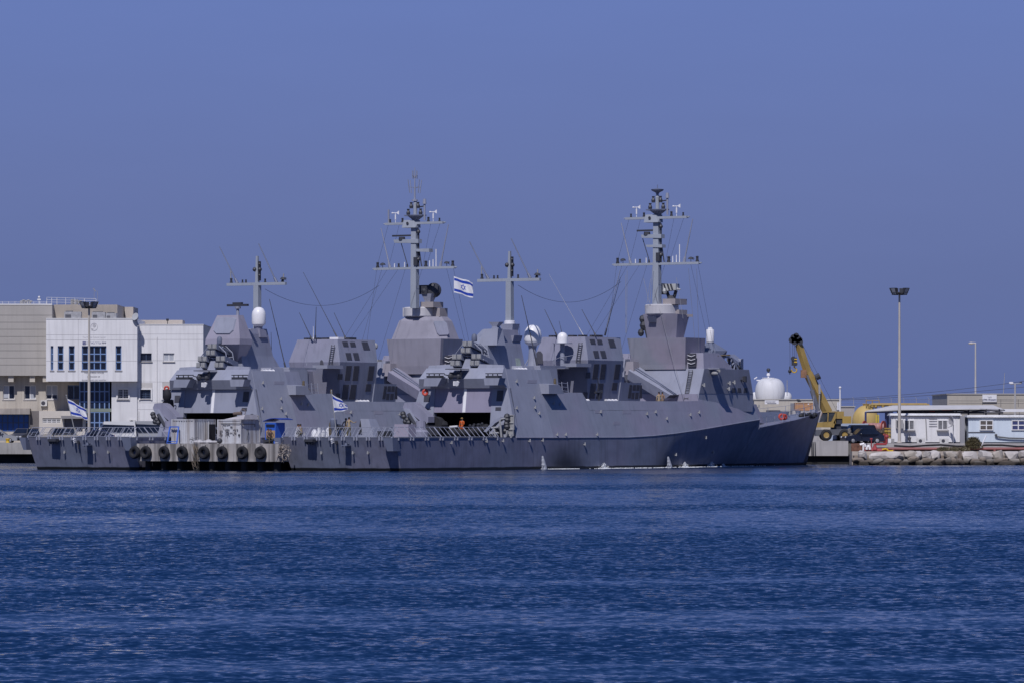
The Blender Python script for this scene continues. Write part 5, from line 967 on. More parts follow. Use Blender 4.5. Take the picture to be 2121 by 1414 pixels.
a = rc(81, 850, 176, 893, YF+.5); mb = MB(); holes_wall(mb, a[0], a[1], GZ-.2, a[3], [rc(133, 866, 171, 893, YF+.5), rc(88, 865, 126, 875, YF+.5)], YF+.5, YF+.9); mb.box((a[0], YF+1.5, GZ-.2), (a[1], YW-.004, a[3]-.01)); an = mb.build('annex', mat('annex_render', (.60, .55, .48), var=.08, streak=.15), bb)
b = rc(133, 866, 171, 893, YF+.5); mb = MB(); mb.box((b[0], YF+.7, GZ-.2), (b[1], YF+.8, b[3])); mb.build('garage_door', mat('garage_door_paint', (.12, .12, .145)), an)
b = rc(128, 860, 175, 866, YF+.5); mb = MB(); mb.box((b[0], YF-.4, b[2]), (b[1], YF+.49, b[3])); mb.build('garage_canopy', mat('canopy_grey', (.25, .24, .24)), an)
window(an, rc(88, 865, 126, 875, YF+.5), YF+.6, 4, 3, FW(), .06, False)
# white culture block
fb = thing('white_building', 'white projecting block with blue windows, lettering and glazed stair, beside the beige slab', 'building', (px_x(190, YF), YF, GZ))
r = rc(95.5, 661, 284, 789, YF); wins = [rc(105, 716, 110.5, 766, YF), rc(119.5, 716, 131.5, 766, YF), rc(142.5, 716, 154.5, 766, YF), rc(169.5, 716, 220.5, 766, YF), rc(239.5, 716, 251.5, 766, YF)]
mb = MB(); holes_wall(mb, r[0], r[1], r[2], r[3], wins, YF, YF+.45); blk = mb.build('upper_block', WHT(), fb)
mb = MB(); mb.box((r[0]+.01, YF+.46, r[2]+.01), (r[1]-.01, YF+14, r[3]-.01)); mb.build('block_core', WHT(), fb)
mb = MB(); mb.box((r[0]-.0, YF-.06, r[3]), (r[1]+.05, YF+.5, r[3]+.1))
mb.build('roof_coping', FW(), fb)
mb = MB()
for y in (693.5, 704, 747): z = P(0, y, YF).z; mb.box((r[0], YF-.008, z-.018), (r[1], YF+.03, z+.018))
x = px_x(162, YF); mb.box((x-.015, YF-.006, r[2]), (x+.015, YF+.03, r[3])); mb.build('plaster_joints', mat('joint_grey', (.36, .35, .36)), blk)
for h, nc in zip(wins, (1, 1, 1, 4, 1)): window(fb, h, YF+.2, nc, 3, FB(), .1, True)
tm = mat('dark_lettering', (.10, .10, .13)); fm_ = mat('faded_lettering', (.47, .46, .48)); nm_ = mat('navy_lettering', (.05, .06, .19))
wd = lambda a, b: px_x(b, YF)-px_x(a, YF); zt = lambda y: P(0, y, YF).z
text_mesh('The Florida Culture Center', .32, px_x(195, YF), YF, zt(700.5), fm_, blk, width=wd(171, 219))
text_mesh('ידידי צה"ל בארה"ב'[::-1], .33, px_x(199, YF), YF, zt(712), nm_, blk, width=wd(178, 219.5))
text_mesh('THE FLORIDA HOUSE', .26, px_x(194.5, YF), YF, zt(773), tm, blk, width=wd(174, 215)); text_mesh('IN HONOR OF', .26, px_x(194, YF), YF, zt(781), tm, blk, width=wd(181, 207.5)); text_mesh('GLORIA AND LEO MARTIN', .23, px_x(194.5, YF), YF, zt(788), tm, blk, width=wd(169.5, 219.5))
b = rc(171, 707, 177.5, 713.5, YF); mb = MB(); mb.box((b[0], YF-.03, b[2]), (b[1], YF-.001, b[3])); pl = mb.build('emblem_plaque', nm_, blk)
mb = MB(); mb.torus(((b[0]+b[1])/2, YF-.035, (b[2]+b[3])/2), .1, .02, (0, 1, 0), 14, 5); mb.build('emblem_ring', mat('pale_emblem', (.5, .5, .6)), pl)
mb = MB(); cx_, cz_ = px_x(195, YF), zt(677)
mb.path([(cx_+.38*math.cos(t_), YF-.01, cz_+.42*math.sin(t_)) for t_ in [math.radians(d) for d in range(-100, 221, 16)]], .03, 4); mb.torus((cx_+.02, YF-.01, cz_+.12), .16, .025, (0, 1, 0), 14, 4); mb.path([(cx_-.15, YF-.01, cz_+.12), (cx_+.2, YF-.01, cz_+.12)], .02); mb.path([(cx_+.02, YF-.01, cz_-.05), (cx_+.02, YF-.01, cz_+.3)], .02); mb.box((cx_-.3, YF-.02, cz_-.42), (cx_-.1, YF-.001, cz_-.2)); mb.build('wall_emblem', fm_, blk)
# glazed stair and lower right wing
g_ = rc(168.5, 789, 231, 893, YW); window(fb, (g_[0], g_[1], GZ-.1, g_[3]), YF+1.9, 6, 6, FB(), .11, False, mat('stair_glass', (.015, .022, .045), rough=.15, var=.5, scale=.7))
mb = MB(); a = rc(176, 845, 231, 852, YF+1.9); mb.box((a[0], YF+1.88, a[2]), (a[1], YF+1.899, a[3])); mb.build('green_panel', mat('sage_panel', (.22, .26, .22)), fb)
mb = MB(); mb.box((g_[0], YF+2.2, GZ-.2), (g_[1], YF+12, g_[3]-.01)); mb.build('stair_core', mat('dark_interior', (.05, .05, .055)), fb)
wh = [rc(244, 805, 266, 825, YF+1.4)]; a = rc(231, 789, 284, 893, YF+1.4); mb = MB(); holes_wall(mb, a[0], a[1], GZ-.2, a[3]-.002, wh, YF+1.4, YF+1.8); mb.box((a[0], YF+2.0, GZ-.2), (a[1], YF+13, a[3]-.01)); mb.build('lower_wall', WHT(), fb)
w_ = window(fb, wh[0], YF+1.5, 2, 1, FW(), .07, True, None, None, True); mb = MB(); h = wh[0]
for bx in (((h[0]-.16, YF+1.25, h[2]-.16), (h[0]-.001, YF+1.6, h[3]+.16)), ((h[1]+.001, YF+1.25, h[2]-.16), (h[1]+.16, YF+1.6, h[3]+.16)), ((h[0], YF+1.25, h[3]+.001), (h[1], YF+1.6, h[3]+.16)), ((h[0], YF+1.25, h[2]-.16), (h[1], YF+1.6, h[2]-.125))): mb.box(*bx)
mb.build('surround', FW(), w_)
# right wing
rw = thing('white_wing', 'plain white two-storey wing with small windows, right of the lettered block', 'building', (px_x(350, YR), YR, GZ))
r = rc(284.2, 673, 421, 893, YR); wins = [rc(291, 731, 314, 747.5, YR), rc(338.5, 731, 361, 747.5, YR), rc(290.5, 806, 312.5, 824.5, YR), rc(337, 806, 359, 824.5, YR)]
mb = MB(); holes_wall(mb, r[0], r[1], GZ-.2, r[3], wins, YR, YR+.4); mb.box((r[0]+.01, YR+.41, GZ-.2), (r[1]-.01, YR+1, r[3]-.01)); fr_ = mb.build('front_wall', WHT(), rw)
mb = MB(); mb.box((r[0]+.01, YR+1.01, GZ-.2), (r[1], YR+15, r[3]-.012)); mb.build('side_wall', mat('cream_side_wall', (.66, .60, .50), var=.05, streak=.12), rw)
mb = MB()
for y in (692, 703, 746, 790, 833, 847): z = P(0, y, YR).z; mb.box((r[0], YR-.008, z-.016), (r[1], YR+.03, z+.016))
mb.build('plaster_joints', mat('joint_grey', (.36, .35, .36)), fr_)
mb = MB(); mb.box((r[0], YR-.06, r[3]), (r[1]+.05, YR+15, r[3]+.08)); mb.build('roof_coping', FW(), rw)
window(rw, wins[0], YR+.15, 2, 1, mat('dark_frame', (.06, .09, .16)), .06); window(rw, wins[1], YR+.15, 2, 1, FW(), .08, True, None, (0, 1, .95))
for h in wins[2:]:
    w_ = window(rw, h, YR+.15, 2, 1, mat('dark_frame', (.06, .09, .16)), .06, True, None, None, True); mb = MB()
    for bx in (((h[0]-.16, YR-.14, h[2]-.16), (h[0]-.001, YR+.2, h[3]+.13)), ((h[1]+.001, YR-.14, h[2]-.16), (h[1]+.16, YR+.2, h[3]+.13)), ((h[0], YR-.14, h[3]+.001), (h[1], YR+.2, h[3]+.13))): mb.box(*bx)
    mb.build('surround', FW(), w_)
mb = MB(); x = px_x(325, YR); mb.tube((x, YR-.07, GZ), (x, YR-.07, P(0, 697, YR).z), .04); x = px_x(287, YR); mb.tube((x, YR-.07, GZ), (x, YR-.07, P(0, 850, YR).z), .05); mb.build('downpipe', FW(), rw)
mb = MB(); a = rc(286, 663, 378, 674, YR+10); mb.box((a[0], YR+10, a[2]-.5), (a[1], YR+14, a[3])); mb.build('rear_parapet', mat('warm_render', (.45, .40, .35), var=.06), rw)
mb = MB()
for x, y, x1, y1, c in ((291, 792, 316, 806, .1), (336, 790, 360, 806, .1)): a = rc(x, y, x1, y1, YR); mb.box((a[0], YR-.006, a[2]), (a[1], YR-.001, a[3]))
mb.build('grey_patch', mat('grey_render', (.50, .48, .46), var=.1), fr_)
def ac_unit(label, x0, y0, x1, y1, Y, grp):
    a = rc(x0, y0, x1, y1, Y); t = thing('air_conditioner', label, 'air conditioner', ((a[0]+a[1])/2, Y, a[2]), 0, grp)
    mb = MB(); mb.box((a[0], Y-.35, a[2]), (a[1], Y-.02, a[3])); mb.build('casing', mat('ac_casing', (.60, .59, .57), var=.08, streak=.2), t)
    cx_, cz_ = a[0]+(a[1]-a[0])*.4, (a[2]+a[3])/2; R_ = min(a[1]-a[0], a[3]-a[2])*.36; mb = MB(); mb.lathe((cx_, Y-.351, cz_), [(R_, 0), (R_, .012), (.02, .014)], 16, (0, -1, 0)); mb.build('fan_grille', G('louvre'), t)
    mb = MB(); mb.box((a[0]+.05, Y-.34, a[2]-.12), (a[0]+.1, Y-.02, a[2]-.005)); mb.box((a[1]-.1, Y-.34, a[2]-.12), (a[1]-.05, Y-.02, a[2]-.005)); mb.build('bracket', G('dark'), t)
ac_unit('air conditioner box on the cream wall left of the stern flag', 85, 828, 98, 840, YW, 'wall air conditioners'); ac_unit('air conditioner low on the white wing near the corvette crane', 268, 868, 281, 878, YR, 'wall air conditioners')
# roof furniture
t = thing('roof_fence', 'thin white mesh fence on the beige roof behind the floodlights', 'fence', P(150, 632, YB+3)); mb = MB()
for x in (97, 107, 118, 136, 155, 175, 199): mb.tube(P(x, 634, YB+3), P(x, 617+(x-97)*.025, YB+3), .03, n=5)
for k in (0, .33, .66): mb.tube(P(97, 616+k*15, YB+3), P(199, 619+k*13, YB+3), .02, n=4)
mb.build('posts_and_rails', FW(), t); mb = MB()
for k in range(34): x = 98+k*3; mb.tube(P(x, 633, YB+3), P(x, 617.5, YB+3), .008, n=3)
mb.build('mesh', G('steel'), t)
t = thing('roof_fence', 'low wire railing along the far left roof edge', 'fence', P(40, 632, YB+2)); mb = MB()
for x in range(-60, 97, 13): mb.tube(P(x, 632, YB+2), P(x, 625, YB+2), .025, n=4)
for k in (625, 628): mb.tube(P(-60, k, YB+2), P(97, k, YB+2), .015, n=4)
mb.build('rails', FW(), t)
def boxes(mb, lst, Y, d=1.2):
    for x0, y0, x1, y1 in lst: a = rc(x0, y0, x1, y1, Y); mb.box((a[0], Y, a[2]), (a[1], Y+d, a[3]))
for i, (lst, lab) in enumerate((([(133, 646, 168, 661), (136, 644, 150, 646.5)], 'left grey roof cooling unit behind the white block parapet'), ([(190, 647, 218, 661), (192, 645.5, 212, 647.5)], 'middle grey roof cooling unit, right of the lamp pole'), ([(219, 649, 241, 661), (222, 647, 236, 649.5)], 'right-hand grey roof cooling unit next to the horn'))):
    t = thing('cooling_unit', lab, 'cooling unit', P(lst[0][0], 661, YF+5), 0, 'roof cooling units'); mb = MB(); boxes(mb, lst[:1], YF+3); mb.build('casing', mat('weathered_metal', (.30, .30, .31), var=.25, scale=2), t); mb = MB(); boxes(mb, lst[1:], YF+3.1, .8); a = rc(lst[0][0]+2, lst[0][1]+5, lst[0][0]+(lst[0][2]-lst[0][0])*.4, 660, YF+3)
    for k in range(3): z = a[2]+(a[3]-a[2])*(k+.5)/3; mb.box((a[0], YF+2.95, z-.05), (a[1], YF+2.99, z+.05))
    mb.build('grille', mat('grille_grey', (.12, .12, .13)), t)
t = thing('roof_lamp_rack', 'rack of square lamps on a short roof frame behind the lamp head', 'lamp rack', P(160, 645, YF+6)); mb = MB()
for x, y in ((150, 623), (150, 630), (150, 637), (158, 624), (158, 632), (165, 626)): a = P(x, y, YF+6); mb.hexa([(a.x-.2, a.y, a.z-.2), (a.x+.2, a.y+.1, a.z-.15), (a.x+.2, a.y+.4, a.z-.15), (a.x-.2, a.y+.4, a.z-.2), (a.x-.2, a.y, a.z+.15), (a.x+.2, a.y+.1, a.z+.2), (a.x+.2, a.y+.4, a.z+.2), (a.x-.2, a.y+.4, a.z+.15)])
mb.build('lamps', G('canister'), t); mb = MB()
for x in (152, 160, 168): mb.tube(P(x, 646, YF+6.5), P(x, 622, YF+6.5), .06)
for y in (627, 634, 640): mb.tube(P(149, y, YF+6.5), P(170, y, YF+6.5), .05)
mb.build('frame', G('dark'), t)
t = thing('horn_loudspeaker', 'grey horn loudspeaker on the corner of the white block roof', 'loudspeaker', P(281, 661, YF-.2)); mb = MB(); a = P(280, 656, YF-.4); mb.lathe(a, [(.12, .5), (.2, .3), (.42, 0), (.45, -.03), (.40, -.02)], 18, (.5, .7, -.35)); mb.build('horn', mat('horn_grey', (.40, .41, .42)), t, True); mb = MB(); mb.lathe(a, [(.39, -.018), (.12, .22), (.02, .24)], 18, (.5, .7, -.35)); mb.build('throat', mat('horn_inside', (.10, .10, .11)), t, True); mb = MB(); mb.bar(P(280, 659, YF-.1), P(286.5, 676, YF-.1), .14, .14); mb.build('bracket', G('steel'), t)
t = thing('roof_camera', 'small dark camera post on the parapet of the white wing', 'camera', P(347, 673, YR)); mb = MB(); mb.tube(P(347, 672, YR), P(347, 664, YR), .04); a = P(347, 663, YR); mb.box((a.x-.14, a.y-.3, a.z-.1), (a.x+.14, a.y+.2, a.z+.14)); mb.build('housing', G('dark'), t)
t = thing('roof_antenna', 'thin lattice aerial on the roof, right of the roof fence', 'antenna', P(197, 645, YB+6)); mb = MB(); mb.tube(P(195, 648, YB+6), P(195, 596, YB+6), .025); mb.tube(P(202, 648, YB+6), P(202, 603, YB+6), .02); mb.tube(P(193, 598, YB+6), P(199, 604, YB+6), .05); mb.build('poles', G('steel'), t)
t = thing('roof_sensor', 'small white weather sensor post on the left roof', 'sensor', P(81, 632, YB+3)); mb = MB(); a = P(81, 632, YB+3); mb.tube(a, a+Vector((0, 0, .85)), .05); mb.ball(a+Vector((0, 0, .9)), .14, 8); mb.box((a.x-.2, a.y-.1, a.z+.55), (a.x+.2, a.y+.1, a.z+.7)); mb.build('post', FW(), t)
t = thing('roof_vents', 'cluster of dark pipes and vents on the far left roof', 'roof vents', P(52, 631, YB+3)); mb = MB()
for k, x in enumerate((43, 47, 52, 57, 62)): a = P(x, 631, YB+3); mb.tube(a, a+Vector((0, 0, .3+.12*(k % 3))), .12); mb.ball(a+Vector((.1, 0, .35+.1*(k % 2))), (.22, .2, .13), 8)
mb.build('pipes', mat('weathered_metal', (.30, .30, .31), var=.25, scale=2), t)
# floodlight masts
def flood_mast(label, px, ytop, ybase, Y, heads):
    b = P(px, ybase, Y); z1 = P(px, ytop, Y).z; t = thing('floodlight_mast', label, 'lamp mast', b, 0, 'tall floodlight masts')
    mb = MB(); mb.tube(b, (b.x, b.y, b.z+(z1-b.z)*.5), .17, .15, 12); mb.tube((b.x, b.y, b.z+(z1-b.z)*.5), (b.x, b.y, z1), .13, .10, 12); mb.lathe(b, [(.3, 0), (.3, .1), (.18, .15)], 12); mb.build('pole', mat('mast_concrete', (.50, .46, .41), var=.1, streak=.2), t, True)
    mb = MB(); mb.lathe((b.x, b.y, z1-.25), [(.16, 0), (.2, .1), (.9, .2), (.9, .26), (.1, .3)], 16); hd = mb.build('head_ring', G('dark'), t)
    n = 6
    for k in range(heads):
        a_ = math.radians((180, 224, 316, 0, 62, 118)[k]); d = Vector((math.cos(a_), math.sin(a_), 0)); c = Vector((b.x, b.y, z1+.15))+d*.72; s_ = Vector((-d.y, d.x, 0)); up = Vector((0, 0, 1)); o_ = d*.16
        mb = MB(); mb.hexa([c-s_*.26-up*.42-o_*.4, c+s_*.26-up*.42-o_*.4, c+s_*.26-up*.42+o_*.2, c-s_*.26-up*.42+o_*.2, c-s_*.33+up*.3, c+s_*.33+up*.3, c+s_*.33+up*.3+o_*2.0, c-s_*.33+up*.3+o_*2.0]); fl = mb.build('lamp_housing', G('dark'), t)
        mb = MB(); mb.add([c-s_*.2-up*.34+o_*.40, c+s_*.2-up*.34+o_*.40, c+s_*.27+up*.24+o_*2.0, c-s_*.27+up*.24+o_*2.0], [(0, 1, 2, 3)]); mb.build('lens', mat('lamp_lens', (.30, .32, .36), rough=.2), fl)
flood_mast('tall floodlight mast standing in front of the white lettered building', 184.5, 634, 916, 506, 6); flood_mast('tall floodlight mast beside the white cabin at right', 1863, 606, 916, 484.5, 6)
# ------------------------------------------------------------------ vehicles
def car(label, cat, px, Y, rz, paint, kind='car', grp=None, zb=2.11, L=4.3, wd_=1.75, H=1.45):
    t = thing('parked_'+('van' if kind == 'van' else 'car'), label, cat, (px_x(px, Y), Y, zb), rz, grp)
    inv = INV[t.name].inverted(); X = lambda p: tuple(inv @ Vector(p))
    def mk(f, name, m, sm=False, par=None): mb = MB(); f(mb); mb.v = [X(p) for p in mb.v]; return mb.build(name, m, par or t, sm)
    hl, hw = L/2, wd_/2
    if kind == 'van': prof = [(-hl, .35, .95), (-hl+.05, .95, 1.0), (-hl+.5, 1.15, .98), (-hl+1.3, H, .86), (hl-.15, H, .88), (hl, 1.0, 1), (hl, .35, .98)]
    elif kind == 'suv': prof = [(-hl, .4, .93), (-hl+.05, .85, .98), (-hl+1.15, 1.02, 1), (-hl+1.75, H, .8), (hl-.3, H, .82), (hl-.02, 1.0, .98), (hl, .4, .97)]
    else: prof = [(-hl, .35, .9), (-hl+.06, .72, .96), (-hl+1.15, .92, 1), (-hl+1.95, H, .76), (hl-1.1, H, .78), (hl-.35, .98, .98), (hl-.02, .85, .96), (hl, .35, .93)]
    def body(mb): mb.loft([[(x, -hw*w_, .28), (x, -hw*w_, z), (x, hw*w_, z), (x, hw*w_, .28)] for x, z, w_ in prof])
    bd = mk(body, 'body', paint)
    i0, i1 = (2, 3)
    a, b = prof[2], prof[3]; e = [p for p in prof if p[1] == H][-1]; f_ = prof[prof.index(e)+1]
    def glass(mb):
        for s_ in (-1, 1):
            y0 = lambda z: s_*(hw*(1-.21*(z-a[1])/(H-a[1]))+.012)
            zA, zB_ = a[1]+.06, H-.1
            mb.add([(a[0]+.25, y0(zA), zA), (f_[0]-.25, y0(zA), zA), (e[0]-.05, y0(zB_), zB_), (b[0]+.12, y0(zB_), zB_)], [(0, 1, 2, 3)])
        mb.add([(a[0]+.05, -hw*.86, a[1]+.08), (a[0]+.05, hw*.86, a[1]+.08), (b[0]-.09, hw*.7, H-.05), (b[0]-.09, -hw*.7, H-.05)], [(0, 1, 2, 3)])
        mb.add([(f_[0]+.02, -hw*.86, f_[1]+.08), (f_[0]+.02, hw*.86, f_[1]+.08), (e[0]+.09, hw*.7, H-.06), (e[0]+.09, -hw*.7, H-.06)], [(0, 1, 2, 3)])
    mk(glass, 'windows', G('glass'))
    for sx in (-1, 1):
        for sy in (-1, 1):
            w_ = mk(lambda mb: mb.torus((sx*L*.31, sy*(hw-.1), .32), .22, .1, (0, 1, 0), 16, 8), 'wheel', G('black'), True)
            mk(lambda mb: mb.lathe((sx*L*.31, sy*(hw-.02), .32), [(.2, 0), (.17, .02), (.02, .03)], 12, (0, sy, 0)), 'rim', G('steel'), True, w_)
    for sy in (-1, 1):
        mk(lambda mb: mb.ball((-hl+.08, sy*hw*.68, .68), (.08, .2, .1), 8), 'headlight', mat('headlight_glass', (.7, .7, .72), rough=.1), True)
        mk(lambda mb: mb.box((hl-.04, sy*hw*.72-.12, .72), (hl+.02, sy*hw*.72+.12, .9)), 'tail_light', G('red'))
        mk(lambda mb: mb.ball((a[0]+.5, sy*(hw+.09), a[1]+.1), (.07, .1, .08), 8), 'mirror', paint, True)
    mk(lambda mb: mb.box((-hl-.01, -hw*.85, .3), (-hl+.05, hw*.85, .48)), 'bumper', G('dark'))
    return t
cp = lambda n, c: mat('car_paint_'+n, c, rough=.3, var=.03, spec=.6)
car('silver hatchback parked on the quay at the far left edge', 'car', -4, 504, math.pi, cp('silver', (.30, .31, .33)), 'car', 'cars parked on the left quay')
car('dark grey car parked just left of the far ship stern', 'car', 50, 507, 1.2, cp('charcoal', (.07, .07, .08)), 'suv', 'cars parked on the left quay', H=1.6)
car('beige car parked behind the far ship nets near the annex', 'car', 118, 506, .15, cp('beige', (.38, .35, .30)), 'suv', 'cars parked on the left quay', H=1.7)
car('dark blue car parked right of the left lamp mast', 'car', 196, 506.5, .1, cp('navy', (.03, .04, .10)), 'car', 'cars parked on the left quay')
car('white van with a high roof parked below the glazed stair', 'van', 237, 511, .05, cp('white', (.70, .70, .70)), 'van', 'cars parked on the left quay', H=2.35, L=4.8)
car('grey van parked under the white wing near the ship crane', 'van', 300, 512, .1, cp('grey', (.36, .37, .39)), 'van', 'cars parked on the left quay', H=2.4, L=4.6)
# ------------------------------------------------------------------ right: crane, tanks, cabins, rocks
YL = lambda: mat('crane_yellow', (.36, .245, .075), var=.16, streak=.25, grime=(.16, .10, .04))
YT = lambda: mat('tank_yellow', (.50, .36, .13), var=.08, streak=.15)
YC = 488.0
cr = thing('mobile_crane', 'yellow rough-terrain crane with raised telescopic boom and hook on the quay block', 'crane', P(1722, 912, YC))
zq = P(0, 912, B_).z
def pb(mb, x0, y0, x1, y1, Y, d): a = rc(x0, y0, x1, y1, Y); mb.box((a[0], Y, a[2]), (a[1], Y+d, a[3])); return mb
def pp(mb, pts, Y, d): return mb.prism([P(x, y, Y) for x, y in pts], (0, d, 0))
mb = MB(); pp(mb, [(1690, 889), (1757, 887), (1758, 896), (1752, 893), (1742, 893), (1736, 900), (1722, 900), (1714, 893), (1704, 893), (1696, 902), (1690, 902)], YC-1.2, 2.4); ch = mb.build('chassis', mat('chassis_grey', (.10, .105, .12), var=.15), cr)
for x in (1709.5, 1747.5):
    for y in (YC-1.45, YC+1.0):
        c = Vector((px_x(x, YC), y, zq+.6)); mb = MB(); mb.torus(c, .4, .2, (0, 1, 0), 22, 8, 1.3); wl = mb.build('wheel', G('black'), cr, True); mb = MB(); mb.lathe(c+Vector((0, -.18, 0)), [(.32, -.02), (.3, .03), (.16, -.05), (.02, -.05)], 16, (0, -1, 0)); mb.build('rim', YL(), wl, True)
mb = MB(); pp(mb, [(1690, 884), (1727, 884), (1731, 868), (1731, 878), (1729, 872), (1722, 872), (1695, 875)], YC-1.15, 1.4); pp(mb, [(1691, 874), (1722, 872), (1731, 852), (1731, 865), (1722, 884), (1691, 884)], YC-1.16, 1.42); cb = mb.build('cab', YL(), cr)
mb = MB(); pp(mb, [(1697, 873), (1714, 872), (1714, 853), (1704, 853)], YC-1.1, 1.2); pp(mb, [(1715.5, 872), (1722, 871), (1730.5, 858), (1730.5, 853), (1715.5, 853)], YC-1.1, 1.2); mb.build('cab_glass', mat('cab_glass', (.05, .055, .06), rough=.15, var=.5, scale=1.5), cb)
mb = MB(); mb.bar(P(1714.5, 873, YC-1.14), P(1715.5, 852, YC-1.14), .1, .1); mb.bar(P(1704, 852.5, YC-1.14), P(1731, 851.5, YC-1.14), .1, .1); mb.bar(P(1731, 851.5, YC-1.14), P(1731, 866, YC-1.14), .1, .1); mb.build('cab_frame', YL(), cb)
mb = MB(); pb(mb, 1731, 851, 1748, 866, YC-1.0, 2.0); mb.build('turret', YL(), cr)
mb = MB(); pb(mb, 1745, 861, 1763.5, 876, YC-1.1, 2.3); mb.build('counterweight', mat('counterweight_yellow', (.42, .28, .07), var=.1), cr)
mb = MB(); pb(mb, 1732, 866, 1744, 877, YC-.9, 1.8); pb(mb, 1722, 877, 1742, 888, YC-.7, 1.4); mb.build('slew_gear', G('dark'), cr)
bp0 = P(1713, 850, YC); bp1 = P(1672, 770, YC-.3); bp2 = P(1654, 712, YC-.5)
d = (bp2-bp0).normalized(); w1 = d.cross(Vector((.75, -.66, 0))).normalized()
def boomsec(name, a, b, s0, s1):
    mb = MB(); n1 = Vector((.72, -.69, 0)); n1 = (n1-d*n1.dot(d)).normalized(); n2 = d.cross(n1).normalized(); q = []
    for c, s_ in ((a, s0), (b, s1)): q.append([c+n1*s_*.5+n2*s_*.62, c-n1*s_*.5+n2*s_*.62, c-n1*s_*.5-n2*s_*.62, c+n1*s_*.5-n2*s_*.62])
    mb.loft(q); return mb.build(name, YL(), cr)
bm_ = boomsec('boom', bp0+d*-.2, bp0.lerp(bp1, .98), .66, .62); boomsec('boom_extension', bp0.lerp(bp1, .97), bp2, .54, .5)
mb = MB(); c = bp0.lerp(bp1, .97); mb.box((c.x-.75, c.y-.6, c.z-.45), (c.x-.15, c.y+.1, c.z+.35)); mb.build('boom_bracket', mat('rusty_brown', (.26, .14, .08), var=.3, scale=3), cr)
mb = MB(); c = P(1693, 781, YC-.5); mb.tube(c+Vector((-.15, 0, 0)), c+Vector((.25, 0, .2)), .32, .32, 10); mb.build('cable_drum', G('dark'), cr)
mb = MB(); c = P(1648, 702, YC-.5)
for x, y, r_ in ((1640, 704, .32), (1644, 699, .34), (1649, 695, .28), (1652, 702, .4), (1646, 707, .36), (1656, 708, .36), (1658, 703, .2)): a = P(x, y, YC-.5); mb.tube(a-Vector((0, .35, 0)), a+Vector((0, .35, 0)), r_, r_, 10)
mb.build('boom_head', G('dark'), cr)
mb = MB(); a, b = P(1672, 776, YC-.9), P(1695, 850, YC-.9); mb.tube(a, a.lerp(b, .45), .13, .13, 10); mb.tube(a.lerp(b, .42), b, .24, .24, 10); mb.build('lift_ram', mat('ram_grey', (.13, .135, .16), var=.15), cr)
mb = MB(); a = P(1698, 800, YC-1.0); mb.bar(P(1697, 795, YC-1.0), P(1697.5, 815, YC-1.0), .25, .2); mb.bar(P(1697.5, 812, YC-1.0), P(1696.5, 850, YC-1.0), .12, .12); mb.build('service_post', G('steel'), cr)
mb = MB()
for x in (1638, 1642, 1645.5, 1649): mb.tube(P(x-2 if x == 1638 else x, 706, YC-.6), P(1636.5 if x == 1638 else x, 758 if x == 1638 else 742, YC-.6), .025, n=4)
mb.tube(P(1664, 716, YC-.2), P(1733, 850, YC), .02, n=4); mb.tube(P(1667, 735, YC-.2), P(1722, 850, YC), .02, n=4); mb.build('hoist_ropes', G('rope'), cr)
mb = MB(); a = P(1645, 748, YC-.6); mb.box((a.x-.27, a.y-.2, a.z-.42), (a.x+.27, a.y+.2, a.z+.4)); mb.tube((a.x-.1, a.y-.24, a.z+.3), (a.x-.1, a.y+.24, a.z+.3), .24, .24, 10); mb.tube((a.x+.1, a.y-.24, a.z-.25), (a.x+.1, a.y+.24, a.z-.25), .24, .24, 10); hb = mb.build('hook_block', G('dark'), cr)
mb = MB(); mb.box((a.x+.0, a.y-.27, a.z+.18), (a.x+.28, a.y-.245, a.z+.28)); mb.box((a.x-.02, a.y-.27, a.z-.12), (a.x+.28, a.y-.245, a.z-.0)); mb.build('yellow_band', mat('yellow_paint', (.62, .40, .03), var=.15), hb)
mb = MB(); c = P(1645, 765.5, YC-.6); mb.path([c+Vector((0, 0, .4)), c+Vector((0, 0, .22))]+[c+Vector((.26*math.sin(t_), 0, -.02+.24*math.cos(t_))) for t_ in [math.radians(x) for x in range(25, 290, 22)]], .07, 6); mb.build('hook', mat('yellow_paint', (.62, .40, .03), var=.15), hb)
mb = MB(); c = P(1636, 768, YC-.6); mb.ball(c, .2, 10); mb.tube(c, c-Vector((0, 0, .35)), .04); mb.tube(c, c+Vector((0, 0, .5)), .07); mb.build('headache_ball', G('dark'), cr)
# vehicles by the crane
car('dark blue hatchback facing the water, headlight glinting, behind the blue canopy post', 'car', 1786, 484.6, .30, cp('midnight', (.012, .016, .035)), 'car', None, 2.11, H=1.62, L=4.3)
car('black off-road car parked behind the dark hatchback', 'car', 1771, 489, .2, cp('black', (.012, .012, .016)), 'suv', None, 2.11, H=1.95, L=4.4)
car('pale blue van parked behind the crane counterweight', 'van', 1756, 495, .1, cp('paleblue', (.42, .48, .58)), 'van', None, 2.11, H=2.1, L=4.4)
mb = MB(); pb(mb, 1727, 877, 1741, 893, 491, 2); tag(mb.build('blue_tank', G('blue')), 'blue fuel tank box standing behind the crane chassis', 'tank')
mb = MB(); random.seed(4)
for k in range(16): a = P(1761+random.uniform(-3, 3), 888+k*1.7, 484.2); mb.ball(a, (.17, .15, .13), 7)
tag(mb.build('float_string', mat('old_floats', (.22, .20, .17), var=.4, scale=6)), 'hanging string of old net floats beside the dark hatchback', 'floats')
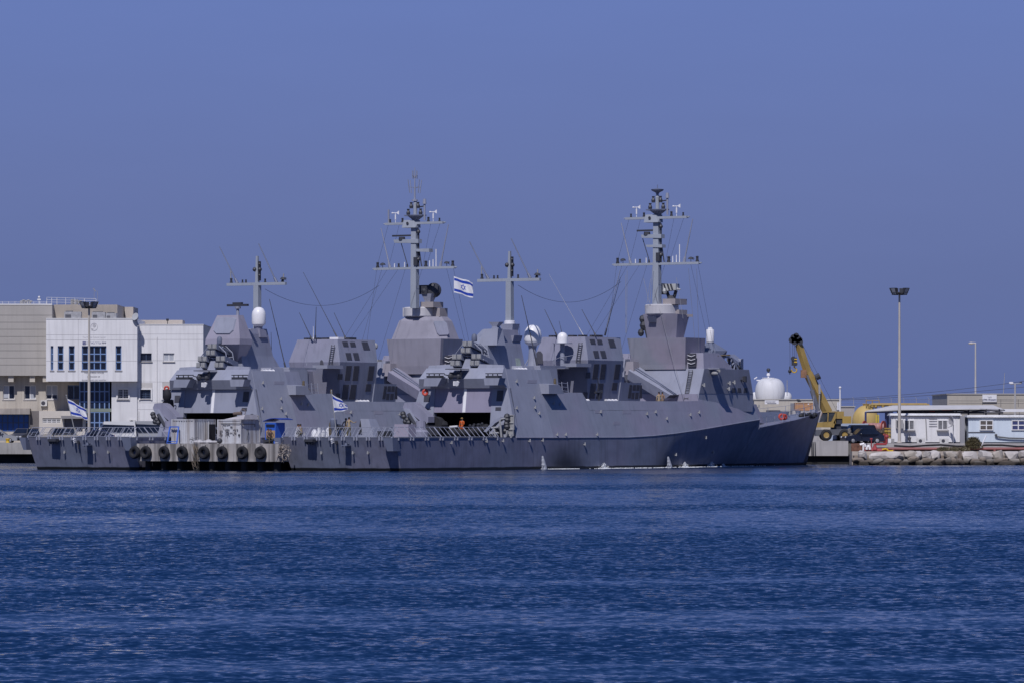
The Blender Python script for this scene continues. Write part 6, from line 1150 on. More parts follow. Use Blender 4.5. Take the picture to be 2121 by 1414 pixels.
# cable reels
def reel(label, x0, x1, yc, R_, r_, Y, c1, c2):
    t = thing('cable_reel', label, 'reel', P((x0+x1)/2, yc+R_, Y), 0, 'big cable reels'); zz = P(0, yc, Y).z; RR = R_*Y/F; q = px_x(x0, Y), px_x(x1, Y); ax = Vector((1, -.55, 0)).normalized()
    for x in q: mb = MB(); mb.lathe((x, Y, zz), [(RR, -.05), (RR, .05), (.02, .06)], 24, ax); mb.lathe((x, Y, zz), [(.02, -.06), (RR, -.05)], 24, ax); mb.build('flange', c1, t)
    mb = MB(); a, b = Vector((q[0], Y, zz)), Vector((q[1], Y, zz)); mb.tube(a, b, r_*Y/F, r_*Y/F, 18)
    for k in range(6): c = a.lerp(b, (k+.5)/6); mb.torus(c, r_*Y/F, .06, b-a, 18, 5)
    mb.build('drum', c2, t, True)
RD = lambda: mat('reel_red', (.36, .07, .05), var=.2, streak=.2); RP = lambda: mat('reel_pink', (.42, .22, .20), var=.15)
reel('upper cable reel with pink drum between dull red flanges, before the yellow tank', 1791, 1830, 884, 14, 9, 499, RD(), RP()); reel('lower red cable reel on the ground beside the white cabin', 1818, 1833, 907, 10.5, 6, 488, RD(), RD())
mb = MB()
for k in range(8): a = P(1806+k*4, 896-abs(k-4), 491); mb.ball(a, (.35, .4, .4+.1*math.sin(k*2.3)), 8)
tag(mb.build('tarpaulin_heap', mat('brown_tarpaulin', (.10, .07, .055), var=.3), None, True), 'dark brown tarpaulin heap between the two cable reels', 'tarpaulin')
mb = MB()
for k in range(4): pb(mb, 1832.5+k*3.2, 885, 1834.5+k*3.2, 907, 489.5, .2)
for y in (886, 893, 900, 906): pb(mb, 1832, y-.7, 1845, y+.7, 489.4, .08)
tag(mb.build('yellow_cage', mat('cage_yellow', (.50, .34, .06), var=.2)), 'yellow slatted cage left of the white cabin', 'cage')
# yellow tank
t = thing('yellow_tank', 'big yellow rounded storage tank with top railing and ladder behind the canopy', 'tank', P(1793, 905, 532)); c = P(1793, 874, 532); RX = (px_x(1822, 532)-px_x(1765, 532))/2
mb = MB(); mb.ball(c, (RX, RX, P(0, 838, 532).z-c.z), 32); mb.build('shell', YT(), t, True); mb = MB(); mb.torus(c+Vector((0, 0, -.35)), RX*.985, .03, (0, 0, 1), 32, 5); mb.build('seam', mat('seam_brown', (.2, .13, .05)), t)
mb = MB(); mb.lathe(P(1794, 842, 532), [(.35, 0), (.35, .3), (.45, .32), (.45, .38)], 12); mb.build('manhole', YT(), t, True)
mb = MB()
for x in (1794, 1807, 1821): mb.tube(P(x, 842, 531), P(x, 828, 531), .05)
mb.tube(P(1794, 828.5, 531), P(1821, 828.5, 531), .05); mb.tube(P(1801, 836, 531), P(1801, 843, 531), .06); mb.build('railing', YL(), t)
mb = MB(); ladder(mb, P(1817.5, 880, 529), P(1817.5, 858, 529.5), .3, (1, 0, 0), 8); mb.build('ladder', mat('bright_yellow', (.65, .50, .03)), t)
mb = MB(); a = [P(1800, 846, 520), P(1801, 840, 520), P(1804, 837, 520), P(1920, 837, 520), P(1924, 840, 520), P(1924, 900, 520)]; mb.path(a, .17, 8)
for x in (1807, 1814, 1829, 1843, 1880): mb.tube(P(x, 836, 520), P(x, 845, 520), .1); mb.ball(P(x, 841, 520), .2, 8)
tag(mb.build('yellow_pipe', YL()), 'long yellow overhead pipe with valves running right from the tank', 'pipe')
# white gas tank with its small neighbours
def dome_tank(label, x0, x1, yt, yb, Y, flat, grp=None):
    t = thing('white_tank', label, 'tank', P((x0+x1)/2, yb, Y), 0, grp); R_ = (px_x(x1, Y)-px_x(x0, Y))/2; c = P((x0+x1)/2, yb, Y); h = P(0, yt, Y).z-c.z; n = 14; pr = []
    a0 = -.62
    for k in range(n+1): a = a0+(math.pi/2-a0)*k/n; pr.append((R_*max(math.cos(a), 0)**(flat), h*(math.sin(a)-math.sin(a0))/(1-math.sin(a0))))
    mb = MB(); mb.lathe(c, pr, 32); mb.build('shell', mat('tank_white', (.66, .66, .67), var=.06, scale=.5, streak=.2), t, True)
    mb = MB()
    for k in range(10): a = 2*math.pi*k/10; p = c+Vector((math.cos(a)*R_*.72, math.sin(a)*R_*.72, 0)); mb.tube(p-Vector((0, 0, 2.2)), p+Vector((0, 0, h*.12)), .16, .16, 8)
    mb.build('support_legs', G('white'), t); return t, c, R_, h
YTK = 560.
t, c, R_, h = dome_tank('large white squat spherical gas tank with dark lamp on top, behind the ship bow', 1564, 1626, 782, 828, YTK, .55)
mb = MB(); p = c+Vector((-.2, 0, h)); mb.lathe(p, [(.75, -.03), (.75, .04), (.1, .05), (.1, .25), (.22, .3), (.18, .55), (.05, .6)], 14); mb.build('top_platform', G('white'), t); mb = MB(); mb.tube(p+Vector((0, 0, .5)), p+Vector((0, 0, .75)), .05); mb.ball(p+Vector((0, 0, .95)), .24, 10); mb.build('top_lamp', G('dark'), t)
mb = MB(); mb.path([P(1576, 787, YTK), P(1567, 787, YTK)], .08); mb.bar(P(1562, 784, YTK), P(1568, 780, YTK), .12, .12); mb.build('side_lamp', G('white'), t)
mb = MB(); pts = [c+Vector((R_*1.01*math.cos(a)*.5+.0+R_*.6, -R_*.62, h*(.2+.7*k/8))) for k, a in enumerate([0]*9)]; mb.path(pts, .05); mb.build('drain_pipe', G('steel'), t)
dome_tank('small white dome tank left of the large gas tank', 1556, 1576, 811, 828, YTK+6, .6, 'small dome tanks'); dome_tank('small white dome tank right of the large gas tank', 1614, 1640, 811, 828, YTK+6, .6, 'small dome tanks')
# walls and low buildings behind
def low_house(label, x0, x1, yt, Y, m, dep=8, cat='building', name='low_building', extra=None):
    t = thing(name, label, cat, P((x0+x1)/2, 900, Y)); a = rc(x0, yt, x1, 905, Y); mb = MB(); mb.box((a[0], Y, 1.9), (a[1], Y+dep, a[3])); mb.build('walls', m, t); mb = MB(); mb.box((a[0]-.1, Y-.1, a[3]), (a[1]+.1, Y+dep, a[3]+.12)); mb.build('roof', mat('flat_roof_edge', (.42, .40, .37)), t); return t
PLS = lambda: mat('pale_plaster', (.50, .46, .40), var=.08, streak=.15)
t = low_house('long pale low building carrying the white tank, behind the ship foredeck', 1562, 1741, 827.5, 548, PLS(), 30)
a = rc(1637, 834, 1645, 905, 548); mb = MB(); mb.box((a[0], 547.9, 1.9), (a[1], 547.99, a[3])); mb.build('door', mat('grey_door', (.22, .22, .24)), t)
mb = MB(); pp(mb, [(1650, 826), (1656, 826), (1660, 831), (1653, 832)], 546, .5); mb.build('roof_lamp', G('dark'), t)
mb = MB(); a = rc(1584, 828, 1613, 836, 547); mb.box((a[0], 547, a[2]), (a[1], 547.1, a[3])); sg = mb.build('sign_board', G('white')); tag(sg, 'small white sign under the large white tank, behind the ship bow', 'sign')
mb = MB(); random.seed(3); x = 1586.
for k in range(9): wv = random.uniform(1.2, 2.6); b = rc(x, 830.5, x+wv, 832, 547); mb.box((b[0], 546.985, b[2]), (b[1], 546.999, b[3])); x += wv+.5
b = rc(1589, 834, 1608, 835.4, 547); mb.box((b[0], 546.985, b[2]), (b[1], 546.999, b[3])); mb.build('writing', mat('sign_ink', (.08, .08, .12)), sg)
t = thing('wooden_crate', 'large orange-brown plywood crate between bow and crane boom', 'crate', P(1666, 849, 505)); mb = MB(); pb(mb, 1647, 833, 1684, 849, 505, 2.2); mb.build('panels', mat('plywood', (.46, .25, .13), var=.12, scale=2, streak=.1), t); mb = MB()
for x in (1647, 1652, 1664.5, 1677, 1683): pb(mb, x, 833, x+1.2, 849, 504.95, .049)
for y in (833, 848): pb(mb, 1648.3, y, 1682.9, y+1, 504.955, .044)
mb.build('battens', mat('batten_wood', (.52, .31, .18), var=.1), t); mb = MB(); pb(mb, 1673, 835, 1676, 837, 504.97, .029); mb.build('label', G('white'), t)
mb = MB(); a = rc(1640, 849, 1700, 905, 506); mb.box((a[0], 505, 1.9), (a[1], 508.5, a[3]-.001)); tag(mb.build('crate_platform', CONL()), 'pale concrete platform under the plywood crate, behind the foredeck', 'platform')
low_house('small grey-beige shed behind the crane turret', 1741, 1770, 842, 540, mat('grey_plaster', (.40, .37, .35), var=.08), 6)
t = thing('flag_pole', 'thin white pole rising from the low building behind the crane', 'pole', P(1740, 848, 535)); mb = MB(); mb.tube(P(1740, 880, 535), P(1740, 803, 535), .1, .07, 8); mb.ball(P(1740, 802, 535), .16, 8); mb.bar(P(1737, 848, 535), P(1737, 832, 535), .3, .2); mb.build('shaft', G('white'), t)
t = low_house('long beige flat-roofed building with white Hebrew sign at far right', 1962, 2200, 816, 560, mat('beige_block', (.42, .385, .33), var=.07, streak=.12), 20)
mb = MB(); a = rc(2035, 816.5, 2064.5, 831.5, 559.8); mb.box((a[0], 559.8, a[2]), (a[1], 559.98, a[3])); sg = mb.build('sign_board', G('white'), None); tag(sg, 'white sign with Hebrew lettering on the beige building wall', 'sign')
text_mesh('חצר'[::-1], .3, px_x(2049.5, 559.8), 559.8, P(0, 823.5, 559.8).z, mat('sign_ink', (.08, .08, .12)), sg, width=.5); text_mesh('משאבות - דלק'[::-1], .34, px_x(2049.5, 559.8), 559.8, P(0, 828.8, 559.8).z, nm_, sg, width=1.45)
mb = MB(); 
for y in (826.5, 829, 834): mb.tube(P(1966 if y > 828 else 2028, y, 559), P(2121, y+.5, 559), .025, n=4)
for x in (2073, 2109, 2035): mb.tube(P(x, 826, 559), P(x, 842, 559), .03, n=4)
tag(mb.build('wall_wire', G('rope')), 'black wires strung along the beige building wall', 'wire')
mb = MB(); pb(mb, 2050, 846, 2200, 852, 530, 4); tag(mb.build('white_roof', G('white')), 'low white roof edge right of the canopy, behind the pale blue cabin', 'roof')
# canopy
YN = 507.
t = thing('canopy', 'open shed with whitish hipped roof on blue posts, dark trusses below', 'canopy', P(1930, 905, YN)); mb = MB()
e = [P(1792, 850, YN), P(1873, 846.3, YN-3.5), P(2030, 845, YN-3.5), P(2079, 846.5, YN-1)]; rdg = [P(1849, 838.5, YN+1.5), P(2057, 838, YN+1.5)]; bk = [P(1800, 850, YN+7), P(2082, 848, YN+7)]
dn = Vector((0, 0, -.1)); vs_ = [e[0], e[1], e[2], rdg[1], rdg[0], e[3], bk[0], bk[1]]; mb.add(vs_+[v+dn for v in vs_], [(0, 1, 4), (1, 2, 3, 4), (2, 5, 3), (4, 3, 7, 6), (0, 4, 6), (5, 7, 3), (8, 12, 9), (9, 12, 11, 10), (10, 11, 13), (12, 14, 15, 11), (8, 14, 12), (13, 11, 15), (0, 8, 9, 1), (1, 9, 10, 2), (2, 10, 13, 5), (5, 13, 15, 7), (7, 15, 14, 6), (6, 14, 8, 0)]); mb.build('roof', mat('canopy_sheet', (.62, .60, .58), var=.08, streak=.15), t)
mb = MB()
PBL = mat('post_blue', (.07, .08, .20), var=.15)
for x, Y in ((1793, YN), (1835, YN-1), (1839.5, YN+3)): mb = MB(); mb.bar(P(x, 852, Y), P(x, 912, Y), .16, .16); mb.build('post', PBL, t)
mb = MB(); mb.bar(P(1793, 853, YN), P(1850, 853, YN), .15, .12); mb.build('beam', PBL, t)
mb = MB(); bl_ = mat('truss_dark', (.035, .035, .05)); 
for x0, x1 in ((1868, 1912), (1912, 1962), (1962, 2008), (2008, 2078)):
    n = 8; pts = [P(x0+(x1-x0)*k/n, 853-4.5*math.sin(math.pi*k/n), YN-2.8) for k in range(n+1)]; mb.path(pts, .09, 5); mb.tube(P(x0, 853.5, YN-2.8), P(x1, 853.5, YN-2.8), .09, n=5)
for x in (1868, 1880, 1912, 1948, 1981, 2006, 2042, 2070): mb.bar(P(x, 846, YN-2.8), P(x, 905, YN-2.8), .13, .13)
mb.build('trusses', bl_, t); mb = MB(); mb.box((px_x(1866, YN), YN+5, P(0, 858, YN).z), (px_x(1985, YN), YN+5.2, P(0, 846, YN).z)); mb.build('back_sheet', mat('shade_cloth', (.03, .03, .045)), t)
mb = MB(); pb(mb, 1920, 850.5, 1936, 854, YN-2.4, .6); pb(mb, 1935, 846, 1972, 849, YN+2, .6); tag(mb.build('red_hull', G('red')), 'red upturned boat hull stored under the canopy', 'boat hull')
# site cabins
zc = P(0, 917, 489).z
def cabin(label, x0, x1, yt, Y, m, side_px):
    t = thing('site_cabin', label, 'cabin', P((x0+x1)/2, 917, Y), 0, 'white site cabins'); a = rc(x0, yt, x1, 914.5, Y); mb = MB(); mb.box((a[0], Y, a[2]), (a[1], Y+3.2, a[3])); wl = mb.build('walls', m, t)
    mb = MB(); mb.box((a[0]+.05, Y+.05, a[2]-.28), (a[1]-.05, Y+3, a[2]-.001)); mb.build('underframe', G('dark'), t)
    mb = MB(); mb.box((a[0]-.18, Y-.25, a[3]+.06), (a[1]+.18, Y+3.4, a[3]+.16)); mb.box((a[0]-.1, Y+.3, a[3]+.161), (a[1]+.1, Y+3.3, a[3]+.3))
    n = int((a[1]-a[0])/.28)
    for k in range(n): x = a[0]+(a[1]-a[0])*k/n; mb.box((x, Y-.27, a[3]+.05), (x+.14, Y+3.2, a[3]+.18))
    mb.build('roof', mat('cabin_roof', (.74, .74, .74), var=.1, streak=.2), t); mb = MB(); mb.box((a[0]-.02, Y-.05, a[3]), (a[1]+.02, Y-.001, a[3]+.055)); mb.build('eave_trim', mat('eave_brown', (.10, .085, .08)), t); return t, a
W1 = lambda: mat('cabin_white', (.74, .73, .73), var=.04, streak=.2, grime=(.40, .38, .36)); W2_ = lambda: mat('cabin_pale_blue', (.60, .67, .74), var=.05, streak=.2, grime=(.36, .40, .46))
t, a = cabin('white site cabin with satellite dish, beside the right lamp mast', 1846, 1988, 861, 489, W1(), 12)
pbz = lambda x0, y0, x1, y1: rc(x0, y0, x1, y1, 489)
slg = mat('slatted_glass', (.16, .16, .17), var=.3, scale=5)
for x0 in (1873, 1942): window(t, pbz(x0, 869, x0+20.5, 889), 488.86, 2, 1, FW(), .07, True, slg, None, False)
mb = MB()
for y in (866, 871, 876.5, 881.5): mb.tube(P(1924.5, y, 488.95), P(1941, y, 488.95), .03, n=4)
mb.tube(P(1917.5, 866, 488.9), P(1919.5, 908, 488.9), .05); mb.build('wall_conduits', mat('conduit_grey', (.32, .31, .31)), t)
mb = MB(); q = pbz(1855, 868, 1870, 886); mb.box((q[0], 488.6, q[2]), (q[1], 488.99, q[3])); w_ = mb.build('window_cooler', mat('cooler_grey', (.35, .34, .34)), t); mb = MB(); mb.box((q[0]+.1, 488.55, q[2]+.12), (q[1]-.22, 488.599, q[3]-.12)); mb.build('grille', G('dark'), w_)
ac_unit('left small air conditioner at the foot of the white cabin', 1899, 907, 1916, 917, 488.6, 'cabin air conditioners'); ac_unit('right small air conditioner at the foot of the white cabin', 1946, 907, 1964, 917, 488.6, 'cabin air conditioners')
mb = MB(); pb(mb, 1839.5, 907, 1846, 916, 487.5, .6); tag(mb.build('meter_box', G('white')), 'small white box at the left end of the white cabin', 'box'); mb = MB(); pb(mb, 1847, 907.5, 1852.5, 916, 487.3, .5); tag(mb.build('grey_box', mat('cooler_grey', (.35, .34, .34))), 'small grey box between white box and lamp mast foot', 'box')
td = thing('satellite_dish', 'grey satellite dish on a thin pole before the white cabin', 'satellite dish', P(1974.5, 917, 487.6)); mb = MB(); mb.tube(P(1974.5, 917, 487.6), P(1974.5, 878, 487.6), .045); mb.tube(P(1962, 871, 487.8), P(1973, 878, 487.6), .03); mb.tube(P(1963, 884.5, 487.8), P(1972, 881, 487.6), .03); mb.build('pole', G('steel'), td)
c = P(1971, 870, 487.4); mb = MB(); mb.lathe(c, [(.02, .14), (.3, .08), (.52, -.02), (.56, -.08), (.54, -.09), (.5, -.03), (.28, .04), (.02, .09)], 20, (.93, .35, .12)); mb.build('reflector', mat('dish_grey', (.45, .44, .45)), td, True)
td = thing('wall_lamp', 'dark bowl lamp and hose bracket low on the white cabin wall', 'lamp', P(1884, 910, 488.5)); mb = MB(); c = P(1883.5, 908, 488.5); mb.lathe(c, [(.03, -.2), (.14, -.15), (.2, .1), (.22, .18), (.02, .2)], 12); mb.tube(c+Vector((0, 0, .2)), c+Vector((.03, 0, .55)), .05); mb.build('bowl', mat('worn_dark', (.10, .10, .11), var=.3), td)
mb = MB(); x0, x1 = px_x(1988.2, 489), px_x(1998, 489); mb.hexa([(x0, 488.6, zc-.1), (x1, 488.7, zc-.1), (x1, 491, zc-.1), (x0, 491, zc-.1), (x0, 488.6, P(0, 860.5, 489).z), (x1, 488.7, P(0, 861, 489).z), (x1, 491, P(0, 861, 489).z), (x0, 491, P(0, 860.5, 489).z)]); tag(mb.build('grey_side_slab', mat('slab_grey', (.30, .30, .32), streak=.2)), 'tall grey slab added as the right side of the white cabin', 'cabin side')  # added slab standing for the white cabin's grey right side
t, a = cabin('pale blue site cabin with barred windows, littered roof, at right edge', 2006, 2170, 864.5, 488, W2_(), 0)
for x0 in (2029, 2095): window(t, rc(x0, 869, x0+28, 890, 488), 487.86, 2, 2, FW(), .09, False, mat('brown_blind_glass', (.10, .085, .075), var=.4, scale=6) if x0 == 2029 else mat('blue_glass', (.04, .05, .14), var=.2), None, False)
mb = MB(); mb.tube(P(2005, 894, 487.95), P(2061, 894, 487.95), .04); mb.path([P(2065, 903, 487.8), P(2072, 904, 487.8), P(2090, 906, 487.8), P(2130, 907, 487.8)], .08); mb.ball(P(2063, 900, 487.8), .15, 8); mb.build('pipe_run', mat('worn_dark', (.10, .10, .11), var=.3), t)
random.seed(11); mb = MB()
for k in range(40): a_ = P(random.uniform(2030, 2118), 861.5-random.random()*2, 488.4+random.random()*1.2); mb.ball(a_, (random.uniform(.1, .35), .2, random.uniform(.04, .1)), 6)
mb.build('roof_litter', mat('leaf_litter', (.33, .31, .28), var=.4), t)
mb = MB(); q = rc(1998.5, 862, 2005, 888, 491); mb.box((q[0], 491, zc-.1), (q[1], 492.5, q[3])); tag(mb.build('grey_cabinet', mat('slab_grey', (.30, .30, .32), streak=.2)), 'narrow grey cabinet in the gap between the two cabins', 'cabinet')
# street lamps and poles
def lamp_post(label, px, yt, yb, Y, hd):
    t = thing('street_lamp', label, 'street lamp', P(px, yb, Y), 0, 'thin street lamps'); mb = MB(); mb.tube(P(px, yb+30, Y), P(px, yt, Y), .13, .09, 8); mb.build('pole', mat('lamp_pole_grey', (.46, .44, .42)), t)
    if hd == 1:
        mb = MB(); mb.tube(P(px+1, yt, Y), P(px-6, yt-1, Y), .1, .08); mb.ball(P(px-9, yt, Y), (.35, .25, .16), 10); mb.build('lamp_head', mat('lamp_cream', (.5, .46, .42)), t)
    else:
        mb = MB(); mb.tube(P(px-10, yt+1.5, Y), P(px+13, yt+.5, Y), .07); mb.build('cross_arm', G('steel'), t)
        mb = MB(); pb(mb, px-12, yt-3, px-4, yt+.5, Y, .4); mb.build('lamp_head', G('white'), t); mb = MB(); pp(mb, [(px+8, yt-1), (px+14, yt-3.5), (px+15, yt+0), (px+9, yt+.8)], Y, .5); mb.build('lamp_head', G('dark'), t)
lamp_post('thin grey street lamp with one arm, behind the beige building', 2020.5, 711, 815, 572, 1); lamp_post('short lamp post with two square heads before the beige building', 2102.5, 793, 850, 540, 2)
t = thing('aerial_pole', 'thin leaning aerial pole on the far right roof', 'pole', P(2079, 815, 565)); mb = MB(); mb.tube(P(2078, 818, 565), P(2081, 771, 565), .06, .03, 6); mb.build('shaft', G('steel'), t)
mb = MB()
for y0, y1 in ((826, 788), (828, 800)):
    pts = [P(1690+(2125-1690)*k/16, y0+(y1-y0)*(k/16)**1.6+2*math.sin(math.pi*k/16)*0, 550) for k in range(17)]; mb.path(pts, .03, 4)
tag(mb.build('overhead_wire', G('rope')), 'pair of sagging overhead wires rising to the right edge', 'wire')
t = thing('security_fence', 'thin white wire fence on posts behind the yellow tank', 'fence', P(1840, 850, 570)); mb = MB()
for x in range(1690, 1962, 26): mb.tube(P(x, 870, 570), P(x, 824, 570), .035, n=4); mb.tube(P(x, 824, 570), P(x-3, 821, 570), .03, n=4)
for y in (826, 829, 835): mb.tube(P(1690, y, 570), P(1962, y, 570), .018, n=3)
mb.build('posts', G('steel'), t)
# waterfront strip: kerb, pipes, hydrant gear
KY = 478.5
mb = MB(); mb.box((px_x(1800, KY), 480.6, 1.75), (120, 486, P(0, 917, 481).z)); struct(mb.build('kerb', CONL()))
mb = MB(); mb.box((px_x(1800, KY), 480.3, 1.62), (120, 481.2, 1.749)); mb.build('kerb_shadow_gap', G('dark')); struct(bpy.data.objects['kerb_shadow_gap']); bpy.data.objects['kerb_shadow_gap'].name = 'kerb_shade_strip'  # dark strip put in as the shadow under the kerb
mb = MB(); mb.box((px_x(1762, KY), 476.5, -.5), (120, 480.29, 1.36)); struct(mb.build('embankment', mat('sandy_ground', (.42, .37, .32), var=.2, scale=1.5, bump=.4)))
mb = MB(); z = 1.62; Y = 478.2; mb.tube((px_x(1790, Y), Y, z), (110, Y, z+.02), .13, .13, 8)
for x in (1850, 1960, 2060): mb.box((px_x(x, Y)-.1, Y-.1, 1.36), (px_x(x, Y)+.1, Y+.1, z))
tag(mb.build('red_pipe', mat('pipe_red', (.27, .09, .085), var=.2, streak=.2)), 'long dull red pipe laid above the rock bank', 'pipe')
t = thing('hydrant', 'red valve station with spreading pipes at the left end of the rock bank', 'hydrant', P(1813, 934, 478)); mb = MB()
mb.path([P(1790, 932, 477.8), P(1808, 931, 477.8), P(1840, 932, 477.8)], .16, 8); mb.tube(P(1812, 931, 477.8), P(1812, 918, 477.8), .14); mb.lathe(P(1812, 926, 477.8), [(.3, -.2), (.12, .3)], 10); mb.path([P(1814, 919, 477.9), P(1836, 919, 477.9), P(1837, 898, 477.9)], .11, 7); mb.ball(P(1837, 903, 477.9), .22, 8); mb.tube(P(1805, 907, 478.4), P(1805, 930, 478.4), .06); mb.tube(P(1802, 908, 478.4), P(1807, 908, 478.4), .09); mb.build('red_valves', mat('valve_red', (.32, .05, .055), var=.2), t)
mb = MB(); mb.path([P(1781, 920, 477.5), P(1790, 918, 477.5), P(1793, 924, 477.5)], .13, 8); mb.path([P(1795, 930, 477.5), P(1796, 924, 477.5), P(1801, 923, 477.5), P(1802, 930, 477.5)], .13, 8); mb.tube(P(1788, 917, 477.5), P(1788, 932, 477.5), .1); mb.build('white_pipes', G('white'), t)
mb = MB()
for k in range(5): mb.tube(P(1763, 920+k*3.2, 477.6), P(1788, 919+k*3.2, 477.6), .12+.03*(k % 2), n=7)
for x in (1766, 1773, 1781): mb.box((px_x(x, 477.6)-.08, 477.4, .9), (px_x(x, 477.6)+.1, 477.9, 2.05))
mb.build('rusty_manifold', mat('rust', (.16, .075, .05), var=.4, scale=3), t)
mb = MB(); mb.path([P(1827, 930, 477.6), P(1836, 928, 477.6), P(1840, 933, 477.6), P(1850, 933, 477.6)], .09, 7); mb.build('yellow_hose', mat('yellow_paint', (.62, .40, .03), var=.15), t)
mb = MB(); 
for k in range(9): x = 1852+k*32; a = P(x, 922+2*math.sin(k*1.7), 479.8); b = P(x+32, 922+2*math.sin((k+1)*1.7), 479.8); mb.tube(a, b, .1, n=6)
tag(mb.build('black_hose', G('black')), 'black hoses lying along the kerb in front of the cabins', 'hose')
mb = MB(); mb.bar(P(2031, 926, 478), P(2042.5, 901, 478.6), .1, .08); tag(mb.build('white_stake', G('white')), 'leaning white stake beside the bush', 'stake')
# bush and scrub
def shrub(name, label, cat, c, rx, ry, rz, n, seed, colr, grp=None):
    random.seed(seed); t = thing(name, label, cat, c, 0, grp); mb = MB()
    for k in range(n):
        u_ = random.uniform(0, 2*math.pi); h = random.random()**.7; rr = math.sqrt(random.random())*(1-.55*h*h); p = Vector(c)+Vector((rx*rr*math.cos(u_), ry*rr*math.sin(u_), rz*h*random.uniform(.75, 1.1))); s_ = random.uniform(.05, .12); d = Vector((random.uniform(-1, 1), random.uniform(-1, 1), random.uniform(.2, 1.2))).normalized(); e_ = d.orthogonal().normalized()*s_*.5
        mb.add([p-e_, p+e_, p+d*s_*1.8], [(0, 1, 2)])
    mb.build('foliage', colr, t); mb = MB()
    for k in range(9): a_ = 2*math.pi*k/9; mb.tube(c, Vector(c)+Vector((rx*.6*math.cos(a_), ry*.6*math.sin(a_), rz*.8)), .025, .008, 4)
    mb.build('stems', mat('stem_brown', (.12, .09, .06)), t)
shrub('bush', 'olive-brown round bush in front of the pale blue cabin', 'bush', P(2016, 930, 478.2), 1.0, .8, 1.15, 2600, 21, mat('dry_foliage', (.095, .08, .04), var=.4, scale=3))
for i, (x, w_) in enumerate(((1955, .9), (1976, .8), (1996, .7))): shrub('weed_clump', ['low dry weeds above the rocks, left clump of three', 'low dry weeds above the rocks, middle clump of three', 'low dry weeds above the rocks, clump nearest the bush'][i], 'weeds', P(x, 934, 477.6), w_, .4, .4, 500, 31+i, mat('grass_dry', (.15, .13, .075), var=.4, scale=3), 'dry weeds above the rocks')
# rocks: one mesh each
def rock(name, label, c, r, seed, m, blocky, grp):
    rnd = random.Random(seed); bm = bmesh.new(); bmesh.ops.create_icosphere(bm, subdivisions=3, radius=1)
    off = Vector((rnd.uniform(0, 90), rnd.uniform(0, 90), rnd.uniform(0, 90)))
    PL_ = [(Vector((rnd.gauss(0, 1), rnd.gauss(0, 1), rnd.gauss(0, .8))).normalized(), rnd.uniform(.62, .95)) for _ in range(9)]
    for v in bm.verts:
        p = v.co.copy(); k = blocky
        q = Vector([math.copysign(abs(x)**k, x) for x in p]); q *= 1+.16*mnoise.noise(p*1.4+off)+.12*mnoise.noise(p*3.6+off)
        for pn, pd in PL_:
            dd = q.dot(pn)-pd
            if dd > 0: q -= pn*dd*.92
        v.co = Vector((q.x*r[0], q.y*r[1], q.z*r[2]))
    me = bpy.data.meshes.new(name); bm.to_mesh(me); bm.free(); me.materials.append(m); o = bpy.data.objects.new(name, me); col.objects.link(o); o.location = c; o.rotation_euler = (rnd.uniform(-.12, .12), rnd.uniform(-.15, .15), rnd.uniform(-.25, .25)) ; tag(o, label, 'rock', grp); return o
def rockmat(name, c, wet):
    m = mat(name, c, var=.22, scale=1.6, bump=.6, bscale=3.5, rough=.95, c2=tuple(x*.72 for x in c), s2=.8)
    if m.get('done'): return m
    m['done'] = 1; t_ = m.node_tree; b = t_.nodes['Principled BSDF']; src = b.inputs['Base Color'].links[0].from_socket; g__ = t_.nodes.new('ShaderNodeNewGeometry'); s_ = t_.nodes.new('ShaderNodeSeparateXYZ'); t_.links.new(g__.outputs['Position'], s_.inputs[0]); r = t_.nodes.new('ShaderNodeMapRange'); r.inputs[1].default_value = .25; r.inputs[2].default_value = .75; t_.links.new(s_.outputs[2], r.inputs[0]); x = t_.nodes.new('ShaderNodeMix'); x.data_type = 'RGBA'; t_.links.new(r.outputs[0], x.inputs[0]); x.inputs[6].default_value = (.045, .038, .03, 1); t_.links.new(src, x.inputs[7]); t_.links.new(x.outputs[2], b.inputs['Base Color']); return m
RW = rockmat('white_rock', (.58, .54, .51), 1); RB = rockmat('brown_rock', (.33, .27, .22), 1); RT = rockmat('tan_rock', (.49, .44, .38), 1)
UP = [(1778, 1797, 0), (1798, 1874, 0), (1868, 1900, 2), (1896, 1912, 0), (1909, 1925, 0), (1926, 1951, 0), (1952, 1986, 2), (1985, 1993, 1), (1992, 2027, 0), (2024, 2058, 0), (2057, 2080, 2), (2080, 2107, 0), (2107, 2135, 0), (2135, 2170, 0)]
ordn = ['first', 'second', 'third', 'fourth', 'fifth', 'sixth', 'seventh', 'eighth', 'ninth', 'tenth', 'eleventh', 'twelfth', 'thirteenth', 'fourteenth', 'fifteenth', 'sixteenth', 'seventeenth', 'eighteenth', 'nineteenth', 'twentieth', 'twenty-first', 'twenty-second', 'twenty-third', 'twenty-fourth', 'twenty-fifth', 'twenty-sixth', 'twenty-seventh', 'twenty-eighth']
for i, (x0, x1, k) in enumerate(UP):
    Y = 473.6; hw = (px_x(x1, Y)-px_x(x0, Y))/2
    rock('bank_rock', '%s big squared rock from the left, top row of the bank, %s' % (ordn[i], ['whitish', 'brown', 'tan'][k]), P((x0+x1)/2, 943+(i % 3)*.5, Y), (hw*1.05, .9, .56), 100+i, (RW, RB, RT)[k], .5, 'big rocks of the bank top row')
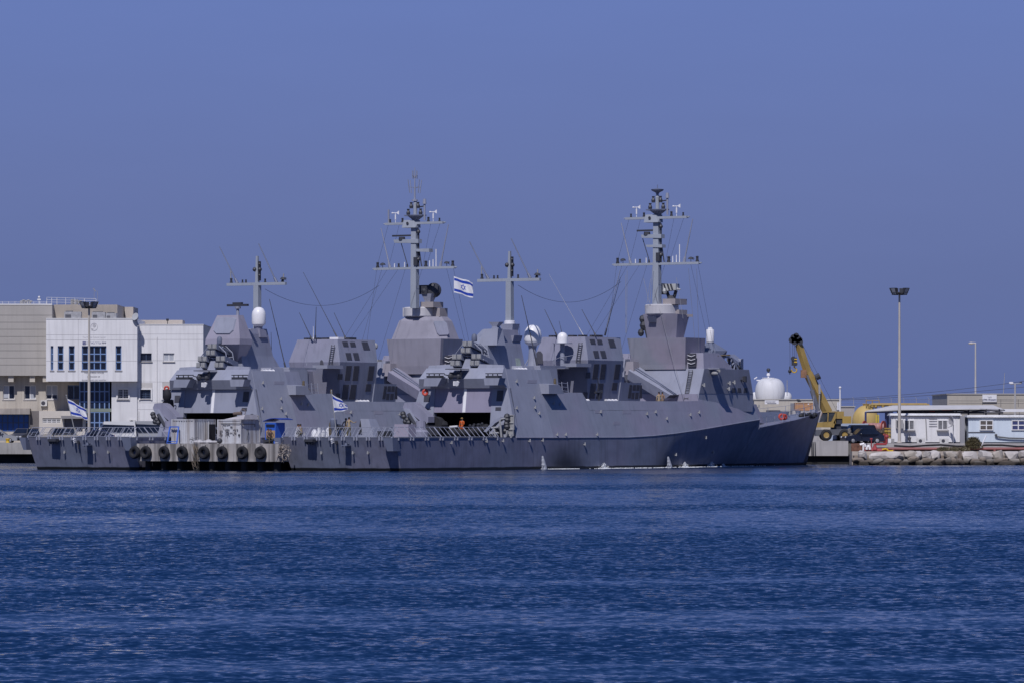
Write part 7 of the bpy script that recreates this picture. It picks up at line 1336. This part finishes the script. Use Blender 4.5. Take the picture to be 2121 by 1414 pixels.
LO = [(1765, 1790, 954), (1790, 1810, 957), (1805, 1835, 956), (1832, 1855, 957), (1850, 1872, 955), (1868, 1886, 958), (1880, 1903, 952), (1893, 1907, 957), (1900, 1912, 960), (1908, 1936, 955), (1936, 1960, 956), (1957, 1970, 953), (1966, 1984, 955), (1980, 2000, 957), (1996, 2012, 953), (2008, 2030, 957), (2028, 2045, 954), (2042, 2060, 957), (2056, 2078, 955), (2074, 2090, 954), (2088, 2112, 957), (2108, 2130, 955), (1780, 1800, 960), (1822, 1845, 961), (1862, 1880, 961), (1925, 1950, 961), (2015, 2040, 961), (2070, 2100, 961)]
for i, (x0, x1, yc) in enumerate(LO):
    Y = 472.3-(.7 if yc > 959 else 0); hw = (px_x(x1, Y)-px_x(x0, Y))/2; k = i*7 % 3
    rock('bank_rock', '%s rounded %s boulder from the left in the waterline row' % (ordn[i], ['brown', 'brown', 'tan'][k]), P((x0+x1)/2, yc, Y), (hw*1.15, .7, .38), 300+i, (RB, RB, RT)[k], .7, 'boulders at the waterline')
mb = MB(); mb.box((px_x(1770, 474), 474.2, -1), (120, 477, .95)); struct(mb.build('bank_core', RB))
# ------------------------------------------------------------------ people
SK = lambda: mat('skin', (.30, .17, .115), var=.06); HR = lambda: mat('hair_dark', (.015, .012, .010)); BT = lambda: mat('boots', (.025, .022, .02))
def cloth(n, c): return mat('cloth_'+n, c, var=.15, scale=5, rough=.95)
def person(label, loc, face, shirt, trousers, pose='stand', H=1.75, arms='down', group=None, sleeves=True, hair='hair', trouser_knee=False, lean=0.0):
    """one skinned body: joints in metres, x ahead, y to the left"""
    J = {}; E_ = []
    def j(n, p, r, par=None, reg='shirt'): J[n] = (Vector(p), r, reg); (E_.append((par, n)) if par else None)
    seat = pose in ('sit', 'crouch'); pz = .93 if not seat else (.46 if pose == 'sit' else .34); dz = pz-.93; lx = lean
    j('pelvis', (0, 0, pz), .135, None, 'trousers'); j('waist', (.0+lx*.3, 0, pz+.17), .12, 'pelvis'); j('chest', (.015+lx*.8, 0, pz+.38), .145, 'waist'); j('collar', (.0+lx*1.1, 0, pz+.52), .07, 'chest'); j('neck', (.01+lx*1.2, 0, pz+.60), .055, 'collar', 'skin')
    j('head', (.03+lx*1.3, 0, pz+.70), .09, 'neck', 'skin'); j('crown', (.02+lx*1.3, 0, pz+.79), .075, 'head', 'skin'); j('nose', (.125+lx*1.3, 0, pz+.69), .016, 'head', 'skin'); j('chin', (.085+lx*1.3, 0, pz+.63), .035, 'head', 'skin')
    for s_ in (1, -1):
        k = 'L' if s_ > 0 else 'R'; j('ear'+k, (.02+lx*1.3, s_*.095, pz+.70), .02, 'head', 'skin')
        a = arms if isinstance(arms, str) else arms[0 if s_ > 0 else 1]
        sh = Vector((lx*1.0, s_*.185, pz+.48)); el, wr = {'down': ((-.02, .06, -.29), (.06, .07, -.54)), 'hips': ((-.10, .15, -.25), (.06, .04, -.42)), 'front': ((.10, .06, -.26), (.30, -.04, -.24)), 'out': ((.06, .20, -.16), (.26, .28, -.10)), 'knees': ((.14, .05, -.25), (.34, -.02, -.32)), 'up': ((.16, .10, -.05), (.22, .02, .22))}[a]
        el = sh+Vector((el[0], s_*el[1], el[2])); wr = sh+Vector((wr[0], s_*wr[1], wr[2])); sl = 'shirt' if sleeves else 'skin'
        j('sh'+k, sh, .065, 'collar'); j('el'+k, el, .045, 'sh'+k, 'shirt'); j('wr'+k, wr, .030, 'el'+k, sl if sleeves else 'skin'); d = (wr-el).normalized(); sd_ = Vector((1, 0, 0)) if abs(d.z) > .7 else Vector((0, 0, 1)); sd_ = (sd_-d*sd_.dot(d)).normalized()
        pm = wr+d*.06; j('pm'+k, pm, .034, 'wr'+k, 'skin')
        for f_, (o_, L_) in enumerate(((-.030, .075), (-.010, .085), (.010, .080), (.028, .062))): b0 = pm+d*.035+sd_*o_; j('fa%d%s' % (f_, k), b0, .011, 'pm'+k, 'skin'); j('fb%d%s' % (f_, k), b0+d*L_*.6+d.cross(sd_)*.012, .0095, 'fa%d%s' % (f_, k), 'skin'); j('fc%d%s' % (f_, k), b0+d*L_*.85+d.cross(sd_)*.035, .008, 'fb%d%s' % (f_, k), 'skin')
        t0 = wr+d*.03+sd_*.035; j('ta'+k, t0, .013, 'pm'+k, 'skin'); j('tb'+k, t0+d*.04+sd_*.03, .010, 'ta'+k, 'skin')
        if not seat: hp, kn, an = (0, s_*.095, pz-.06), (.03, s_*.105, .50), (-.02, s_*.11, .09)
        elif pose == 'sit': hp, kn, an = (.05, s_*.10, pz-.02), (.44, s_*.13, .47), (.40, s_*.13, .09)
        else: hp, kn, an = (.02, s_*.11, pz-.02), (.40, s_*.18, .50), (.12, s_*.15, .09)
        j('hp'+k, hp, .095, 'pelvis', 'trousers'); j('kn'+k, kn, .065, 'hp'+k, 'trousers'); j('an'+k, an, .048, 'kn'+k, 'trousers'); j('to'+k, (an[0]+.17, an[1]+s_*.02, .045), .042, 'an'+k, 'boots')
    names = list(J); me = bpy.data.meshes.new('body'); me.from_pydata([J[n][0] for n in names], [(names.index(a), names.index(b)) for a, b in E_], [])
    o = bpy.data.objects.new('tmp', me); col.objects.link(o); m1 = o.modifiers.new('s', 'SKIN')
    for i, n in enumerate(names): r = J[n][1]; me.skin_vertices[0].data[i].radius = (r, r*.8 if n in ('chest', 'waist', 'pelvis') else r); me.skin_vertices[0].data[i].use_root = (n == 'pelvis')
    m1.use_smooth_shade = True; m2 = o.modifiers.new('d', 'SUBSURF'); m2.levels = 1
    bpy.context.view_layer.update(); bme = bpy.data.meshes.new_from_object(o.evaluated_get(bpy.context.evaluated_depsgraph_get())); bpy.data.objects.remove(o)
    mats_ = [SK(), shirt, trousers, BT()]; idx = {'skin': 0, 'shirt': 1, 'trousers': 2, 'boots': 3}; bme.materials.clear()
    for x in mats_: bme.materials.append(x)
    segs = [(J[a][0], J[b][0], J[b][1], idx[J[b][2]]) for a, b in E_]
    for p in bme.polygons:
        best = None
        for a, b, r, mi in segs:
            d = b-a; t_ = max(0, min(1, (p.center-a).dot(d)/max(d.length_squared, 1e-9))); q = (p.center-(a+d*t_)).length/r
            if best is None or q < best[0]: best = (q, mi)
        p.material_index = best[1]; p.use_smooth = True
    k = H/1.75; bme.transform(Matrix.Scale(k, 4)); bme.name = 'person'
    T = thing('person', label, 'person', loc, face, group); b = bpy.data.objects.new('body', bme); col.objects.link(b); b.parent = T
    hd = J['head'][0]*k; mb = MB(); n = 14
    mb.ball((hd.x-.018*k, hd.y, hd.z+.045*k), (.105*k, .098*k, .095*k), 14)
    if hair == 'cap': mb.box((hd.x+.05, hd.y-.07, hd.z+.05), (hd.x+.20, hd.y+.07, hd.z+.07))
    mb.v = [tuple(INV[T.name].inverted() @ Vector(p)) for p in mb.v]; mb.build('cap' if hair == 'cap' else 'hair', cloth('cap', (.35, .22, .08)) if hair == 'cap' else HR(), T, True)
    mb = MB()
    for s_ in (1, -1): mb.ball((hd.x+.082*k, hd.y+s_*.034*k, hd.z+.012*k), .011, 6)
    mb.v = [tuple(INV[T.name].inverted() @ Vector(p)) for p in mb.v]; mb.build('eyes', mat('eye_dark', (.02, .02, .02)), T); return T
TAN = cloth('tan', (.36, .28, .18)); OLV = cloth('olive', (.11, .10, .065)); BRN = cloth('brown', (.24, .16, .12)); ORG = cloth('orange', (.62, .13, .03)); GRY = cloth('grey', (.30, .29, .29)); KHK = cloth('khaki', (.27, .21, .14))
aw = math.atan2(AX.y, AX.x)
def on(fr, px, py, u, z): q = fr.face(px, py, u); return tuple(fr.world((u, q[1], z)))
person('sailor in tan shirt with his back turned, right one of the stern pair', on(FS, 723, 900, 1.3, 2.88), 1.25, TAN, OLV, arms=('down', 'out'), group='people on the near ship stern')
person('shorter sailor in brown shirt and olive trousers, left one of the pair at the stern', on(FS, 716.5, 900, 1.6, 2.88), 1.7, BRN, OLV, H=1.66, arms='hips', group='people on the near ship stern', sleeves=False)
person('crouching person in pale grey shirt behind the deck net at left of the near stern', on(FS, 614, 900, 1.6, 2.88), 0.2, cloth('pale', (.50, .48, .47)), OLV, 'crouch', arms='knees', lean=.1); person('crouching person in khaki shirt, facing the pale-shirted one behind the deck net', on(FS, 625, 900, 1.8, 2.88), 2.6, KHK, OLV, 'crouch', arms='knees', lean=.1)
person('person in orange overalls and tan cap standing in the hangar opening', on(FS, 957, 880, 19.25, 2.9), -2.0, ORG, ORG, arms=('front', 'down'), hair='cap', H=1.72)
person('sailor in tan shirt on the mid deck, left of the pair by the sloping trunk', tuple(FS.world((47.6, FS.face(1365, 820, 47.6)[1], 5.36))), 1.9, TAN, KHK, H=1.75, arms='down'); person('sailor in brown shirt on the mid deck, right of the pair by sloping trunk', tuple(FS.world((47.9, FS.face(1372, 820, 47.9)[1], 5.36))), .9, BRN, OLV, H=1.74, arms='hips')
person('dark-haired man in grey-brown shirt sitting on the pier before the blue booth', S3(1.0, FS.face(554, 910, 1.0)[1], ZT), -.6, BRN, OLV, 'sit', arms='knees', lean=.05, H=1.8); person('young man in brown vest with bare arms leaning forward, right of the sitting man', S3(.7, FS.face(560, 912, .7)[1], ZT), -1.4, cloth('dark_vest', (.10, .07, .06)), OLV, 'sit', arms='knees', sleeves=False, lean=.14, H=1.75)
for v0, lab in ((FS.face(553, 912, 1.0)[1], 'dark low crate seat under the man in grey-brown shirt'), (FS.face(559.5, 912, .7)[1], 'dark low crate seat under the man in brown vest')):
    mb = MB(); u0 = 1.0 if 'grey' in lab else .7; pbox(mb, u0-.25, u0+.2, v0-.22, v0+.22, ZT, ZT+.36); tag(mb.build('low_crate', G('dark')), lab, 'crate')
# ------------------------------------------------------------------ flags
def in_star(x, y, R_):
    for rot in (0, math.pi):
        ds = [x*math.sin(rot+k*2*math.pi/3)+y*math.cos(rot+k*2*math.pi/3) for k in range(3)]; mxd = max(ds)
        if R_*.5-.17*R_ < mxd < R_*.5+.0*R_ and mxd <= R_*.5: return True
    return False
def flag(label, p0, p1, fly, droop, wave, seed, pole=None, gath=0.0):
    """cloth hung from the hoist line p0 (top) to p1 (bottom) and flying along fly"""
    T = thing('flag', label, 'flag', p1); p0, p1, fly = Vector(p0), Vector(p1), Vector(fly); hs = p0-p1; nx, ny = 96, 68; nrm = fly.cross(hs).normalized(); vs_ = []; fs = []; mi = []; L = fly.length; Hh = hs.length
    for j_ in range(ny+1):
        for i in range(nx+1):
            s_, t_ = i/nx, j_/ny
            ph = 7.5*s_+1.7*t_+seed; p = p1+hs*(t_-gath*s_*(t_-.35))+fly*s_+nrm*(wave*s_**.6*math.sin(ph)+.4*wave*s_*math.sin(2.3*ph+t_*3))+Vector((0, 0, -droop*s_**1.3-.05*s_*math.sin(ph*1.3+2*t_))); vs_.append(p)
    for j_ in range(ny):
        for i in range(nx):
            a = j_*(nx+1)+i; fs.append((a, a+1, a+nx+2, a+nx+1)); s_, t_ = (i+.5)/nx, (j_+.5)/ny; x = (s_-.5)*1.375; y = t_-.5
            blue_ = .094 < t_ < .25 or .75 < t_ < .906 or in_star(x, y, .215); mi.append(1 if blue_ else 0)
    mb = MB(); mb.add(vs_, fs); mb.mi = mi
    def fm2(n, c):
        m = mat(n, c, rough=.9, var=.05, spec=.1)
        return m
    o = mb.build('cloth', [fm2('flag_white', (.78, .78, .80)), fm2('flag_blue', (.03, .07, .42))], T, True)
    sl = o.modifiers.new('thickness', 'SOLIDIFY'); sl.thickness = .01
    mb = MB(); mb.tube(p1-(hs*.02), p0+hs*.02, .018, n=5); mb.build('hoist_rope', G('white'), T)
    if pole: mb = MB(); mb.tube(pole[0], pole[1], .045, .03, 8); mb.ball(pole[1], .07, 8); mb.build('staff', G('canister'), T, True)
    return T
Yf = RS.O.y+53*AX.y+4.5*SX.y
flag('blue and white star flag flying from the yard of the far ship main mast', P(940.5, 573, Yf), P(940.5, 606, Yf), P(979, 613, Yf+.6)-P(940.5, 606, Yf), .25, .16, .4)
Ys = FS.O.y+.2*AX.y
flag('blue and white star flag folded by the wind on the near ship stern staff', P(687.5, 815, Ys), P(692.5, 853, Ys), P(724, 855, Ys+.8)-P(692.5, 853, Ys), .15, .2, 2.2, (P(698, 905, Ys), P(686.5, 809, Ys)), .75)
Yr = RS.O.y+.3*AX.y
flag('blue and white star flag streaming from the far ship stern staff before the glazed stair', P(139.5, 825, Yr), P(146.5, 859, Yr), P(183, 866, Yr+.5)-P(146.5, 859, Yr), .3, .2, 4.1, (P(158, 905, Yr), P(137.5, 818, Yr)), .35)
# ------------------------------------------------------------------ loose gear on the decks
def deck(fr, px, u): q = fr.face(px, 900, u); return Vector((u, q[1], 2.88))
def sbox(label, name, cat, fr, px0, px1, u, h, d, m, grp=None, taper=.0):
    a, b = deck(fr, px0, u), deck(fr, px1, u); mb = MB(); w0 = [fr.world(p) for p in ((u, a[1], 2.88), (u, b[1], 2.88), (u+d, b[1], 2.88), (u+d, a[1], 2.88))]; t_ = taper; w1 = [fr.world(p) for p in ((u+t_, a[1]+t_*.5, 2.88+h), (u+t_, b[1]-t_*.5, 2.88+h), (u+d-t_, b[1]-t_*.5, 2.88+h), (u+d-t_, a[1]+t_*.5, 2.88+h))]; mb.loft([w0, w1]); o = mb.build(name, m); tag(o, label, cat, grp); return o
WS = mat('white_bag_cloth', (.72, .72, .74), var=.1, scale=2, bump=.5)
for i, (x0, x1, h) in enumerate(((611, 620, .62), (646, 656, .72), (657, 664, .85), (666, 672, .7), (676, 686, .9), (688, 697, .82), (699, 706, .75), (712, 720, .5))):
    mb = MB(); c = deck(FS, (x0+x1)/2, 3.2); rr = (deck(FS, x1, 3.2)[1]-deck(FS, x0, 3.2)[1])/2; w_ = FS.world(c); random.seed(i)
    pts = [(rr*1.05, 0), (rr*1.1, h*.3), (rr*.95, h*.7), (rr*.5, h*.95), (.05, h)]; mb.lathe(w_, pts, 9); mb.v = [(p[0]+random.uniform(-.05, .05), p[1]+random.uniform(-.05, .05), p[2]+random.uniform(-.03, .03)) for p in mb.v]
    tag(mb.build('sail_bag', WS, None, True), ['white cloth bag behind the net by the crouching pair', 'leftmost white bag of the row in the middle of the near stern', 'second white bag from the left in the row on the near stern', 'third white bag from the left in the row on the near stern', 'tallest white bag near the flag staff foot', 'white bag just right of the flag staff foot', 'white bag left of the standing sailors', 'low white bag at the feet of the standing sailors'][i], 'bag', 'white bags on the near stern')
o = sbox('pale grey locker box on the near flight deck beside the crane', 'deck_locker', 'locker', FS, 816, 846, 11.5, 1.15, 1.2, mat('locker_mauve', (.33, .30, .37), var=.05), None, .04)
t = thing('ventilator_cowl', 'grey slanted ventilator cowl with black mouth on the near flight deck', 'ventilator', FS.world(deck(FS, 752, 6))); a = deck(FS, 738, 6)[1]; b = deck(FS, 768, 6)[1]
mb = MB(); mb.loft([[FS.world((6.3, a, 2.88)), FS.world((6.3, b+.1, 2.88)), FS.world((8, b+.1, 2.88)), FS.world((8, a, 2.88))], [FS.world((6.5, a+.1, 4.5)), FS.world((6.5, b-.55, 4.5)), FS.world((7.6, b-.55, 4.5)), FS.world((7.6, a+.1, 4.5))]]); mb.build('hood', G('greyl'), t)
mb = MB(); mb.add([FS.world((6.27, a+.02, 3.2)), FS.world((6.27, a+.42, 3.2)), FS.world((6.46, a+.12, 4.4))], [(0, 1, 2)]); q = mb.v; mb.v = []; mb.f = []; mb.mi = []; mb.prism(q, -AX*.03); mb.build('mouth', G('black'), t)
mb = MB(); w_ = FS.world(deck(FS, 691, 2.2)); mb.lathe(w_, [(.3, 0), (.3, .15), (.2, .3), (.22, .7), (.3, .8), (.3, 1.55), (.2, 1.65), (.02, 1.66)], 14); tag(mb.build('capstan', G('greyd'), None, True), 'grey vertical capstan drum beside the stern flag staff', 'capstan')
mb = MB(); w_ = FS.world(deck(FS, 686.5, 2.2)); mb.lathe(w_, [(.2, 0), (.25, .6), (.2, 1.2), (.08, 1.5), (.02, 1.52)], 10); tag(mb.build('canvas_bundle', G('olive'), None, True), 'brown canvas bundle leaning on the grey capstan', 'bundle')
mb = MB(); 
a, b = deck(FS, 699, 2.6), deck(FS, 712, 2.6); mb.hexa([FS.world((2.5, a[1], 3.5)), FS.world((2.5, b[1], 3.5)), FS.world((3.0, b[1], 3.5)), FS.world((3.0, a[1], 3.5)), FS.world((2.5, a[1]-.05, 4.05)), FS.world((2.5, b[1], 3.75)), FS.world((3.0, b[1], 3.75)), FS.world((3.0, a[1]-.05, 4.05))])
for v in (a[1]+.05, b[1]-.05): mb.tube(FS.world((2.7, v, 2.88)), FS.world((2.7, v, 3.6)), .05)
tag(mb.build('deck_stand', G('dark')), 'dark tilted tray stand between capstan and sailors', 'stand')
for i, x in enumerate((783, 792, 801)): sbox(['black deck box left of three behind the near stern corner', 'black deck box in the middle of three behind the near stern corner', 'black deck box right of three behind the near stern corner'][i], 'deck_box', 'box', FS, x-3, x+4, 3.0, .55, .6, G('dark'), 'black deck boxes', .05)
# boat in the hangar mouth
t = thing('inflatable_boat', 'black inflatable boat with gear stowed in the near hangar opening', 'boat', FS.world((19.5, .2, 2.9))); mb = MB()
for s_ in (0, 1.5):
    pts = [Vector((18.6+s_*.0, -2.3, 3.5+.0)), Vector((18.5, -1.0, 3.3)), Vector((18.5, 1.0, 3.3)), Vector((18.6, 2.2, 3.45)), Vector((18.9, 2.7, 3.75))]; mb.path([FS.world(p+Vector((s_, 0, 0))) for p in pts], .33, 10)
    for p in pts: mb.ball(FS.world(p+Vector((s_, 0, 0))), .33, 10)
mb.build('tubes', G('black'), t, True); mb = MB(); random.seed(2)
for k in range(16): p = FS.world((18.9+random.uniform(0, .8), random.uniform(.6, 2.1), 3.75+random.uniform(0, .35))); mb.ball(p, (.16, .16, .12), 7)
mb.build('outfit', G('dark'), t); mb = MB(); mb.bar(FS.world((18.5, -.9, 3.8)), FS.world((18.5, -.1, 3.85)), .2, .18); mb.build('white_cowling', G('white'), t)
for fr, px, lab in ((FS, 902, 'round black covered reel at the left of the near hangar opening'), (RS, 372, 'dark covered machinery reel at the left of the far hangar opening')):
    p = fr.face(px, 872, 17.8); mb = MB(); mb.lathe(fr.world((17.6, p[1], 3.9)), [(.8, 0), (.85, .2), (.8, .7), (.5, .85), (.02, .9)], 18, AX); mb.ball(fr.world((17.9, p[1]+.9, 4.0)), (.35, .35, .35), 8); mb.box(*[tuple(min(a, b) for a, b in zip(fr.world((17.8, p[1]-.3, 2.9)), fr.world((18.2, p[1]+.3, 3.3)))), tuple(max(a, b) for a, b in zip(fr.world((17.8, p[1]-.3, 2.9)), fr.world((18.2, p[1]+.3, 3.3))))]); tag(mb.build('covered_reel', G('black'), None, True), lab, 'reel')
def lifebuoy(label, c, ax, R_=.36): mb = MB(); mb.torus(c, R_, .12 if R_ > .19 else .09, ax, 18, 8); return tag(mb.build('lifebuoy', mat('buoy_orange', (.55, .075, .05), var=.12), None, True), label, 'lifebuoy')
p = FS.face(882, 812, 18.3); lifebuoy('red lifebuoy hung on the port corner of the near hangar', FS.world((18.2, p[1], p[2])), -AX+SX*.4, .2)
p = RS.face(350.5, 804, 18.6); lifebuoy('red lifebuoy on the port corner of the far hangar, before the white wing', RS.world((18.2, p[1], p[2])), -AX+SX*.6, .19)
p = FS.side(1619, 862, 3.2); c = FS.world(p); lifebuoy('left red lifebuoy of the pair on the foredeck rail', c, SX*.9-AX*.8, .24); lifebuoy('right red lifebuoy of the pair on the foredeck rail', c+AX*.5+Vector((.05, 0, -.03)), SX*.9-AX*.5, .2)
mb = MB(); a = FS.side(1675, 853, 1.6)
for k in range(8): mb.ball(FS.world((a[0]-1.3+k*.4, 1.5, 4.95+.1*math.sin(k*2.))), (.32, .32, .24), 8)
tag(mb.build('canvas_pile', mat('black_canvas', (.02, .02, .022), var=.3), None, True), 'black canvas pile on the foredeck near the bow', 'canvas')
# silhouette of covered gear beside the far ship's hangar
p = RS.face(346, 818, 17.2); mb = MB(); mb.ball(RS.world((17.2, p[1], p[2])), (.42, .42, .62), 10); mb.loft([[RS.world((17.2, p[1]-1.3, p[2]-1.6)), RS.world((17.2, p[1]+.2, p[2]-1.2)), RS.world((18, p[1]+.2, p[2]-1.2)), RS.world((18, p[1]-1.3, p[2]-1.6))], [RS.world((17.2, p[1]-.4, p[2]-.5)), RS.world((17.2, p[1]+.15, p[2]-.4)), RS.world((18, p[1]+.15, p[2]-.4)), RS.world((18, p[1]-.4, p[2]-.5))]]); tag(mb.build('covered_searchlight', G('black'), None, True), 'black covered searchlight silhouetted against the white wing', 'searchlight')
# ------------------------------------------------------------------ discharge water and foam along the near ship's waterline
FO = mat('foam_white', (.70, .72, .74), var=.1, rough=.9)
def splash(label, px, py, hpx, wpx, seed, drop=0):
    random.seed(seed); b = on_hull(FS, px, 965); b = FS.world((b[0], b[1]+.3, 0)); mb = MB(); k = b.y/F; H_, W_ = hpx*k, wpx*k
    if drop:                                                            # a falling sheet of water, ragged at its edges
        L_ = []
        for i in range(10):
            f_ = i/9; z = H_*f_; c_ = -.30*W_*f_; hw_ = W_*.34*(1-f_)**.7*(1+.25*math.sin(i*2.3+seed))+.03; y0 = .12+.25*(1-f_)
            q = Vector((b.x, b.y, z))+AX*c_; L_.append([q-AX*hw_-SX*0, q+AX*hw_*.8-SX*0, q+AX*hw_*.6+SX*y0, q-AX*hw_*.7+SX*y0])
        mb.loft(L_)
    for i in range(60 if drop else 170):
        f_ = random.random()**1.4; z = H_*f_*(.35 if drop else 1)
        x = random.gauss(0, .30)*W_*(1-.85*f_)*(1+.3*math.sin(i))
        r = random.uniform(.02, .06)*(1-.5*f_); s_ = random.uniform(.6, 1.8)
        p = Vector((b.x+AX.x*x*1.2, b.y+AX.y*x*.6-random.uniform(0, .4), z)); mb.lathe(p, [(.2*r, -r*s_), (r, 0), (.15*r, r*s_)], 5, (random.uniform(-.4, .4), 0, 1))
    mb.lathe((b.x, b.y-.2, 0), [(W_*.55, -.03), (W_*.4, .03), (W_*.15, .06), (.02, .07)], 14)
    o = mb.build('splash', mat('spray_white', (.36, .38, .43), rough=.9) if drop else FO); tag(o, label, 'splash', 'cooling-water splashes'); return o
splash('white cooling-water jet falling down the sooty part of the hull', 1119, 960, 28, 13, 1, 1); splash('white splash at the middle of the near hull waterline', 1246, 965, 12, 24, 2); splash('thin white water jet right of mid hull', 1379, 960, 23, 12, 3, 1); splash('broad low white splash right of the thin water jet', 1413, 966, 11, 22, 4); splash('white splash two widths right of the broad one', 1468, 966, 11, 26, 5); splash('small low white splash nearest the bow', 1492, 967, 6, 16, 6)
random.seed(8); mb = MB()
for k in range(650):
    c_ = random.choice([(1150, 18), (1165, 12), (1260, 20), (1300, 30), (1360, 20), (1425, 20), (1455, 25), (1480, 18), (1530, 25)]); x = random.gauss(*c_)
    if not 1122 < x < 1600: continue
    b = on_hull(FS, x, 970); w_ = FS.world((b[0], b[1]+.12+abs(random.gauss(0, .35)), 0)); r = random.uniform(.02, .09); mb.lathe((w_.x, w_.y, .02), [(r, -.05), (r*.8, .01), (.02, random.uniform(.015, .05))], 6)
struct(mb.build('foam', FO), 'stuff')
